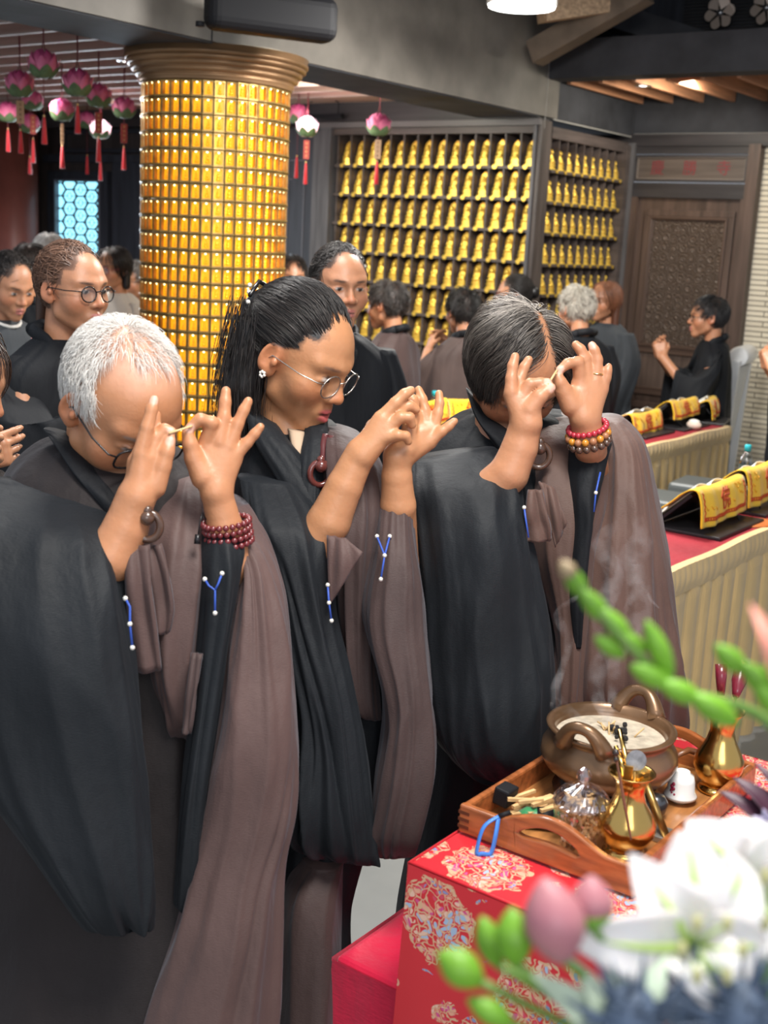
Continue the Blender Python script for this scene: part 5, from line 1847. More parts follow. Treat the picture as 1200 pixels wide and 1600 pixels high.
sash3 = drape('sash', [((842, 648), (905, 645), 2.36, .10), ((822, 685), (940, 680), 2.30, .18), ((812, 760), (950, 760), 2.26, .22), ((818, 850), (930, 850), 2.25, .22), ((850, 960), (920, 960), 2.25, .18), ((862, 1080), (910, 1090), 2.25, .14), ((862, 1180), (900, 1185), 2.25, .06)],
              BROWN3, seed=51, amp=.010, folds=12, parent=person3)
drape('shoulder_cloth', [((925, 655), (972, 650), 2.34, .12), ((935, 690), (1003, 688), 2.29, .16), ((925, 760), (1022, 755), 2.26, .19), ((912, 850), (1040, 850), 2.24, .20), ((905, 950), (1050, 950), 2.23, .20), ((900, 1050), (1057, 1050), 2.23, .20),
                         ((890, 1130), (1060, 1150), 2.28, .17), ((890, 1260), (1058, 1260), 2.32, .15), ((900, 1380), (1050, 1380), 2.35, .12), ((910, 1400), (1030, 1400), 2.36, .06)], BROWN3, seed=53, amp=.012, folds=15, parent=sash3)
strip('sash_tail', [AT(836, 765, 2.045), AT(838, 800, 2.04), AT(841, 825, 2.045), AT(842, 846, 2.05)], [.02, .035, .04, .04], BROWN3, sash3, TOCAM)
corner_cloth('sash_tail', [(842, 752, 2.06), (866, 762, 2.055), (886, 816, 2.05), (868, 856, 2.055)], BROWN3, sash3)
ring_toggle(AT(842, 712, 2.155), 0.019, 0.006, TOCAM, sash3)
thread([AT(819, 793, 2.005), AT(822, 815, 2.003), AT(826, 840, 2.003)], rb3, (0,))
thread([AT(938, 738, 2.10), AT(931, 770, 2.09), AT(928, 800, 2.09)], rb3, (1,), 'cord')
ax = AT(914, 655, 2.14) - AT(923, 702, 2.165)
axn = ax / np.linalg.norm(ax)
br = beads('bead_bracelet', AT(918, 668, 2.145), ax, 0.0335, 22, 0.0056, mat('bead_red', (0.42, 0.025, 0.045), 0.25, coat=0.6), person3)
beads('bead_strand', AT(919, 679, 2.145) - 0.000 * axn, ax, 0.035, 16, 0.0068, [mat('bead_amber', (0.55, 0.22, 0.02), 0.15, coat=0.8), mat('bead_tan', (0.35, 0.15, 0.07), 0.3)], br)
beads('bead_strand', AT(921, 690, 2.145), ax, 0.0345, 16, 0.0066, mat('bead_dark', (0.085, 0.045, 0.030), 0.2, coat=0.8), br)
b = MB(); c = AT(932, 585, Z4 + .005); d = AT(933, 562, Z4 + .004) - AT(931, 594, Z4 + .006); d = d / np.linalg.norm(d); x = np.cross(d, TOCAM); x /= np.linalg.norm(x); y = np.cross(d, x)
b.tube([c + 0.0118 * (math.cos(a) * x + math.sin(a) * y) for a in np.linspace(0, 2 * math.pi, 18, endpoint=False)], 0.0014, mat('ring_gold', (0.85, 0.6, 0.25), 0.2, metal=1.0), 6, closed=True)
b.build('finger_ring', person3)
b = MB(); b.tube([AT(856, 601, 2.045), AT(870, 579, 2.098)], [0.0017, 0.0022], STICK, 6); b.ball(AT(868, 584, 2.09), 0.003, STICK, 6)
tag(b.build('incense_stick'), 'short incense stick held between the fingertips of the grey haired person with bead bracelets', 'incense stick')
# ------------------------------------------------------------------ worshippers further back
def hand_generic(S, w, d, nrm, side, curl=0.9, sc=1.0, pinch=False):
    """w wrist, d towards the fingers, nrm out of the palm, side +1: thumb towards nrm x d"""
    d = d / np.linalg.norm(d); nrm = nrm - d * (d @ nrm); nrm /= np.linalg.norm(nrm)
    s = np.cross(nrm, d) * side
    for i, off in enumerate((0.030, 0.010, -0.010, -0.028)):
        k0 = w + d * (0.085 - abs(off - 0.008) * 0.2) * sc + s * off * sc
        S.cap(w + s * off * 0.5 * sc, k0, 0.017 * sc, 0.012 * sc, 0.010)
        ln = (0.042, 0.046, 0.043, 0.034)[i] * sc
        p, dirv = k0, d
        rad = 0.0095 * sc
        for j in range(3):
            an = curl * (0.55 if j == 0 else 0.85) * (1 + 0.25 * i)
            dirv = dirv * math.cos(an) + nrm * math.sin(an); dirv /= np.linalg.norm(dirv)
            nrm2 = np.cross(np.cross(dirv, nrm), dirv)
            q = p + dirv * ln * (1.0, 0.66, 0.5)[j]
            S.cap(p, q, rad, rad * 0.88, 0.0035)
            p, rad = q, rad * 0.88
    b0 = w + d * 0.02 * sc + s * 0.022 * sc
    b1 = b0 + (d * 0.030 + s * 0.022 + nrm * 0.012) * sc
    b2 = b1 + (d * 0.030 + s * 0.002 + nrm * 0.022) * sc
    S.cap(w, b0, 0.017 * sc, 0.015 * sc, 0.01).chain([b0, b1, b2], [0.014 * sc, 0.0115 * sc, 0.009 * sc], 0.004)


def worshipper(px, py, Z, a, pitch, label, skin=(0.46, 0.215, 0.118), robe=None, sash=None, hair='short', hcol=((0.008, 0.007, 0.007), (0.05, 0.04, 0.036), 1.6), arms='raised', glasses=None,
               sc=1.0, vox=0.0042, width=0.40, collar=True, group=None, hsc=1.0, hseed=1, lids=0.4, hands_at=None, trousers=None, white=0.35, sleeve_drop=0.42, hand_dir=None, hand_curl=0.75, hand_sc=0.98, collar_m=None):
    T = AT(px, py, Z)
    fy = math.degrees(math.atan2(-(0 - T[0]), (0 - T[1])))      # yaw that looks at the camera
    yaw = fy + a
    M = rotm(yaw, pitch, 0)
    B = rotm(yaw, 0, 0)
    W = lambda x, y, z: np.array([T[0], T[1], 0]) + B @ np.array([x, y, z])
    hz = T[2]
    S = head_sdf(lids=lids).xf(M, T, sc)
    shz = hz - 0.180 * sc
    off = -0.045 - 0.0014 * pitch
    S.cap(T + M @ np.array([0, -0.035, -0.05]) * sc, W(0, off, shz + 0.02), 0.046 * sc, 0.050 * sc, 0.012)
    S.cap(W(0, off, shz + 0.02), W(0, off, shz - 0.12), 0.05, 0.09, 0.01)
    S.cap(W(0, off, shz - 0.12), W(0, off, hz * 0.58), 0.085, 0.09, 0.02)
    hs_ = []
    hw = width / 2
    for sx in (-1, 1):
        sh = W(sx * (hw - 0.055), off, shz - 0.055)
        if arms == 'raised':
            el = W(sx * (hw + 0.02), off + 0.12, shz - 0.27)
            wr = W(sx * 0.065, off + 0.30, shz - 0.06)
            if hands_at is not None:
                wr = hands_at[0 if sx < 0 else 1]
            d = W(sx * -0.01, off + 0.34, shz + 0.10) - W(sx * 0.06, off + 0.30, shz - 0.06)
            S.chain([sh, el, wr], [0.036, 0.034, 0.026], 0.004)
            hand_generic(S, wr, d if hand_dir is None else hand_dir, B @ np.array([-sx, -0.15, 0.0]), sx * -1, hand_curl, hand_sc)
        else:
            el = W(sx * (hw - 0.012), off - 0.01, shz - 0.30)
            wr = W(sx * (hw - 0.03), off + 0.10, shz - 0.50)
            S.chain([sh, el, wr], [0.034, 0.029, 0.024], 0.004)
            hand_generic(S, wr, B @ np.array([0, 0.3, -1.0]), B @ np.array([-sx, 0, 0.0]), -sx, 0.4, 0.98)
        hs_.append((sh, el, wr))
    dark = hcol[0]
    o = body('person', S, vox, skin, [(M, T, sc, head_paint(skin, white=white) + [(lambda q: soft(lambda z: bg_region(z, hair), q), tuple(np.array(dark) * 1.3 + 0.004), 0.9)])], label, smooth=1)
    if group:
        o['group'] = group
    robe = robe or ROBE2
    # robe
    rows = [(W(-0.075, off, shz + 0.045), W(0.075, off, shz + 0.045), 0.13), (W(-hw * 0.62, off, shz + 0.012), W(hw * 0.62, off, shz + 0.012), 0.17), (W(-hw, off, shz - 0.055), W(hw, off, shz - 0.055), 0.20),
            (W(-hw - 0.012, off, shz - 0.20), W(hw + 0.012, off, shz - 0.20), 0.24), (W(-hw - 0.01, off, shz - 0.42), W(hw + 0.01, off, shz - 0.42), 0.26),
            (W(-hw - 0.03, off, 0.45), W(hw + 0.03, off, 0.45), 0.30), (W(-hw - 0.05, off, 0.02), W(hw + 0.05, off, 0.02), 0.34)]
    rb = drape('robe', rows, robe, n=72, per=6, folds=10, amp=0.011, seed=abs(int(px)) + 3, world=True, parent=o)
    if collar == 'ring':
        b = MB(); b.tube([W(0.058 * math.cos(a), off + 0.02 + 0.066 * math.sin(a), shz + 0.052 - 0.030 * math.sin(a)) for a in np.linspace(0, 2 * math.pi, 20, endpoint=False)], 0.007, WHITEC, 8, closed=True); b.build('neckline', rb)
    elif collar:
        robe_, robe = robe, collar_m or robe
        b = MB()
        for sx in (-1, 1):
            b.tube([W(sx * 0.062, off - 0.045, shz + 0.066), W(sx * 0.068, off + 0.01, shz + 0.045), W(sx * 0.045, off + 0.075, shz - 0.02), W(sx * 0.0, off + 0.125, shz - 0.13)], [0.02, 0.021, 0.019, 0.016], robe, 10, flat=0.6)
        b.tube([W(-0.062, off - 0.045, shz + 0.066), W(0, off - 0.07, shz + 0.075), W(0.062, off - 0.045, shz + 0.066)], 0.02, robe, 10)
        b.build('collar', rb)
        robe = robe_
    if arms == 'raised':
        for k, sx in enumerate((-1, 1)):
            sh, el, wr = hs_[k]
            cuff = el + (wr - el) * 0.52
            dn = np.array([0, 0, -1.0])
            dr = sleeve_drop
            fwd = (wr - el) * np.array([1, 1, 0]); fwd /= max(np.linalg.norm(fwd), 1e-6)
            out = (el - W(0, off + 0.05, el[2])) * np.array([1, 1, 0]); out /= max(np.linalg.norm(out), 1e-6)
            up = np.array([0, 0, 1.0])
            rows = [(sh + up * 0.060, sh * 0.55 + el * 0.45 + up * 0.055, 0.12), (sh * 0.75 + el * 0.25 + up * 0.01 - fwd * 0.07, el * 0.55 + cuff * 0.45 + up * 0.050, 0.15), (sh * 0.3 + el * 0.7 - fwd * 0.085 - up * 0.02, cuff + up * 0.038, 0.16),
                    (el - fwd * 0.08 - up * 0.09, cuff - up * 0.06 + fwd * 0.012, 0.16), (el - fwd * 0.06 - up * 0.20, cuff - up * dr * 0.55 + fwd * 0.02, 0.11), (el - fwd * 0.03 - up * 0.30, cuff - up * dr * 0.9 + fwd * 0.015, 0.07), (el - fwd * 0.0 - up * 0.345, cuff - up * (dr + 0.02), 0.03)]
            drape('sleeve', rows, robe, n=56, per=6, folds=8, amp=0.010, seed=abs(int(px)) * 2 + k, world=True, parent=rb)
    else:
        for k, sx in enumerate((-1, 1)):
            sh, el, wr = hs_[k]
            rows = [(sh + B @ np.array([0, -0.06, 0.05]), sh + B @ np.array([0, 0.06, 0.05]), 0.09), (el + B @ np.array([0, -0.08, 0.10]), el + B @ np.array([0, 0.10, 0.12]), 0.13), (wr + B @ np.array([0, -0.15, 0.02]), wr + B @ np.array([0, 0.09, 0.04]), 0.09),
                    (wr + B @ np.array([0, -0.15, -0.10]), wr + B @ np.array([0, 0.06, -0.08]), 0.05)]
            drape('sleeve', rows, robe, n=48, per=6, folds=6, amp=0.008, seed=abs(int(px)) * 2 + k, world=True, parent=rb)
    if sash is not None:
        rows = [(W(-hw * 0.25, off, shz + 0.035), W(hw * 0.70, off, shz + 0.02), 0.18), (W(-hw * 0.75, off, shz - 0.06), W(hw + 0.015, off, shz - 0.045), 0.235), (W(-hw - 0.022, off, shz - 0.22), W(hw + 0.022, off, shz - 0.20), 0.275),
                (W(-hw - 0.02, off, shz - 0.45), W(hw + 0.03, off, shz - 0.43), 0.29), (W(-hw - 0.03, off, shz - 0.72), W(hw + 0.04, off, shz - 0.72), 0.32), (W(-hw - 0.03, off, shz - 0.80), W(hw + 0.04, off, shz - 0.80), 0.32)]
        drape('sash', rows, sash, n=96, per=7, folds=14, amp=0.012, seed=abs(int(px)) + 11, world=True, parent=o)
    # hair
    reg = lambda p: bg_region(p, hair)
    if hair in ('tied', 'bun'):
        fl = lambda p: np.array([0, -0.12, 0.03]) - p
        ln = lambda p: 0.05 + 0.9 * np.maximum(0, p[:, 1] + 0.05)
        n_, rise = 1500, 0.006
    elif hair == 'bob' or hair == 'long':
        fl = lambda p: np.stack([p[:, 0] * 6, -0.1 + 0 * p[:, 0], -1.0 + 0 * p[:, 0]], 1) + np.array([0, 0.0, 0.0])
        ln = (lambda p: 0.11 + 0.3 * np.maximum(0, p[:, 2])) if hair == 'bob' else (lambda p: 0.24 + 0.4 * np.maximum(0, p[:, 2]))
        n_, rise = 1800, 0.014
    else:
        def fl(p):
            d = p - np.array([0.01, -0.05, 0.12])
            d = d / np.maximum(np.linalg.norm(d, axis=1), 1e-6)[:, None]
            return d + np.array([0.15, 0.15, -0.25]) + (0.5 * np.sin(p * 70 + hseed) if hair == 'wavy' else 0)
        ln = lambda p: (0.050 if hair == 'wavy' else 0.045) + 0 * p[:, 0]
        n_, rise = 1800, 0.018 if hair == 'wavy' else 0.012
    hs = scalp_strands(n_, reg, fl, ln, K=7, lift=0.003, rise=rise, seed=hseed + 40, jit=0.16 if hair in ('short', 'wavy') else 0.07, droop=0.3 if hair in ('bob', 'long') else 0)
    hwd = to_world(hs, M, T, sc * hsc)
    base = None
    if hair in ('tied', 'bun', 'bob', 'long'):
        hb = SDF()
        g = M.T @ np.array([0, 0, -1.0])
        if hair == 'tied':
            p0 = np.array([0, -0.112, 0.01]); hb.ell(p0, (0.026, 0.022, 0.03), 0.01).cap(p0, p0 + g * 0.16 + np.array([0, -0.02, 0]), 0.024, 0.012, 0.02)
        elif hair == 'bun':
            hb.ell((0, -0.118, 0.02), (0.040, 0.034, 0.040), 0.01)
        else:
            L = 0.105 if hair == 'bob' else 0.24
            for sx in (-1, 1):
                p0 = np.array([sx * 0.060, -0.045, 0.01]); hb.cap(p0, p0 + g * L + np.array([sx * 0.004, 0.0, 0]), 0.028, 0.022, 0.02)
            p0 = np.array([0.0, -0.080, 0.01]); hb.cap(p0, p0 + g * L, 0.044, 0.038, 0.02)
        hb.xf(M, T, sc * hsc)
        base = hb.polygonise(0.006)
        base = (relax(base[0], base[1], 0.5), base[1])
    strand_mesh('hair', hwd, 0.0016, HAIR, o, base, tints=hcol, seed=hseed)
    if glasses is not None:
        eyeglasses('eyeglasses', M, T, sc, glasses, glasses, o, rw=0.0235, rh=0.0205, tube=0.0019, zc=-0.004)
    return o


def bg_region(p, hair):
    x, y, z = p.T
    r = np.linalg.norm((p - CRC) / CRR, axis=1) > 0.9
    if hair in ('bob', 'long'):
        front = y < np.where(z > 0.05, 0.058 - 0.6 * np.maximum(0, z - 0.085), 0.030)
        low = z > np.where(y > 0.0, 0.012, -0.06)
    else:
        front = y < np.where(z > 0.055, 0.060 - 0.7 * np.maximum(0, z - 0.078), 0.034)
        low = z > np.where(y > -0.03, 0.016, -0.055)
    return np.where(front & low & r, 1.0, 0)


DARKT = cloth_mat('dark_grey_top', (0.035, 0.040, 0.046), 0.7, 0.1)
BR_H = ((0.065, 0.032, 0.020), (0.24, 0.13, 0.085), 1.0)
RD_H = ((0.09, 0.032, 0.016), (0.30, 0.12, 0.06), 1.0)
GY_H = ((0.26, 0.235, 0.20), (0.62, 0.58, 0.50), 0.8)
SP_H = ((0.05, 0.045, 0.042), (0.30, 0.28, 0.26), 1.3)

pG = worshipper(114, 452, 3.28, 42, 2, 'woman with brown tied hair and round black spectacles behind the white haired person', robe=ROBE2, hair='tied', hcol=BR_H, glasses=FRAMEB, vox=0.0032, lids=0.3, hseed=3, white=0.55, hsc=1.01)
pL = worshipper(17, 446, 4.7, 30, 20, 'woman looking down, black tied hair, dark top with pale neckline and small pink badge', robe=DARKT, hair='tied', arms='down', hseed=4, lids=0.9, collar='ring', vox=0.0038)
b = MB(); b.prism([(-0.010, -0.014), (0.010, -0.014), (0.008, 0.004), (0, 0.016), (-0.008, 0.004)], 1, -0.002, 0.002, mat('badge_pink', (0.75, 0.30, 0.28), 0.4))
o = b.build('badge', pL, AT(53, 523, 4.50)); o.rotation_euler = (0, 0, math.radians(36))
worshipper(50, 426, 5.5, 150, 12, 'person with black hair seen from behind, between two worshippers near the red-brown post', hair='short', hseed=6, arms='down')
worshipper(78, 404, 6.3, 170, 5, 'person with white hair mostly hidden behind the woman with brown tied hair', robe=mat('pale_blue_top', (0.30, 0.33, 0.38), 0.8), hair='short', hcol=((0.45, 0.44, 0.43), (0.75, 0.74, 0.72), 1.0), hseed=7, arms='down', collar=False)
worshipper(176, 420, 6.9, -42, 4, 'woman with black bob hair and red-brown spectacles in a cream shirt beside the gilded pillar', robe=mat('cream_shirt', (0.60, 0.55, 0.48), 0.8, bump=0.3, bscale=18), hair='bob', hseed=8, arms='down', glasses=FRAMER, collar=False)
worshipper(211, 440, 7.5, -48, 2, 'grey haired person with dark spectacles half hidden by the gilded pillar', hair='short', hcol=SP_H, glasses=FRAMEB, hseed=9, arms='down', robe=DARKT)
hl = [AT(-62, 716, 2.26), AT(-46, 720, 2.34)]
pE = worshipper(-68, 590, 2.45, 60, 20, 'person at the very edge whose hands hold a book beside the white haired person', robe=cloth_mat('brown_black_robe', (0.030, 0.024, 0.022), 0.65, 0.1), hair='bob', hcol=((0.02, 0.012, 0.010), (0.07, 0.04, 0.03), 1.3), hseed=10, arms='raised', hands_at=hl, vox=0.0036, hand_dir=CRIGHT * 0.9 + CUP * 0.32, hand_curl=1.5, hand_sc=0.85)
worshipper(531, 448, 3.6, 20, 3, 'woman with dark tied hair whose face shows one eye behind the spectacled woman', robe=ROBE2, sash=None, hair='tied', hcol=((0.015, 0.013, 0.012), (0.11, 0.10, 0.095), 1.6), hseed=12, vox=0.0032, white=0.45, arms='down', width=0.42)
worshipper(455, 436, 6.6, 10, 0, 'dark haired person peeping out past the gilded pillar', hair='short', hseed=13, arms='down')
worshipper(603, 477, 6.4, -120, 8, 'person with short wavy dark hair and dark brown robe seen from behind before the rack', robe=BROWN2, collar_m=ROBE2, hair='wavy', hcol=((0.012, 0.010, 0.010), (0.13, 0.11, 0.10), 2.0), hseed=14)
worshipper(722, 487, 6.75, -150, 4, 'person with thick black hair and warm brown robe seen from behind at the rack', robe=cloth_mat('sash_brown_plain', (0.075, 0.050, 0.044), 0.7, 0.08), collar_m=ROBE2, hair='wavy', hcol=((0.008, 0.007, 0.007), (0.035, 0.030, 0.028), 1.6), hseed=15)
worshipper(803, 462, 7.2, -88, 3, 'woman with black hair bun and red spectacles in profile before the corner post', hair='bun', glasses=FRAMER, hseed=16, arms='down')
worshipper(899, 484, 6.6, -140, 10, 'grey wavy haired person in black robe with back turned, behind the table', hair='wavy', hcol=GY_H, hseed=17, arms='down', robe=ROBE2, width=0.46)
worshipper(944, 470, 7.45, -40, 3, 'woman with long auburn hair in a dark grey top beside the narrow rack', hair='long', hcol=RD_H, hseed=18, arms='down', robe=DARKT, collar=False)
hF = None
worshipper(1106, 496, 7.2, -80, 2, 'man with short black hair, spectacles and black robe standing before the carved door', hair='short', hcol=((0.008, 0.008, 0.009), (0.045, 0.045, 0.05), 1.6), glasses=FRAMEB, hseed=19, robe=ROBE2, vox=0.0036)
worshipper(1296, 500, 5.9, -75, 0, 'person in black robe at the picture edge, only hands and sleeve showing', hair='short', hseed=20, robe=ROBE2)
# ------------------------------------------------------------------ reading tables with pleated skirts
BEIGE = cloth_mat('skirt_beige', (0.62, 0.435, 0.195), 0.6, 0.2, 0.08)
BEIGEB = cloth_mat('skirt_band', (0.65, 0.46, 0.215), 0.6, 0.2, 0.08)
REDCL = cloth_mat('table_red', (0.30, 0.012, 0.022), 0.65, 0.05, 0.12)
YELC = cloth_mat('cloth_yellow', (0.83, 0.50, 0.02), 0.5, 0.2, 0.10)
EMB = mat('embroidery_red', (0.50, 0.06, 0.015), 0.6)
BLKB = mat('board_black', (0.016, 0.015, 0.017), 0.4)
PAPER = mat('paper', (0.70, 0.68, 0.62), 0.7)
BOOKC = mat('book_olive', (0.10, 0.10, 0.055), 0.6)
ZT = 0.78


def skirt(name, pts, ztop, zbot, parent, pitch=0.11, amp=0.017):
    """pleated cloth along the polyline pts (x,y)"""
    P = [np.array(p, float) for p in pts]
    path, nor = [], []
    for i in range(len(P) - 1):
        d = P[i + 1] - P[i]; L = np.linalg.norm(d); d /= L
        n = max(2, int(L / pitch * 8))
        for k in range(n):
            path.append(P[i] + d * L * k / n); nor.append(np.array([d[1], -d[0]]))
    path.append(P[-1]); nor.append(nor[-1])
    s = [0]
    for i in range(1, len(path)):
        s.append(s[-1] + np.linalg.norm(path[i] - path[i - 1]))
    vs, fs = [], []
    zs = [ztop, ztop - 0.03, ztop - 0.2, ztop - 0.45, zbot]
    for j, z in enumerate(zs):
        g = (0.25, 0.8, 1.1, 1.4, 1.6)[j]
        for p, n_, q in zip(path, nor, s):
            ph = q / pitch + 0.25 * math.sin(q * 9)
            w = (ph % 1.0)
            o = amp * g * (w ** 0.7 * (1 - w) * 3.2 - 0.2) + 0.004 * g * math.sin(q * 5 + z * 4)
            vs.append((p[0] + n_[0] * o, p[1] + n_[1] * o, z))
    N = len(path)
    for j in range(len(zs) - 1):
        for i in range(N - 1):
            fs.append((j * N + i, j * N + i + 1, (j + 1) * N + i + 1, (j + 1) * N + i))
    b = MB(); b.add(vs, fs, BEIGE, False)
    return put(b.build(name), parent)


def table(x0, x1, y0, y1, label, corner_tuck=False):
    t = empty('reading_table', ((x0 + x1) / 2, (y0 + y1) / 2, 0), label, 'table')
    b = MB(); b.box(x0, x1, y0, y1, ZT - 0.025, ZT, REDCL); put(b.build('tabletop'), t)
    b = MB(); b.box(x0 + 0.05, x1 - 0.01, y0 - 0.004, y1 + 0.004, ZT, ZT + 0.003, REDCL); put(b.build('red_cloth'), t)
    for x in (x0 + 0.05, x1 - 0.05):
        for y in (y0 + 0.08, y1 - 0.08):
            b = MB(); b.box(x - 0.02, x + 0.02, y - 0.02, y + 0.02, 0, ZT - 0.025, STEEL); put(b.build('leg'), t)
    skirt('skirt', [(x0 + 0.05, y0 - 0.012), (x1 + 0.012, y0 - 0.012), (x1 + 0.012, y1 + 0.012), (x0 + 0.05, y1 + 0.012)], ZT - 0.075, 0.02, t)
    # gathered band
    b = MB()
    path = [(x0 + 0.05, y0 - 0.016), (x1 + 0.016, y0 - 0.016), (x1 + 0.016, y1 + 0.016), (x0 + 0.05, y1 + 0.016)]
    for (ax_, ay), (bx, by) in zip(path[:-1], path[1:]):
        d = np.array([bx - ax_, by - ay]); L = np.linalg.norm(d); d /= L; nn = np.array([d[1], -d[0]])

        def fn(u, v, d=d, L=L, nn=nn, ax_=ax_, ay=ay):
            q = u * L
            o = 0.004 * abs(math.sin(q * 70 + 2 * math.sin(q * 7))) * math.sin(math.pi * min(1, v + 0.1)) + 0.006 * math.sin(math.pi * v)
            return (ax_ + d[0] * q + nn[0] * o, ay + d[1] * q + nn[1] * o, ZT + 0.006 - 0.085 * v + 0.003 * math.sin(q * 11))
        b.grid(fn, int(L * 160) + 2, 7, BEIGEB)
        b.grid(lambda u, v, d=d, L=L, nn=nn, ax_=ax_, ay=ay: (ax_ + d[0] * u * L - nn[0] * 0.03 * v, ay + d[1] * u * L - nn[1] * 0.03 * v, ZT + 0.006 + 0.003 * math.sin(u * L * 11)), int(L * 20) + 2, 2, BEIGEB)
    put(b.build('skirt_band'), t)
    return t


table(-1.66, -1.36, 3.27, 5.0, 'nearer reading table with pleated beige skirt and red top beside the incense altar')
table(-2.93, -2.43, 4.9, 6.55, 'farther reading table with pleated beige skirt before the carved door')
table(-3.52, -3.10, 4.55, 5.30, 'reading table mostly hidden behind the two front worshippers, near the wide rack')


def stand(x, y, w, label, clabel, yaw=0.0, ridge=0.15, flap=0.115, back=0.13, book=True, blabel=None, lean=0.0):
    """book stand at table point (x,y) facing +X, with a yellow cloth hung over its top edge"""
    z = ZT + 0.004
    root = empty('book_stand', (x, y, z), label, 'book stand', rot=(0, 0, yaw))
    b = MB(); b.box(-0.15, 0.10, -w / 2, w / 2, 0, 0.012, BLKB); bevel(b.build('base_board', root), 0.003)
    b = MB(); b.bar((-0.14, 0, 0.018), (-0.02, 0, ridge - 0.012), w * 0.92, 0.010, BLKB, up=(0, 1, 0) if False else (0, 0, 1)); b.build('rest', root)
    for s in (-0.3, 0.3):
        b = MB(); b.tube([(-0.03, s * w, ridge - 0.02), (0.045, s * w * 0.9, 0.012)], 0.003, BLKB, 6); b.build('prop', root)
    # cloth
    ct = empty('altar_cloth', (x, y, z), clabel, 'cloth', rot=(0, 0, yaw))
    wc = w * 1.02
    prof = [(-0.02 - back * 0.85, ridge - back * 0.62), (-0.085, ridge - 0.045), (-0.05, ridge - 0.012), (-0.018, ridge + 0.006), (0.006, ridge + 0.002), (0.022, ridge - 0.03), (0.030 + lean * .5, ridge - flap * 0.6), (0.034 + lean, ridge - flap)]
    pr = catmull([(a, 0, c) for a, c in prof], np.linspace(0, 1, 34))

    def fn(u, v):
        i = v * 33; k = int(min(32, i)); f = i - k
        p = pr[k] * (1 - f) + pr[k + 1] * f
        wob = 0.004 * math.sin(u * 13 + v * 5) * v + 0.003 * math.sin(u * 29 + 1) * v
        return (p[0] + wob, (u - 0.5) * wc, p[2] + 0.004 * math.sin(u * 6 + v * 3))
    b = MB(); b.grid(fn, 30, 34, YELC)
    solid(b.build('cloth', ct), 0.004)
    b = MB()
    for v0 in (0.90, 0.925):
        b.tube([np.array(fn(u, v0)) + np.array([0.0035, 0, 0]) for u in np.linspace(0.06, 0.94, 60)], 0.0022, EMB, 5)
    for u0 in (0.08, 0.92):
        b.tube([np.array(fn(u0 + 0.012 * math.sin(v * 90), v)) + np.array([0.003, 0, 0.002]) for v in np.linspace(0.62, 0.90, 40)], 0.0022, EMB, 5)
    rg = random.Random(int(y * 1000))
    for k in range(16):
        u0, v0 = rg.uniform(0.12, 0.88), rg.uniform(0.62, 0.86)
        if abs(u0 - 0.5) < 0.14:
            continue
        b.tube([np.array(fn(u0 + 0.015 * math.cos(a), v0 + 0.02 * math.sin(a * 1.5))) + np.array([0.003, 0, 0.002]) for a in np.linspace(0, 3.5, 8)], 0.0020, mat_ochre, 5)
    for q in range(26):
        u0 = 0.07 + q * 0.034
        b.ball(np.array(fn(u0, 0.9125)) + np.array([0.0035, 0, 0]), 0.0035, EMB, 6)
    b.build('embroidery', ct)
    p = np.array(fn(0.5, 0.76)); q1 = np.array(fn(0.5, 0.70)); q2 = np.array(fn(0.5, 0.82))
    t = q1 - q2; ang = math.atan2(t[0], t[2])
    M = Matrix.Translation(tuple(p + np.array([0.006, 0, 0.003]))) @ Matrix.Rotation(ang, 4, 'Y') @ Matrix.Rotation(math.radians(90), 4, 'Z') @ Matrix.Rotation(math.radians(90), 4, 'X')
    text_mesh('character', '\u4f5b', 0.085, EMB, M, ct)
    if book:
        bk = empty('open_book', (x, y, z), blabel or 'open book', 'book', rot=(0, 0, yaw))
        d = np.array([0.125, 0, ridge - 0.03]); d /= np.linalg.norm(d); nn = np.array([-d[2], 0, d[0]])
        o0 = np.array([-0.14, 0, 0.034])
        for s in (-1, 1):
            bb = MB()
            bb.grid(lambda u, v, s=s: tuple(o0 + d * (0.15 * v) + nn * (0.004 + 0.022 * math.sin(math.pi * min(1, u * 1.15)) * (1 - 0.3 * u)) + np.array([0, s * u * w * 0.42, 0])), 9, 4, PAPER)
            solid(bb.build('page_block', bk), 0.003)
        bb = MB(); bb.grid(lambda u, v: tuple(o0 + d * (0.152 * v) + nn * 0.001 + np.array([0, (u - 0.5) * w * 0.86, 0])), 4, 3, BOOKC); solid(bb.build('cover', bk), 0.002)


mat_ochre = mat('embroidery_ochre', (0.62, 0.30, 0.02), 0.6)
stand(-1.50, 4.03, 0.42, 'black book stand at the near end of the nearer table', 'yellow embroidered cloth over the stand at the near end of the nearer table', ridge=0.145, blabel='open book under the cloth on the nearer table, beside the grey haired person')
stand(-1.52, 4.52, 0.42, 'black book stand cut by the picture edge on the nearer table', 'yellow embroidered cloth over the stand cut by the picture edge', ridge=0.150, flap=.125, blabel='open book on the stand cut by the picture edge')
stand(-2.62, 5.86, 0.36, 'black book stand on the farther table beside the red bead bracelet', 'yellow embroidered cloth on the farther table, nearest to the red bead bracelet', ridge=0.105, flap=0.10, blabel='open book with white pages beside the purple capped bottle')
stand(-2.60, 6.30, 0.36, 'black book stand in the middle of the farther table', 'yellow embroidered cloth on the middle stand of the farther table', ridge=0.140, flap=0.085, blabel='open book on the middle stand of the farther table')
stand(-2.58, 6.66, 0.30, 'black book stand at the far end of the farther table', 'yellow embroidered cloth at the far end of the farther table, near the white chair', yaw=0.25, ridge=0.120, flap=0.095, blabel='open book at the far end of the farther table')
stand(-3.28, 4.82, 0.34, 'black book stand on the hidden table behind raised hands', 'yellow embroidered cloth glimpsed behind the raised hands of the spectacled woman', ridge=0.160, flap=0.11, book=False)
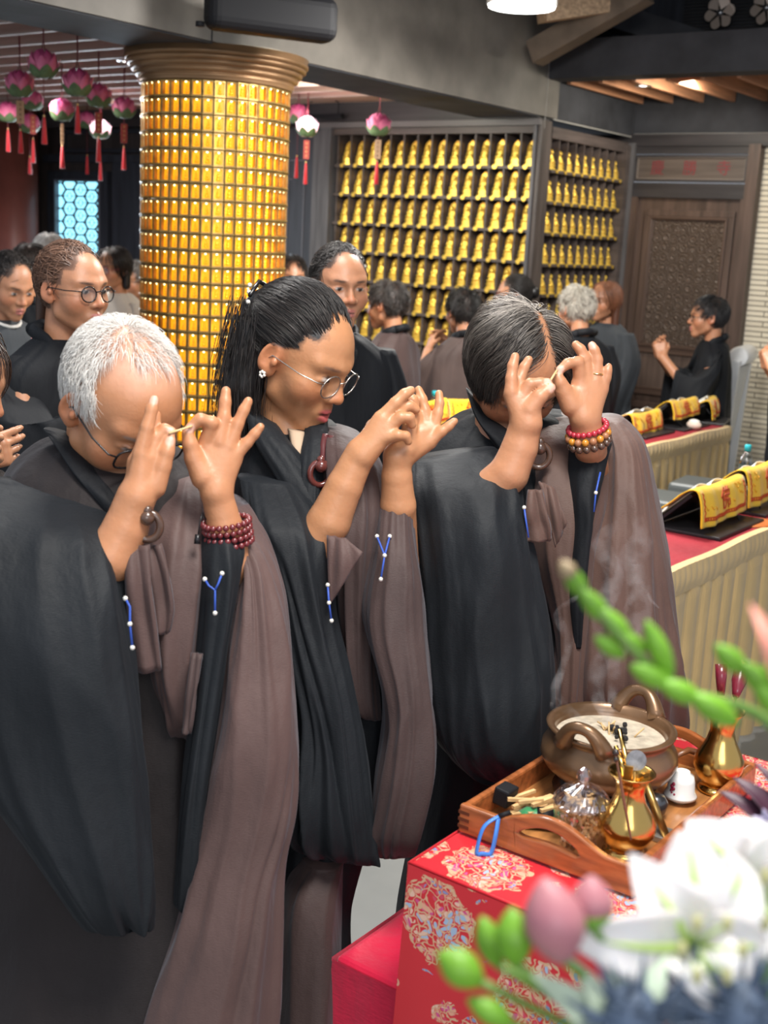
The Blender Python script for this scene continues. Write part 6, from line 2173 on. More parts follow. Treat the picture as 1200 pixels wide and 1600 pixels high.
stand(-3.26, 5.16, 0.30, 'black book stand on the hidden table behind the grey haired person', 'yellow cloth half hidden by the shoulder of the grey haired person', ridge=0.150, flap=0.11, book=False, yaw=-0.2)


def clear_plastic(name, col=(0.92, 0.96, 0.97)):
    m = bpy.data.materials.new(name); m.use_nodes = True
    nt = m.node_tree; nt.nodes.remove(nt.nodes['Principled BSDF'])
    t = nt.nodes.new('ShaderNodeBsdfTransparent'); t.inputs[0].default_value = (*col, 1)
    g = nt.nodes.new('ShaderNodeBsdfGlossy'); g.inputs['Roughness'].default_value = 0.08
    lw = nt.nodes.new('ShaderNodeLayerWeight'); lw.inputs[0].default_value = 0.35
    mr = nt.nodes.new('ShaderNodeMapRange'); mr.inputs['To Min'].default_value = 0.12; mr.inputs['To Max'].default_value = 0.75
    mx = nt.nodes.new('ShaderNodeMixShader')
    nt.links.new(lw.outputs['Facing'], mr.inputs[0]); nt.links.new(mr.outputs[0], mx.inputs[0])
    nt.links.new(t.outputs[0], mx.inputs[1]); nt.links.new(g.outputs[0], mx.inputs[2]); nt.links.new(mx.outputs[0], nt.nodes['Material Output'].inputs[0])
    return m


PET = clear_plastic('clear_bottle')


def bottle(loc, cap, label, lab=True, s=1.0):
    t = empty('water_bottle', loc, label, 'bottle'); t.scale = (s, s, s)
    b = MB(); b.lathe([(0.026, 0), (0.030, 0.004), (0.030, 0.05), (0.028, 0.055), (0.030, 0.06), (0.030, 0.110), (0.024, 0.135), (0.013, 0.152), (0.012, 0.165)], PET, 24); b.build('bottle_body', t)
    b = MB(); b.lathe([(0.0145, 0.160), (0.0145, 0.184), (0.012, 0.187)], cap, 20, wob=lambda a, z: 1 + 0.03 * math.sin(a * 20)); b.build('cap', t)
    if lab:
        b = MB(); b.lathe([(0.0306, 0.062), (0.0306, 0.104)], mat('label_dark', (0.05, 0.07, 0.065), 0.5), 24, cap=False); b.lathe([(0.0309, 0.058), (0.0309, 0.064)], PAPER, 24, cap=False)
        b.build('label', t)


TEAL = mat('cap_teal', (0.02, 0.36, 0.42), 0.35)
bottle((-1.70, 4.84, ZT + 0.003), TEAL, 'clear water bottle with teal cap on the nearer table', s=0.95)
bottle((-2.84, 5.62, ZT + 0.003), mat('cap_violet', (0.09, 0.05, 0.26), 0.35), 'clear water bottle with violet cap behind the bead bracelet', s=1.05)
bottle((-3.42, 5.09, ZT + 0.003), TEAL, 'clear water bottle with pale teal cap glimpsed above the raised fingers', s=1.0)
b = MB(); b.ball((0, 0, 0.028), 0.028, mat('porcelain_bun', (0.62, 0.50, 0.42), 0.5), 14, (1.5, 1, 0.9)); b.ball((0, 0, 0.045), 0.02, PAPER, 12, (1.6, 1, 0.7))
tag(b.build('small_pouch', None, (-2.50, 6.24, ZT + 0.004)), 'small white and brown pouch under the middle yellow cloth', 'pouch')
b = MB(); b.lathe([(0.001, 0.004), (0.05, 0.005), (0.055, 0.0), (0.001, 0.0)], mat('orange_mat', (0.50, 0.14, 0.03), 0.6), 20, sx=1.0, sy=1.6)
tag(b.build('coaster', None, (-1.41, 4.20, ZT + 0.004)), 'orange oval coaster at the edge of the nearer table', 'coaster')
# grey stools between the tables
for (x, y, lab) in ((-2.20, 5.20, 'grey plastic stool between the tables, close behind the yellow cloth'), (-2.19, 5.68, 'dark grey plastic stool between the tables, beyond the nearer one')):
    t = empty('stool', (x, y, 0), lab, 'stool', rot=(0, 0, 0.1)); t.scale = (0.95, 0.95, 1.17)
    GP = mat('stool_grey', (0.085, 0.095, 0.095), 0.4)
    b = MB(); b.box(-0.15, 0.15, -0.15, 0.15, 0.46, 0.53, GP); bevel(b.build('seat', t), 0.02, 3)
    for sx in (-1, 1):
        for sy in (-1, 1):
            b = MB(); b.bar((sx * 0.12, sy * 0.12, 0.46), (sx * 0.15, sy * 0.15, 0.0), 0.035, 0.035, GP); b.build('leg', t)
# white chair behind the man by the door
cp_ = AT(1150, 640, 7.8) + np.array([-0.29, -0.05, 0])
t = empty('chair', (cp_[0], cp_[1], 0), 'white chair with grey mesh back and rolled headrest behind the man by the door', 'chair', rot=(0, 0, math.radians(100)))
WHP = mat('white_plastic', (0.86, 0.87, 0.88), 0.35)
GMESH = mat('grey_mesh', (0.68, 0.68, 0.66), 0.7, bump=0.3, bscale=200)
# local: back at -x ... seat faces +y
b = MB(); b.box(-0.22, 0.22, -0.20, 0.22, 0.44, 0.49, WHP); bevel(b.build('seat', t), 0.02, 3)
b = MB(); b.grid(lambda u, v: ((u - 0.5) * 0.42, -0.22 - 0.05 * math.sin(math.pi * u) - 0.06 * v, 0.52 + 0.52 * v), 9, 6, GMESH); solid(b.build('backrest', t), 0.02)
b = MB(); b.tube([(-0.17, -0.30, 1.10), (0.17, -0.30, 1.10)], 0.062, WHP, 18); bevel(b.build('headrest', t), 0.01)
for sx in (-1, 1):
    b = MB(); b.bar((sx * 0.20, -0.25, 0.0), (sx * 0.20, -0.30, 1.08), 0.05, 0.035, WHP); b.build('post', t)
    b = MB(); b.bar((sx * 0.20, 0.20, 0.0), (sx * 0.20, 0.20, 0.45), 0.04, 0.035, WHP); b.build('leg', t)
# ------------------------------------------------------------------ altar table under red brocade, wooden tray and its things
def brocade(name, red, gold):
    m, nt, b = _nt(name)
    L = nt.links
    uv = nt.nodes.new('ShaderNodeUVMap')
    N = lambda t: nt.nodes.new('ShaderNode' + t)

    def math_(op, a, bb=None, c=None):
        n = N('Math'); n.operation = op
        for i, x in enumerate((a, bb, c)):
            if x is None:
                continue
            if isinstance(x, (int, float)):
                n.inputs[i].default_value = x
            else:
                L.new(x, n.inputs[i])
        return n.outputs[0]

    def vor(scale, rnd, feat='F1', src=None):
        v = N('TexVoronoi'); v.inputs['Scale'].default_value = scale; v.inputs['Randomness'].default_value = rnd; v.feature = feat; v.voronoi_dimensions = '2D'
        L.new(src or uv.outputs[0], v.inputs[0]); return v
    wob = N('TexNoise'); wob.inputs['Scale'].default_value = 34; wob.inputs['Detail'].default_value = 1
    L.new(uv.outputs[0], wob.inputs[0])
    w = math_('MULTIPLY_ADD', wob.outputs['Fac'], 0.26, -0.13)
    big = vor(6.0, 0.55)
    d = math_('ADD', big.outputs['Distance'], w)
    med = math_('LESS_THAN', d, 0.37)
    ring = math_('MULTIPLY', math_('GREATER_THAN', d, 0.335), med)
    # sprigs between the medallions
    sm = vor(13.0, 0.9)
    sp = math_('MULTIPLY', math_('LESS_THAN', math_('ADD', sm.outputs['Distance'], math_('MULTIPLY', w, 1.6)), 0.27), math_('GREATER_THAN', d, 0.47))
    mask = math_('MAXIMUM', med, sp)
    # petals and scrolls: warped cells
    wn = N('TexNoise'); wn.inputs['Scale'].default_value = 30; wn.inputs['Detail'].default_value = 2
    L.new(uv.outputs[0], wn.inputs[0])
    mxv = N('Mix'); mxv.data_type = 'RGBA'; mxv.blend_type = 'LINEAR_LIGHT'; mxv.inputs[0].default_value = 0.022
    L.new(uv.outputs[0], mxv.inputs[6]); L.new(wn.outputs['Color'], mxv.inputs[7])
    cell = vor(88, 0.95, 'F1', mxv.outputs[2]); edge = vor(88, 0.95, 'DISTANCE_TO_EDGE', mxv.outputs[2])
    line = math_('LESS_THAN', edge.outputs['Distance'], 0.085)
    hue = N('TexNoise'); hue.inputs['Scale'].default_value = 16; hue.inputs['Detail'].default_value = 0
    L.new(uv.outputs[0], hue.inputs[0])
    cr = N('ValToRGB'); cr.color_ramp.interpolation = 'CONSTANT'
    el = cr.color_ramp.elements
    el[0].position = 0.0; el[0].color = (0.22, 0.26, 0.46, 1)
    el[1].position = 0.34; el[1].color = (0.62, 0.05, 0.10, 1)
    for p_, c_ in ((0.42, (0.72, 0.34, 0.22, 1)), (0.50, (0.60, 0.06, 0.22, 1)), (0.56, (0.74, 0.46, 0.34, 1)), (0.66, (0.34, 0.45, 0.60, 1))):
        e = el.new(p_); e.color = c_
    hv = math_('MULTIPLY_ADD', math_('SUBTRACT', cell.outputs['Color'], 0.5), 0.22, hue.outputs['Fac'])
    L.new(hv, cr.inputs[0])
    m1 = N('Mix'); m1.data_type = 'RGBA'; L.new(math_('MAXIMUM', line, ring), m1.inputs[0]); L.new(cr.outputs[0], m1.inputs[6]); m1.inputs[7].default_value = (*gold, 1)
    # gaps of red inside
    gap = math_('GREATER_THAN', cell.outputs['Distance'], 0.34)
    mk = math_('MULTIPLY', mask, math_('SUBTRACT', 1.0, math_('MULTIPLY', gap, math_('SUBTRACT', 1.0, line))))
    m2 = N('Mix'); m2.data_type = 'RGBA'; L.new(mk, m2.inputs[0]); m2.inputs[6].default_value = (*red, 1); L.new(m1.outputs[2], m2.inputs[7])
    L.new(m2.outputs[2], b.inputs['Base Color'])
    rr = math_('MULTIPLY_ADD', mk, 0.2, 0.36)
    L.new(rr, b.inputs['Roughness'])
    setin(b, **{'Sheen Weight': 0.25})
    return m


BROC = brocade('brocade_red', (0.60, 0.005, 0.016), (0.64, 0.38, 0.22))
AX0, AX1, AY0, AY1, AZ = -0.866, 0.25, 1.297, 2.00, 0.85


def uv_mesh(name, quads, m, parent):
    """quads: list of (grid fn -> (point, uv), nu, nv)"""
    vs, fs, uvs = [], [], []
    for fn, nu, nv in quads:
        b0 = len(vs)
        for j in range(nv):
            for i in range(nu):
                p, q = fn(i / (nu - 1), j / (nv - 1)); vs.append(tuple(float(c) for c in p)); uvs.append(q)
        for j in range(nv - 1):
            for i in range(nu - 1):
                fs.append((b0 + j * nu + i, b0 + j * nu + i + 1, b0 + (j + 1) * nu + i + 1, b0 + (j + 1) * nu + i))
    me = bpy.data.meshes.new(name); me.from_pydata(vs, [], fs)
    ul = me.uv_layers.new(name='UVMap')
    for lp_ in me.loops:
        ul.data[lp_.index].uv = uvs[lp_.vertex_index]
    me.polygons.foreach_set('use_smooth', [True] * len(fs)); me.materials.append(m); me.update()
    o = bpy.data.objects.new(name, me); COL.objects.link(o)
    return put(o, parent)


alt = empty('altar_table', ((AX0 + AX1) / 2, (AY0 + AY1) / 2, 0), 'altar table under red floral brocade carrying the wooden tray', 'table')
b = MB(); b.box(AX0 + 0.015, AX1 - 0.015, AY0 + 0.015, AY1 - 0.015, AZ - 0.03, AZ - 0.004, WOODR); put(b.build('tabletop'), alt)
for x in (AX0 + 0.05, AX1 - 0.05):
    for y in (AY0 + 0.05, AY1 - 0.05):
        b = MB(); b.box(x - 0.025, x + 0.025, y - 0.025, y + 0.025, 0, AZ - 0.03, WOODR); put(b.build('leg'), alt)
fold = lambda s, d: 0.0 + d * (0.010 * math.sin(s * 15) + 0.006 * math.sin(s * 37 + 1)) + d * 0.012
uv_mesh('brocade_cloth', [
    (lambda u, v: ((AX0 + (AX1 - AX0) * u, AY0 + (AY1 - AY0) * v, AZ), (AX0 + (AX1 - AX0) * u, AY0 + (AY1 - AY0) * v)), 12, 8),
    (lambda u, v: ((AX0 + (AX1 - AX0) * u - (0.02 * v if u == 0 else 0), AY0 - 0.004 - fold(u * 1.1, v), AZ - 0.80 * v), (AX0 + (AX1 - AX0) * u, AY0 - 0.80 * v)), 60, 14),
    (lambda u, v: ((AX0 - 0.004 - fold(u * 0.7 + 2, v), AY0 + (AY1 - AY0) * u - (0.02 * v if u == 0 else 0), AZ - 0.80 * v), (AX0 - 0.80 * v, AY0 + (AY1 - AY0) * u)), 40, 14),
    (lambda u, v: ((AX0 + (AX1 - AX0) * u, AY1 + 0.004 + fold(u * 1.1, v), AZ - 0.80 * v), (AX0 + (AX1 - AX0) * u, AY1 + 0.80 * v)), 40, 8),
], BROC, alt)
b = MB(); b.tube([(AX0, AY1, AZ), (AX0, AY0, AZ), (AX1, AY0, AZ)], 0.0035, mat('brocade_piping', (0.55, 0.02, 0.03), 0.5), 6); put(b.build('edge_piping'), alt)
# low kneeler under red damask beside it
kn = empty('kneeling_stool', (-0.98, 1.62, 0), 'low kneeling stool under plain red damask beside the altar', 'stool')
DAM = cloth_mat('red_damask', (0.70, 0.010, 0.055), 0.5, 0.3, 0.2, weave=300)
KX0, KX1, KY0, KY1, KZ = -1.05, -0.905, 1.372, 1.86, 0.59
b = MB(); b.box(KX0, KX1, KY0, KY1, KZ - 0.10, KZ, DAM); bevel(put(b.build('cushion'), kn), 0.012, 3)
b = MB()
b.grid(lambda u, v: (KX0 + (KX1 - KX0) * u - 0.02 * v, KY0 - 0.004 - v * (0.008 * math.sin(u * 14) + 0.02), KZ - 0.004 - 0.57 * v), 24, 8, DAM)
b.grid(lambda u, v: (KX0 - 0.004 - v * (0.008 * math.sin(u * 14) + 0.02), KY0 + (KY1 - KY0) * u - 0.02 * v, KZ - 0.004 - 0.47 * v), 24, 8, DAM)
put(b.build('drape'), kn)
b = MB()
for x in (KX0 + 0.04, KX1 - 0.04):
    for y in (KY0 + 0.04, KY1 - 0.04):
        b = MB(); b.box(x - 0.015, x + 0.015, y - 0.015, y + 0.015, 0, KZ - 0.1, WOODR); put(b.build('leg'), kn)

# tray
TRW = mat('tray_wood', (0.34, 0.105, 0.032), 0.28, var=0.35, vscale=14, stretch=(1, 6, 6), coat=0.4)
TRI = mat('tray_inside', (0.42, 0.175, 0.055), 0.32, var=0.3, vscale=10, stretch=(6, 1, 6), coat=0.3)
TX0, TX1, TY0, TY1, TZ = -0.857, -0.587, 1.420, 1.865, AZ + 0.004
tr = empty('wooden_tray', ((TX0 + TX1) / 2, (TY0 + TY1) / 2, TZ), 'reddish wooden tray with curved cut-out handles on the red brocade', 'tray')
b = MB(); b.box(TX0, TX1, TY0, TY1, TZ, TZ + 0.008, TRI); put(b.build('tray_floor'), tr)
for x in (TX0, TX1):
    b = MB(); b.box(x - 0.006, x + 0.006, TY0, TY1, TZ, TZ + 0.043, TRW); bevel(put(b.build('side_wall'), tr), 0.004, 2)


def end_wall(y):
    b = MB()
    n = 60
    W_ = TX1 - TX0
    top = lambda u: 0.044 + 0.026 * max(0, math.sin(math.pi * min(1, max(0, (u - 0.22) / 0.62)))) ** 1.3
    for i in range(n):
        u0, u1 = i / n, (i + 1) / n
        q = []
        for u in (u0, u1):
            s = (u - 0.36) / 0.34
            if 0 < s < 1:
                h = 0.010 * math.sin(math.pi * s) ** 0.45
                c = 0.032 + 0.010 * math.sin(math.pi * s)
                q.append((c - h, c + h))
            else:
                q.append((0.032, 0.032))
        x0, x1 = TX0 - 0.006 + (W_ + 0.012) * u0, TX0 - 0.006 + (W_ + 0.012) * u1
        b.add([(x0, y, TZ), (x1, y, TZ), (x1, y, TZ + q[1][0]), (x0, y, TZ + q[0][0])], [(0, 1, 2, 3)], TRW)
        b.add([(x0, y, TZ + q[0][1]), (x1, y, TZ + q[1][1]), (x1, y, TZ + top(u1)), (x0, y, TZ + top(u0))], [(0, 1, 2, 3)], TRW)
    o = put(b.build('handle_wall'), tr)
    import bmesh
    bm = bmesh.new(); bm.from_mesh(o.data); bmesh.ops.remove_doubles(bm, verts=bm.verts, dist=1e-5); bm.to_mesh(o.data); bm.free()
    solid(o, 0.012); bevel(o, 0.003, 2)


end_wall(TY0); end_wall(TY1)
b = MB()
for k in range(3):
    b.box(TX0 - 0.0066, TX0 + 0.012, TY0 - 0.0066, TY0 + 0.006, TZ + 0.008 + k * 0.011, TZ + 0.013 + k * 0.011, mat('joint_dark', (0.10, 0.03, 0.012), 0.4))
put(b.build('corner_joint'), tr)
TF = TZ + 0.008

# incense burner
BRZ = mat('burner_bronze', (0.20, 0.112, 0.058), 0.32, metal=0.55, var=0.35, vscale=9, coat=0.25, bump=0.06, bscale=40)
DKW = mat('stand_black', (0.030, 0.022, 0.018), 0.25, coat=0.4)
bx, by = -0.748, 1.662
st = MB(); st.lathe([(0.075, 0), (0.082, 0.004), (0.084, 0.012), (0.076, 0.017), (0.078, 0.022), (0.06, 0.023)], DKW, 40, (bx, by, TF))
tag(st.build('burner_stand'), 'round black wooden stand under the bronze incense burner', 'stand')
bu = empty('incense_burner', (bx, by, TF + 0.023), 'bronze incense burner with two loop handles and pale ash, on the tray', 'incense burner')
prof = [(0.050, 0.0), (0.060, 0.004), (0.080, 0.012), (0.099, 0.028), (0.107, 0.045), (0.105, 0.060), (0.097, 0.073), (0.093, 0.080), (0.0945, 0.086), (0.100, 0.090), (0.101, 0.094), (0.096, 0.096), (0.090, 0.094), (0.086, 0.082), (0.084, 0.070), (0.001, 0.068)]
b = MB(); b.lathe(prof, BRZ, 64); b.build('bowl', bu)
b = MB()
rg = np.random.default_rng(3)
ASH = mat('ash_sand', (0.50, 0.43, 0.33), 0.95, var=0.2, vscale=60, bump=0.5, bscale=150)
b.grid(lambda u, v: (0.0855 * v * math.cos(2 * math.pi * u), 0.0855 * v * math.sin(2 * math.pi * u), 0.076 + 0.004 * math.sin(u * 12.6 + v * 5) * v * (1 - v) + 0.003 * (1 - v)), 40, 10, ASH, closeu=True)
b.build('ash', bu)
pA = on_z(893, 1172, TF + 0.12)
aA = math.atan2(pA[1] - by, pA[0] - bx)
for a in (aA, aA + math.pi):
    cs, sn = math.cos(a), math.sin(a)
    pts, rad = [], []
    for k in range(15):
        f = k / 14
        t = (f - 0.5) * 2
        tx = 0.035 * math.copysign(abs(t) ** 0.9, t)
        h = 0.086 + 0.036 * (1 - abs(t) ** 2.2)
        r = 0.0975 + 0.010 * (1 - abs(t) ** 2) - tx * tx * 5.0 * 0.6
        pts.append((r * cs - tx * sn, r * sn + tx * cs, h)); rad.append(0.0092 + 0.0065 * abs(t) ** 2)
    b = MB(); b.tube(pts, rad, BRZ, 12); b.build('handle', bu)
b = MB()
for k in range(14):
    p = rg.normal(0, 0.010, 2) + np.array([0.012, 0.010]); b.ball((p[0], p[1], 0.080 + rg.uniform(0, 0.008)), rg.uniform(0.003, 0.006), mat('charcoal', (0.02, 0.018, 0.018), 0.9) if k == 0 else bpy.data.materials['charcoal'], 6)
for k in range(9):
    p = rg.normal(0, 0.014, 2) + np.array([0.008, 0.008]); q = rg.normal(0, 0.012, 2)
    b.tube([(p[0], p[1], 0.078), (p[0] + q[0], p[1] + q[1], 0.078 + rg.uniform(0.004, 0.022))], 0.0014, STICK, 5)
b.build('burning_chips', bu)

# crystal jar
m = bpy.data.materials.new('cut_crystal'); m.use_nodes = True
nt = m.node_tree; nt.nodes.remove(nt.nodes['Principled BSDF'])
t_ = nt.nodes.new('ShaderNodeBsdfTransparent'); t_.inputs[0].default_value = (0.94, 0.93, 0.95, 1)
g_ = nt.nodes.new('ShaderNodeBsdfGlossy'); g_.inputs['Roughness'].default_value = 0.06; g_.inputs[0].default_value = (1, 0.98, 1, 1)
mx = nt.nodes.new('ShaderNodeMixShader'); lw = nt.nodes.new('ShaderNodeLayerWeight'); lw.inputs[0].default_value = 0.42
mr = nt.nodes.new('ShaderNodeMapRange'); mr.inputs['To Min'].default_value = 0.20; mr.inputs['To Max'].default_value = 0.62
nt.links.new(lw.outputs['Facing'], mr.inputs[0]); nt.links.new(mr.outputs[0], mx.inputs[0])
nt.links.new(t_.outputs[0], mx.inputs[1]); nt.links.new(g_.outputs[0], mx.inputs[2]); nt.links.new(mx.outputs[0], nt.nodes['Material Output'].inputs[0])
CRY = m
jx, jy = -0.702, 1.484
jr = empty('crystal_jar', (jx, jy, TF), 'cut crystal lidded jar filled with pale wood chips on the tray', 'jar')
facet = lambda a, z: 1 + 0.045 * (abs(math.sin(a * 8 + z * 130)) + abs(math.sin(a * 8 - z * 130)) - 1.0)
b = MB(); b.lathe([(0.018, 0), (0.026, 0.003), (0.024, 0.010), (0.029, 0.020), (0.034, 0.032), (0.037, 0.045), (0.039, 0.058), (0.040, 0.066), (0.036, 0.068)], CRY, 64, smooth=False, wob=facet); b.build('jar_body', jr)
b = MB(); b.lathe([(0.0395, 0.067), (0.041, 0.070), (0.037, 0.078), (0.028, 0.087), (0.015, 0.093), (0.006, 0.096), (0.006, 0.099)], CRY, 64, smooth=False, wob=facet)
b.lathe([(0.005, 0.098), (0.011, 0.104), (0.011, 0.110), (0.007, 0.118), (0.001, 0.121)], CRY, 12, smooth=False); b.build('lid', jr)
b = MB()
CHIPC = mat('wood_chip', (0.62, 0.40, 0.18), 0.7, var=0.25, vscale=40)
for k in range(95):
    a, r, z = rg.uniform(0, 6.28), 0.030 * math.sqrt(rg.random()), rg.uniform(0.020, 0.078)
    r *= min(1, 0.6 + z * 6) * (1 if z < 0.066 else 0.7)
    p = np.array([r * math.cos(a), r * math.sin(a), z]); d = rg.normal(0, 1, 3); d /= np.linalg.norm(d)
    b.bar(p - d * 0.006, p + d * 0.006, 0.005, 0.003, CHIPC)
o = b.build('contents', jr); o['kind'] = 'stuff'

# brass vases
BRS = mat('brass', (0.66, 0.42, 0.13), 0.2, metal=1.0)


def brass_vase(x, y, label, s=1.0, wd=1.0):
    t = empty('brass_vase', (x, y, TF), label, 'vase')
    pr = [(0.024, 0), (0.027, 0.003), (0.024, 0.007), (0.019, 0.010), (0.022, 0.014), (0.030, 0.024), (0.0355, 0.038), (0.0355, 0.050), (0.029, 0.065), (0.021, 0.080), (0.0175, 0.094), (0.0185, 0.106), (0.0235, 0.118), (0.0285, 0.124), (0.0290, 0.126), (0.0265, 0.125),
          (0.017, 0.108), (0.0155, 0.094), (0.018, 0.080), (0.026, 0.062), (0.030, 0.045), (0.02, 0.02)]
    b = MB(); b.lathe([(r * s * wd, z * s) for r, z in pr], BRS, 48); b.build('vase_body', t)
    return t


v1x, v1y = -0.640, 1.506
brass_vase(v1x, v1y, 'shiny brass vase holding slim tools, beside the crystal jar', 1.0, 1.16)
v2x, v2y = -0.620, 1.800
brass_vase(v2x, v2y, 'shiny brass vase holding two wine-red handles, at the far corner of the tray', 1.10)


def tool(name, pts, r, m, label, cat, extra=None):
    b = MB(); b.tube(pts, r, m, 8)
    if extra:
        extra(b)
    return tag(b.build(name), label, cat)


tp = TF + 0.124
V = lambda dx, dy, z: np.array([v1x + dx, v1y + dy, TF + z])
AA = lambda x, y, Z: AT(x, y, Z)
BRD = mat('brass_dark', (0.42, 0.25, 0.08), 0.3, metal=0.9)
tool('brass_stick', [V(0.0, 0.0, 0.03), V(-0.010, 0.008, 0.125), AA(968, 1140, 1.75)], 0.0038, BRS, 'longest thin brass stick standing in the brass vase beside the jar', 'incense tool')
tool('brass_stick', [V(-0.004, -0.004, 0.03), V(-0.013, 0.001, 0.125), AA(962, 1166, 1.74)], 0.0036, BRS, 'shorter dull brass stick standing beside the longest one in the vase', 'incense tool')
b = MB(); b.box(-0.006, 0.006, -0.0015, 0.0015, -0.05, 0.022, BRD)
o = b.build('brass_scraper', None, V(-0.004, -0.006, 0.115)); o.rotation_euler = (0.15, 0.05, 0.5)
tag(o, 'flat brass blade in the mouth of the vase with slim tools', 'incense tool')
SILV = mat('tarnished_silver', (0.32, 0.32, 0.33), 0.4, metal=0.8, var=0.4, vscale=60)
sp_top = AA(994, 1188, 1.715)
t = empty('spatula', sp_top, 'small spatula with round tarnished silver head in the brass vase', 'incense tool')
b = MB(); b.lathe([(0.0145, -0.001), (0.0145, 0.001)], SILV, 24, smooth=False, M=Matrix.Rotation(math.radians(36), 4, 'Z') @ Matrix.Rotation(math.radians(78), 4, 'X')); b.build('head', t)
b = MB(); q = V(0.004, 0.0, 0.05) - sp_top; b.tube([(0, 0, -0.012), tuple(q * 0.5), tuple(q)], 0.0022, BRD, 6); b.build('shaft', t)
COPP = mat('copper_rod', (0.30, 0.16, 0.10), 0.35, metal=0.7)
t0, t1 = AA(962, 1180, 1.675), AA(986, 1312, 1.69)
t = empty('tongs', t0, 'thin ribbed dark tongs hanging outside the brass vase', 'incense tool')
b = MB(); n = 40; b.tube([(t1 - t0) * (k / n) + np.array([0, 0, 0.0]) for k in range(n + 1)], [0.0018 + (0.0009 if (k % 2 and 10 < k < 27) else 0) for k in range(n + 1)], COPP, 8); b.build('shaft', t)
b = MB(); b.ball((0, 0, 0.004), 0.005, DKW, 8); b.ball((0.001, 0, -0.006), 0.004, DKW, 8); b.build('knob', t)
tool('brass_rod', [AA(1006, 1216, 1.80), AA(1041, 1308, 1.775)], 0.0062, BRD, 'thick dull brass rod leaning on the brass vase beside the white cup', 'incense tool')
b = MB(); b.box(-0.026, 0.026, -0.020, 0.020, 0.0, 0.010, mat('pewter', (0.40, 0.38, 0.34), 0.3, metal=0.7))
o = bevel(b.build('metal_box', None, (-0.612, 1.588, TF)), 0.002); tag(o, 'flat silvery metal box on the tray behind the brass vase', 'box')
b = MB(); b.lathe([(0.001, 0.0), (0.012, 0.0), (0.017, 0.012), (0.020, 0.026), (0.013, 0.038), (0.001, 0.041)], mat('dark_pewter', (0.12, 0.12, 0.13), 0.25, metal=0.8), 24, (-0.655, 1.640, TF))
tag(b.build('round_box'), 'round dark metal box behind the brass rod', 'box')
# ladle handles in the second vase
WINE = mat('wine_handle', (0.16, 0.012, 0.025), 0.25, coat=0.5)
V2 = lambda dx, dy, z: np.array([v2x + dx, v2y + dy, TF + z])
for (a, b2, z2, lab, big) in ((1127, 1038, 1.97, 'slender wine-red handle with a ferrule standing in the far brass vase', 0), (1160, 1040, 2.02, 'bulbous wine-red handle with a gold tip standing in the far brass vase', 1)):
    top = AA(a, b2, z2)
    t = empty('handled_tool', top, lab, 'incense tool')
    bot = V2(0.004 * big, 0.004, 0.06) - top
    u = bot / np.linalg.norm(bot)
    mid = u * 0.058
    b = MB(); b.tube([mid, bot], 0.0026, BRD, 8); b.build('shaft', t)
    b = MB()
    if big:
        b.tube([(0, 0, 0), u * 0.012, u * 0.030, u * 0.048, u * 0.058], [0.010, 0.0125, 0.0125, 0.008, 0.005], WINE, 16)
        b.build('grip', t)
        b = MB(); b.tube([-u * 0.006, u * 0.002], [0.009, 0.0105], BRD, 16); b.build('tip', t)
    else:
        b.tube([(0, 0, 0), u * 0.02, u * 0.05], [0.010, 0.009, 0.006], WINE, 14)
        b.build('grip', t)
        b = MB(); b.bar(mid + CRIGHT * -0.011, mid + CRIGHT * 0.011 - UPV * 0.004, 0.011, 0.010, WINE); bevel(b.build('ferrule', t), 0.002)
# cup and saucer
POR = mat('porcelain', (0.82, 0.82, 0.80), 0.15, coat=0.5)
cx_, cy_ = -0.648, 1.722
b = MB(); b.lathe([(0.012, 0.0), (0.014, 0.003), (0.024, 0.008), (0.026, 0.0105), (0.022, 0.0095), (0.012, 0.006)], POR, 32, (cx_, cy_, TF)); tag(b.build('saucer'), 'small white saucer under the upturned cup', 'saucer')
ct = empty('tea_cup', (cx_, cy_, TF + 0.0105), 'small white cup with a red flower spray turned upside down on its saucer', 'cup')
b = MB(); b.lathe([(0.0265, 0.0), (0.0255, 0.003), (0.0215, 0.010), (0.0205, 0.025), (0.018, 0.034), (0.012, 0.038), (0.0115, 0.041), (0.010, 0.041), (0.009, 0.0385), (0.001, 0.038)], POR, 40); b.build('cup_body', ct)
FLR = mat('glaze_red', (0.30, 0.02, 0.06), 0.3)
b = MB()
tc = math.atan2(-cy_, -cx_)
for k, (da, z) in enumerate(((-0.75, 0.020), (-0.60, 0.024), (-0.68, 0.015), (-0.55, 0.017), (-0.80, 0.012), (-0.66, 0.0095), (-0.42, 0.008))):
    a = tc + da; r = np.interp(z, [0, .003, .010, .025, .034], [.0265, .0255, .0215, .0205, .018])
    b.ball((r * math.cos(a), r * math.sin(a), z), 0.0034 if k < 4 else 0.002, FLR, 8, (0.5, 0.5, 1))
    s = b.v[-1]
# flatten towards the wall by rebuilding around the true centre
b = MB()
for k, (da, z) in enumerate(((-0.75, 0.020), (-0.60, 0.024), (-0.68, 0.015), (-0.55, 0.017), (-0.80, 0.012), (-0.66, 0.0095), (-0.42, 0.008))):
    a = tc + da; r = float(np.interp(z, [0, .003, .010, .025, .034], [.0265, .0255, .0215, .0205, .018])) - 0.0012
    b.ball((r * math.cos(a), r * math.sin(a), z), 0.0034 if k < 4 else 0.0022, FLR, 8)
b.build('flower_spray', ct)
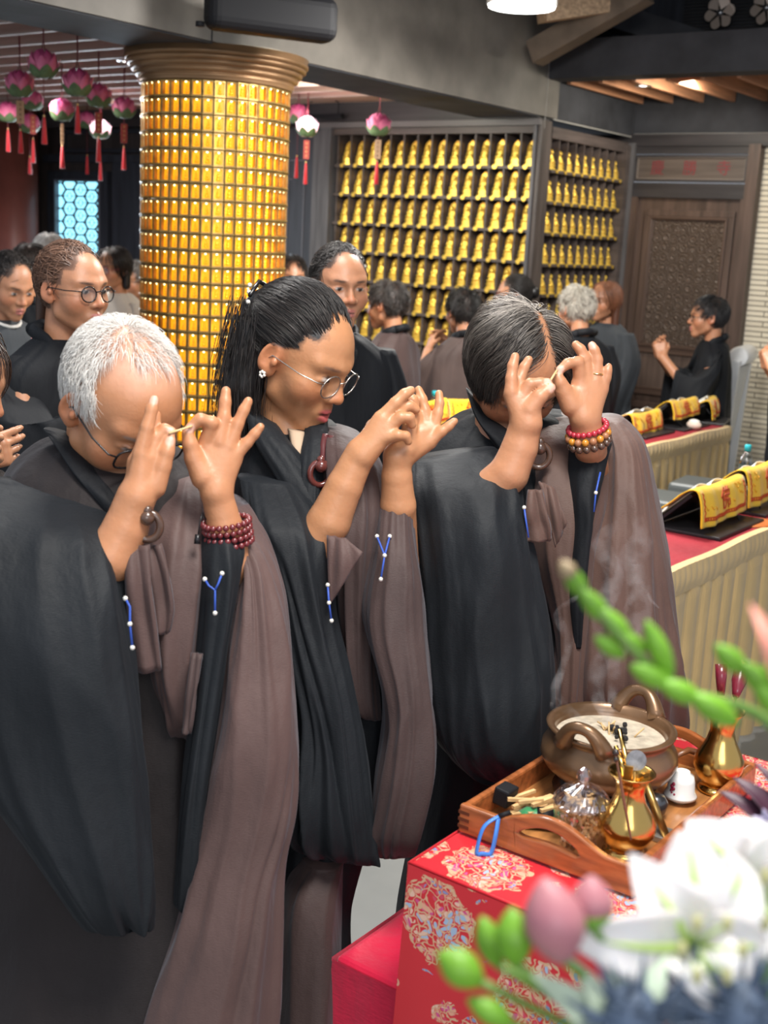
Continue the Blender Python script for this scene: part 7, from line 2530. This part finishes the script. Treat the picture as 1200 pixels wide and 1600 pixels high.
# small things at the near corner
rg2 = random.Random(5)
for k in range(26):
    f = (k * 5 % 26) / 25
    x0, y0 = -0.838 + 0.055 * f + rg2.uniform(-.004, .004), 1.452 + rg2.uniform(0, 0.018)
    L_ = rg2.uniform(0.034, 0.050); a = 0.95 + rg2.uniform(-0.35, 0.35)
    q_ = on_z(786 + 52 * f + rg2.uniform(-6, 6), 1262 + 9 * f + rg2.uniform(-9, 9), TF + 0.020)
    x0, y0 = q_[0], q_[1]
    z = TF + 0.0035 + (k % 7) * 0.0056
    b = MB(); b.bar((0, 0, 0), (L_ * math.cos(a), L_ * math.sin(a), rg2.uniform(0, 0.006)), 0.0060, 0.0046, CHIPC)
    tag(b.build('wood_stick', None, (x0, y0, z)), 'short pale wood stick in the loose pile at the near corner of the tray', 'wood stick', 'pile of pale wood sticks on the tray')
_q = on_z(845, 1272, TF + 0.022)
t = empty('folded_pouch', (_q[0], _q[1], TF), 'small green silk pouch with a black band beside the pile of wood sticks', 'pouch', rot=(0, 0, 0.55))
GRN = mat('green_silk', (0.03, 0.24, 0.085), 0.35, sheen=0.4)
b = MB(); b.tube([(-0.034, 0, 0.012), (-0.02, 0, 0.016), (0.0, 0, 0.016), (0.02, 0, 0.016), (0.034, 0, 0.014)], [0.009, 0.0155, 0.0150, 0.0155, 0.011], GRN, 14); b.build('pouch_body', t)
b = MB(); b.tube([(-0.006, 0, 0.016), (0.018, 0, 0.016)], 0.0160, BLK, 14); b.build('band', t)
o = MB(); o.box(-0.013, 0.013, -0.016, 0.016, 0, 0.028, BLK)
oo = bevel(o.build('black_clip', None, (-0.836, 1.498, TF + 0.016)), 0.003); oo.rotation_euler = (0.0, 0.12, 0.0)
tag(oo, 'black glossy box-like clip sitting on the near edge of the tray', 'clip')
t = empty('blue_strap', (-0.800, TY0 - 0.004, TZ + 0.05), 'blue looped wrist strap hanging over the tray edge', 'strap')
BLU = mat('strap_blue', (0.05, 0.20, 0.62), 0.4)
L0 = np.array([-0.800, TY0 - 0.004, TZ + 0.05])
p0 = np.array([0.005, -0.004, -0.002]); p1 = AA(745, 1328, 1.735) - L0; p2 = AA(768, 1322, 1.735) - L0
p1[2] = min(p1[2], AZ + 0.004 - L0[2]); p2[2] = p1[2]
b = MB()
b.tube(list(catmull([p0, p0 * 0.5 + p1 * 0.5 + np.array([-0.004, -0.006, 0.012]), p1, p1 * 0.5 + p2 * 0.5 + np.array([0, -0.004, 0]), p2, p2 * 0.5 + p0 * 0.5 + np.array([0.004, -0.004, 0.004]), p0], np.linspace(0, 1, 40))), 0.0020, BLU, 8, flat=1.8); b.build('loop', t)
b = MB(); b.tube([p0, p0 + np.array([0.012, 0.012, 0.006])], 0.0035, BLK, 8); b.build('ferrule', t)
b = MB(); b.tube([(0, 0, 0), (0.012, 0.030, 0.006), (0.03, 0.055, -0.004)], [0.004, 0.0055, 0.0065], mat('handle_brown', (0.20, 0.075, 0.03), 0.3, coat=0.4), 10)
tag(b.build('wooden_pestle', None, (-0.695, 1.800, TF + 0.035)), 'small brown wooden handle between the burner and the far brass vase', 'handle')
b = MB(); b.ball((-0.596, 1.560, TF + 0.010), 0.009, mat('rose_bead', (0.55, 0.25, 0.20), 0.2, coat=0.6), 12); tag(b.build('bead'), 'single rose coloured bead near the silvery metal box', 'bead')


def smoke_mat():
    m = bpy.data.materials.new('smoke'); m.use_nodes = True
    nt = m.node_tree; nt.nodes.remove(nt.nodes['Principled BSDF'])
    t = nt.nodes.new('ShaderNodeBsdfTransparent'); d = nt.nodes.new('ShaderNodeBsdfDiffuse'); d.inputs[0].default_value = (0.9, 0.9, 0.92, 1)
    tr_ = nt.nodes.new('ShaderNodeBsdfTranslucent'); tr_.inputs[0].default_value = (0.9, 0.9, 0.92, 1)
    ad = nt.nodes.new('ShaderNodeMixShader'); ad.inputs[0].default_value = 0.5
    n = nt.nodes.new('ShaderNodeTexNoise'); n.inputs['Scale'].default_value = 26; n.inputs['Detail'].default_value = 5
    tc = nt.nodes.new('ShaderNodeTexCoord'); nt.links.new(tc.outputs['Object'], n.inputs[0])
    lw = nt.nodes.new('ShaderNodeLayerWeight'); lw.inputs[0].default_value = 0.5
    mr = nt.nodes.new('ShaderNodeMapRange'); mr.inputs['From Min'].default_value = 0.42; mr.inputs['From Max'].default_value = 0.75; mr.inputs['To Max'].default_value = 0.16
    inv = nt.nodes.new('ShaderNodeMath'); inv.operation = 'SUBTRACT'; inv.inputs[0].default_value = 1.0
    nt.links.new(lw.outputs['Facing'], inv.inputs[1])
    pw = nt.nodes.new('ShaderNodeMath'); pw.operation = 'MULTIPLY'
    nt.links.new(n.outputs['Fac'], mr.inputs[0]); nt.links.new(mr.outputs[0], pw.inputs[0]); nt.links.new(inv.outputs[0], pw.inputs[1])
    mx = nt.nodes.new('ShaderNodeMixShader')
    nt.links.new(d.outputs[0], ad.inputs[1]); nt.links.new(tr_.outputs[0], ad.inputs[2])
    nt.links.new(pw.outputs[0], mx.inputs[0]); nt.links.new(t.outputs[0], mx.inputs[1]); nt.links.new(ad.outputs[0], mx.inputs[2])
    nt.links.new(mx.outputs[0], nt.nodes['Material Output'].inputs[0])
    return m


SMK = smoke_mat()
b = MB()
for pts, rad in (
    ([(944, 1150), (900, 1120), (868, 1085), (880, 1040), (888, 1000), (872, 960), (905, 930)], [.004, .008, .010, .006, .009, .008, .003]),
    ([(955, 1140), (930, 1060), (985, 980), (1000, 930), (985, 880), (1005, 840), (990, 800)], [.004, .016, .026, .020, .024, .020, .004]),
    ([(950, 1140), (960, 1040), (940, 960), (960, 900), (940, 850), (965, 815)], [.003, .013, .020, .016, .018, .004]),
    ([(1002, 950), (1006, 915), (1015, 935), (1030, 950)], [.002, .004, .003, .001]),
    ([(868, 1090), (862, 1100), (868, 1108), (876, 1098), (868, 1088)], [.002, .004, .004, .003, .001]),
):
    P3 = [AT(x, y, 1.93 + 0.02 * math.sin(i * 2)) for i, (x, y) in enumerate(pts)]
    P3 = catmull(P3, np.linspace(0, 1, 30)); R3 = np.interp(np.linspace(0, 1, 30), np.linspace(0, 1, len(rad)), rad)
    b.tube(P3, list(R3), SMK, 12)
o = b.build('incense_smoke'); o['kind'] = 'stuff'; o['label'] = 'thin curling incense smoke rising from the bronze burner'; o['category'] = 'smoke'
# ------------------------------------------------------------------ flowers close to the camera
LILW = mat('lily_white', (0.74, 0.70, 0.70), 0.5, sss=0.1, var=0.05, vscale=20)
LILG = mat('lily_green_rib', (0.50, 0.66, 0.20), 0.5)
LEAFG = mat('bud_green', (0.15, 0.34, 0.022), 0.45, var=0.3, vscale=25)
LEAFP = mat('leaf_pale', (0.46, 0.55, 0.42), 0.55, var=0.25, vscale=20)
STEMG = mat('stem_green', (0.14, 0.26, 0.05), 0.5)
BUDP = mat('bud_pink', (0.36, 0.12, 0.16), 0.45, col2=(0.48, 0.22, 0.22), vscale=14)
THIS = mat('thistle_blue', (0.075, 0.105, 0.16), 0.6, var=0.4, vscale=30)
PURL = mat('leaf_purple', (0.060, 0.022, 0.038), 0.4, var=0.3, vscale=20)
VIOL = mat('floret_violet', (0.55, 0.48, 0.68), 0.5)
VT = AT(1235, 1775, 0.70)
vz = empty('flower_vase', (VT[0], VT[1], VT[2] - 0.22), 'tall glazed vase that holds the white lilies', 'vase')
b = MB(); b.lathe([(0.045, 0), (0.06, 0.02), (0.065, 0.08), (0.05, 0.15), (0.040, 0.19), (0.05, 0.22), (0.044, 0.22), (0.034, 0.18), (0.02, 0.05)], mat('vase_glaze', (0.06, 0.10, 0.16), 0.2, coat=0.6), 32); b.build('vase_body', vz)
fs = empty('flower_stand', (VT[0], VT[1], 0), 'tall dark wooden flower stand under the vase', 'stand')
zt = VT[2] - 0.22
b = MB(); b.box(-0.13, 0.13, -0.13, 0.13, zt - 0.03, zt - 0.001, WOODR); bevel(b.build('stand_top', fs), 0.004)
for sx in (-1, 1):
    for sy in (-1, 1):
        b = MB(); b.bar((sx * 0.10, sy * 0.10, 0), (sx * 0.10, sy * 0.10, zt - 0.03), 0.03, 0.03, WOODR); b.build('leg', fs)


def stem(parent, a, b_, r=0.0025, bend=0.02, m=None):
    a, b_ = np.array(a, float), np.array(b_, float)
    o0 = np.array(parent.location)
    mid = (a + b_) / 2 + np.array([0, 0, bend])
    mb = MB(); mb.tube(list(catmull([a - o0, mid - o0, b_ - o0], np.linspace(0, 1, 9))), r, m or STEMG, 7)
    return mb.build('stem', parent)


def blade(parent, name, a, tip, w, m, face, curl=0.012, rib=None, th=0.0012, cup=0.25):
    o0 = np.array(parent.location)
    a, tip, face = np.array(a, float), np.array(tip, float), np.array(face, float)
    t = tip - a; L = np.linalg.norm(t); t /= L
    x = np.cross(t, face); x /= np.linalg.norm(x); n = np.cross(x, t)

    def fn(u, v):
        ww = w * math.sin(math.pi * (0.06 + 0.94 * v) ** 0.75) ** 0.8 if v < 1 else w * 0.01
        s = (u - 0.5) * 2
        return a - o0 + t * L * v + x * s * ww * 0.5 + n * (curl * math.sin(math.pi * v * 0.9) - curl * 0.8 * v ** 3 + cup * ww * (s * s - 0.3) * 0.5 + 0.02 * ww * math.sin(v * 17) * s)
    mb = MB(); mb.grid(fn, 9, 14, m)
    o = solid(mb.build(name, parent), th)
    if rib is not None:
        mb = MB(); mb.tube([np.array(fn(0.5, v)) + n * 0.0012 for v in np.linspace(0.02, 0.75, 10)], [0.0035, .003, .003, .0028, .0026, .0024, .002, .0016, .001, .0006], rib, 6, flat=0.5); mb.build('midrib', o)
    return o


def lily(c, Zc, tips, label, w=0.036):
    base = AT(c[0], c[1], Zc)
    root = empty('lily', base, label, 'flower', 'white lilies in the foreground arrangement')
    for (x, y, Z) in tips:
        tip = AT(x, y, Z)
        blade(root, 'petal', base, tip, w, LILW, TOCAM + UPV * 0.4, curl=0.016, rib=LILG)
    for k in range(6):
        a = k * 1.047; e = base + TOCAM * 0.035 + UPV * 0.02 + CRIGHT * 0.014 * math.cos(a) + CUP * 0.014 * math.sin(a)
        mb = MB(); mb.tube([base - base, (e - base) * 0.6, e - base], 0.0009, LILG, 5); mb.ball(e - base, 0.0026, mat('anther', (0.55, 0.52, 0.25), 0.7) if 'anther' not in bpy.data.materials else bpy.data.materials['anther'], 6, (1, 1, 1.8))
        mb.build('stamen', root)
    stem(root, base, VT - UPV * 0.05, 0.004)


lily((1078, 1478), 0.60, [(880, 1462, .575), (990, 1338, .60), (1068, 1292, .63), (1165, 1330, .64), (1205, 1470, .60), (1130, 1590, .57)], 'white lily whose long petal points across the red brocade')
lily((1180, 1405), 0.66, [(1075, 1278, .68), (1150, 1268, .69), (1245, 1270, .67), (1290, 1400, .65), (1240, 1520, .63), (1120, 1500, .63)], 'white lily cut by the picture edge, behind the one pointing across the brocade', 0.042)


def bud(name, a, tip, r, m, label, cat, Z, group=None, cap=None):
    A, T = AT(*a, Z), AT(*tip, Z)
    root = empty(name, A, label, cat, group)
    d = T - A
    n = 10
    mb = MB(); mb.tube([d * (k / n) for k in range(n + 1)], [max(0.0006, r * math.sin(math.pi * (0.08 + 0.90 * k / n)) ** 0.8) for k in range(n + 1)], m, 12); mb.build('bud_body', root)
    if cap:
        mb = MB(); mb.tube([d * (k / n) for k in range(4)], [max(0.0006, r * 1.06 * math.sin(math.pi * (0.08 + 0.90 * k / n)) ** 0.8) for k in range(4)], cap, 12); mb.build('calyx', root)
    stem(root, A, VT - UPV * 0.05, 0.0022)
    return root


bud('lily_bud', (880, 1500), (850, 1372), 0.0145, BUDP, 'larger dusty pink lily bud over the red brocade', 'flower bud', .56)
bud('lily_bud', (925, 1450), (924, 1368), 0.0105, BUDP, 'smaller pink and green lily bud beside the larger one', 'flower bud', .57, None, LEAFG)
bud('green_bud', (752, 1535), (684, 1488), 0.0085, LEAFG, 'lime green bud lying low, farthest from the lilies', 'flower bud', .56)
bud('green_bud', (806, 1508), (800, 1418), 0.0090, LEAFG, 'upright lime green bud next to the larger pink bud', 'flower bud', .57)
bud('green_bud', (778, 1508), (752, 1432), 0.0070, LEAFG, 'narrow green bud between the upright and the low lime buds', 'flower bud', .59)
bud('green_bud', (800, 1600), (730, 1560), 0.0060, LEAFG, 'slim green bud at the lower picture edge', 'flower bud', .56)
# leaves and thistles
lf = empty('pale_leaf', AT(960, 1620, .58), 'pale grey-green leaves below the white lilies', 'leaf')
for tip, w in (((835, 1520), .018), ((900, 1500), .016), ((960, 1500), .024), ((1040, 1500), .022)):
    blade(lf, 'leaf', AT(960, 1640, .58), AT(*tip, .57), w, LEAFP, TOCAM + UPV)
stem(lf, AT(960, 1640, .58), VT - UPV * 0.05, 0.003)
for x, y, Z, r, lab in ((985, 1590, .56, .022, 'blue-grey thistle head nearest the pale leaves'), (1070, 1560, .585, .020, 'blue-grey thistle head under the white lilies, second from the pale leaves'), (1160, 1590, .57, .024, 'blue-grey thistle head in the lower corner')):
    c = AT(x, y, Z)
    t = empty('thistle', c, lab, 'flower', 'blue-grey thistles below the lilies')
    mb = MB(); mb.ball((0, 0, 0), r * 0.6, THIS, 14, (1, 1, 1.25)); mb.build('flower_head', t)
    mb = MB()
    rg3 = np.random.default_rng(int(x))
    for k in range(60):
        d = rg3.normal(0, 1, 3); d /= np.linalg.norm(d); d[2] *= 1.2
        mb.tube([d * r * 0.5, d * r * 1.1], [0.0016, 0.0003], THIS, 4)
    mb.build('spikes', t)
    for k in range(9):
        a = k * 0.698
        e = c + (CRIGHT * math.cos(a) + CUP * math.sin(a)) * r * 1.5 + TOCAM * 0.006
        blade(t, 'bract', c - UPV * 0.004, e, 0.005, THIS, TOCAM, curl=0.004)
    stem(t, c, VT - UPV * 0.05, 0.0025)
# green sprigs
sp = empty('green_sprig', AT(1260, 1170, .62), 'long green sprig with plump buds reaching over the incense smoke', 'foliage')
o0 = np.array(sp.location)
path = catmull([AT(x, y, Z) for x, y, Z in ((1300, 1230, .64), (1190, 1120, .63), (1060, 1075, .62), (985, 1010, .61), (925, 940, .61), (885, 890, .61))], np.linspace(0, 1, 24))
mb = MB(); mb.tube([p - o0 for p in path], list(np.linspace(0.0035, 0.0015, 24)), STEMG, 8); mb.build('stem', sp)
LBT = mat('bud_tip', (0.30, 0.22, 0.12), 0.5)
for (a, tp_, r) in (((915, 935), (880, 880), .0068), ((950, 970), (905, 920), .0072), ((985, 1005), (940, 950), .0070), ((975, 1025), (930, 995), .0062), ((1048, 1055), (1010, 970), .0072), ((1050, 1070), (985, 1040), .0080), ((1095, 1095), (1030, 1065), .0080), ((1150, 1130), (1080, 1085), .0090), ((1010, 1015), (960, 985), .005)):
    A, T = AT(*a, .615), AT(*tp_, .61)
    d = T - A
    mb = MB(); mb.tube([A - o0 + d * (k / 9) for k in range(10)], [max(.0006, r * 0.74 * math.sin(math.pi * (0.1 + 0.86 * k / 9)) ** 0.8) for k in range(10)], LEAFG, 10); mb.build('bud', sp)
mb = MB(); A, T = AT(893, 900, .608), AT(877, 876, .608); mb.tube([A - o0, (A + T) / 2 - o0, T - o0], [.0042, .0046, .0015], LBT, 10); mb.build('bud_tip', sp)
stem(sp, AT(1300, 1230, .64), VT - UPV * 0.05, 0.0035, 0.0)
sp2 = empty('green_sprig', AT(1260, 1130, .60), 'short green sprig at the picture edge above the wine-red handles', 'foliage')
o0 = np.array(sp2.location)
mb = MB(); mb.tube([AT(1310, 1180, .61) - o0, AT(1210, 1080, .60) - o0, AT(1130, 1015, .60) - o0], [.0035, .003, .0018], STEMG, 8); mb.build('stem', sp2)
for (a, tp_, r) in (((1165, 1050), (1118, 1008), .0075), ((1205, 1085), (1160, 1035), .0075), ((1230, 1080), (1195, 1040), .0085), ((1225, 1120), (1180, 1065), .008)):
    A, T = AT(*a, .60), AT(*tp_, .595); d = T - A
    mb = MB(); mb.tube([A - o0 + d * (k / 9) for k in range(10)], [max(.0006, r * 0.74 * math.sin(math.pi * (0.1 + 0.86 * k / 9)) ** 0.8) for k in range(10)], LEAFG, 10); mb.build('bud', sp2)
stem(sp2, AT(1310, 1180, .61), VT - UPV * 0.05, 0.0035, 0.0)
cp2 = empty('coral_petal', AT(1215, 1060, .50), 'coral pink petal blurred at the picture edge', 'flower')
blade(cp2, 'petal', AT(1222, 1070, .50), AT(1176, 945, .50), 0.009, mat('coral', (0.80, 0.30, 0.22), 0.5), TOCAM)
stem(cp2, AT(1222, 1070, .50), VT - UPV * 0.05, 0.002, 0.0)
# purple leaves and small violet florets
pl = empty('purple_leaf', AT(1240, 1320, 1.05), 'dark purple pointed leaves overhanging the tray corner', 'foliage')
for a, tp_, w in (((1235, 1330), (1126, 1232), .022), ((1240, 1320), (1150, 1212), .024), ((1250, 1300), (1183, 1190), .016), ((1180, 1350), (1128, 1278), .012), ((1260, 1330), (1160, 1250), .03)):
    blade(pl, 'leaf', AT(*a, 1.05), AT(*tp_, 1.06), w, PURL, TOCAM * 0.6 + UPV, curl=0.01)
stem(pl, AT(1240, 1325, 1.05), VT + np.array([0.02, 0, 0]) - UPV * 0.05, 0.003, 0.03)
vf = empty('violet_floret', AT(1198, 1285, .95), 'small pale violet floret beside the dark purple leaves', 'flower')
for k in range(7):
    a = k * 0.9
    blade(vf, 'petal', AT(1198, 1285, .95), AT(1198 + 22 * math.cos(a), 1285 + 20 * math.sin(a), .94), 0.007, VIOL, TOCAM, curl=0.002)
stem(vf, AT(1198, 1285, .95), VT + np.array([0.02, 0, 0]) - UPV * 0.05, 0.002, 0.03)
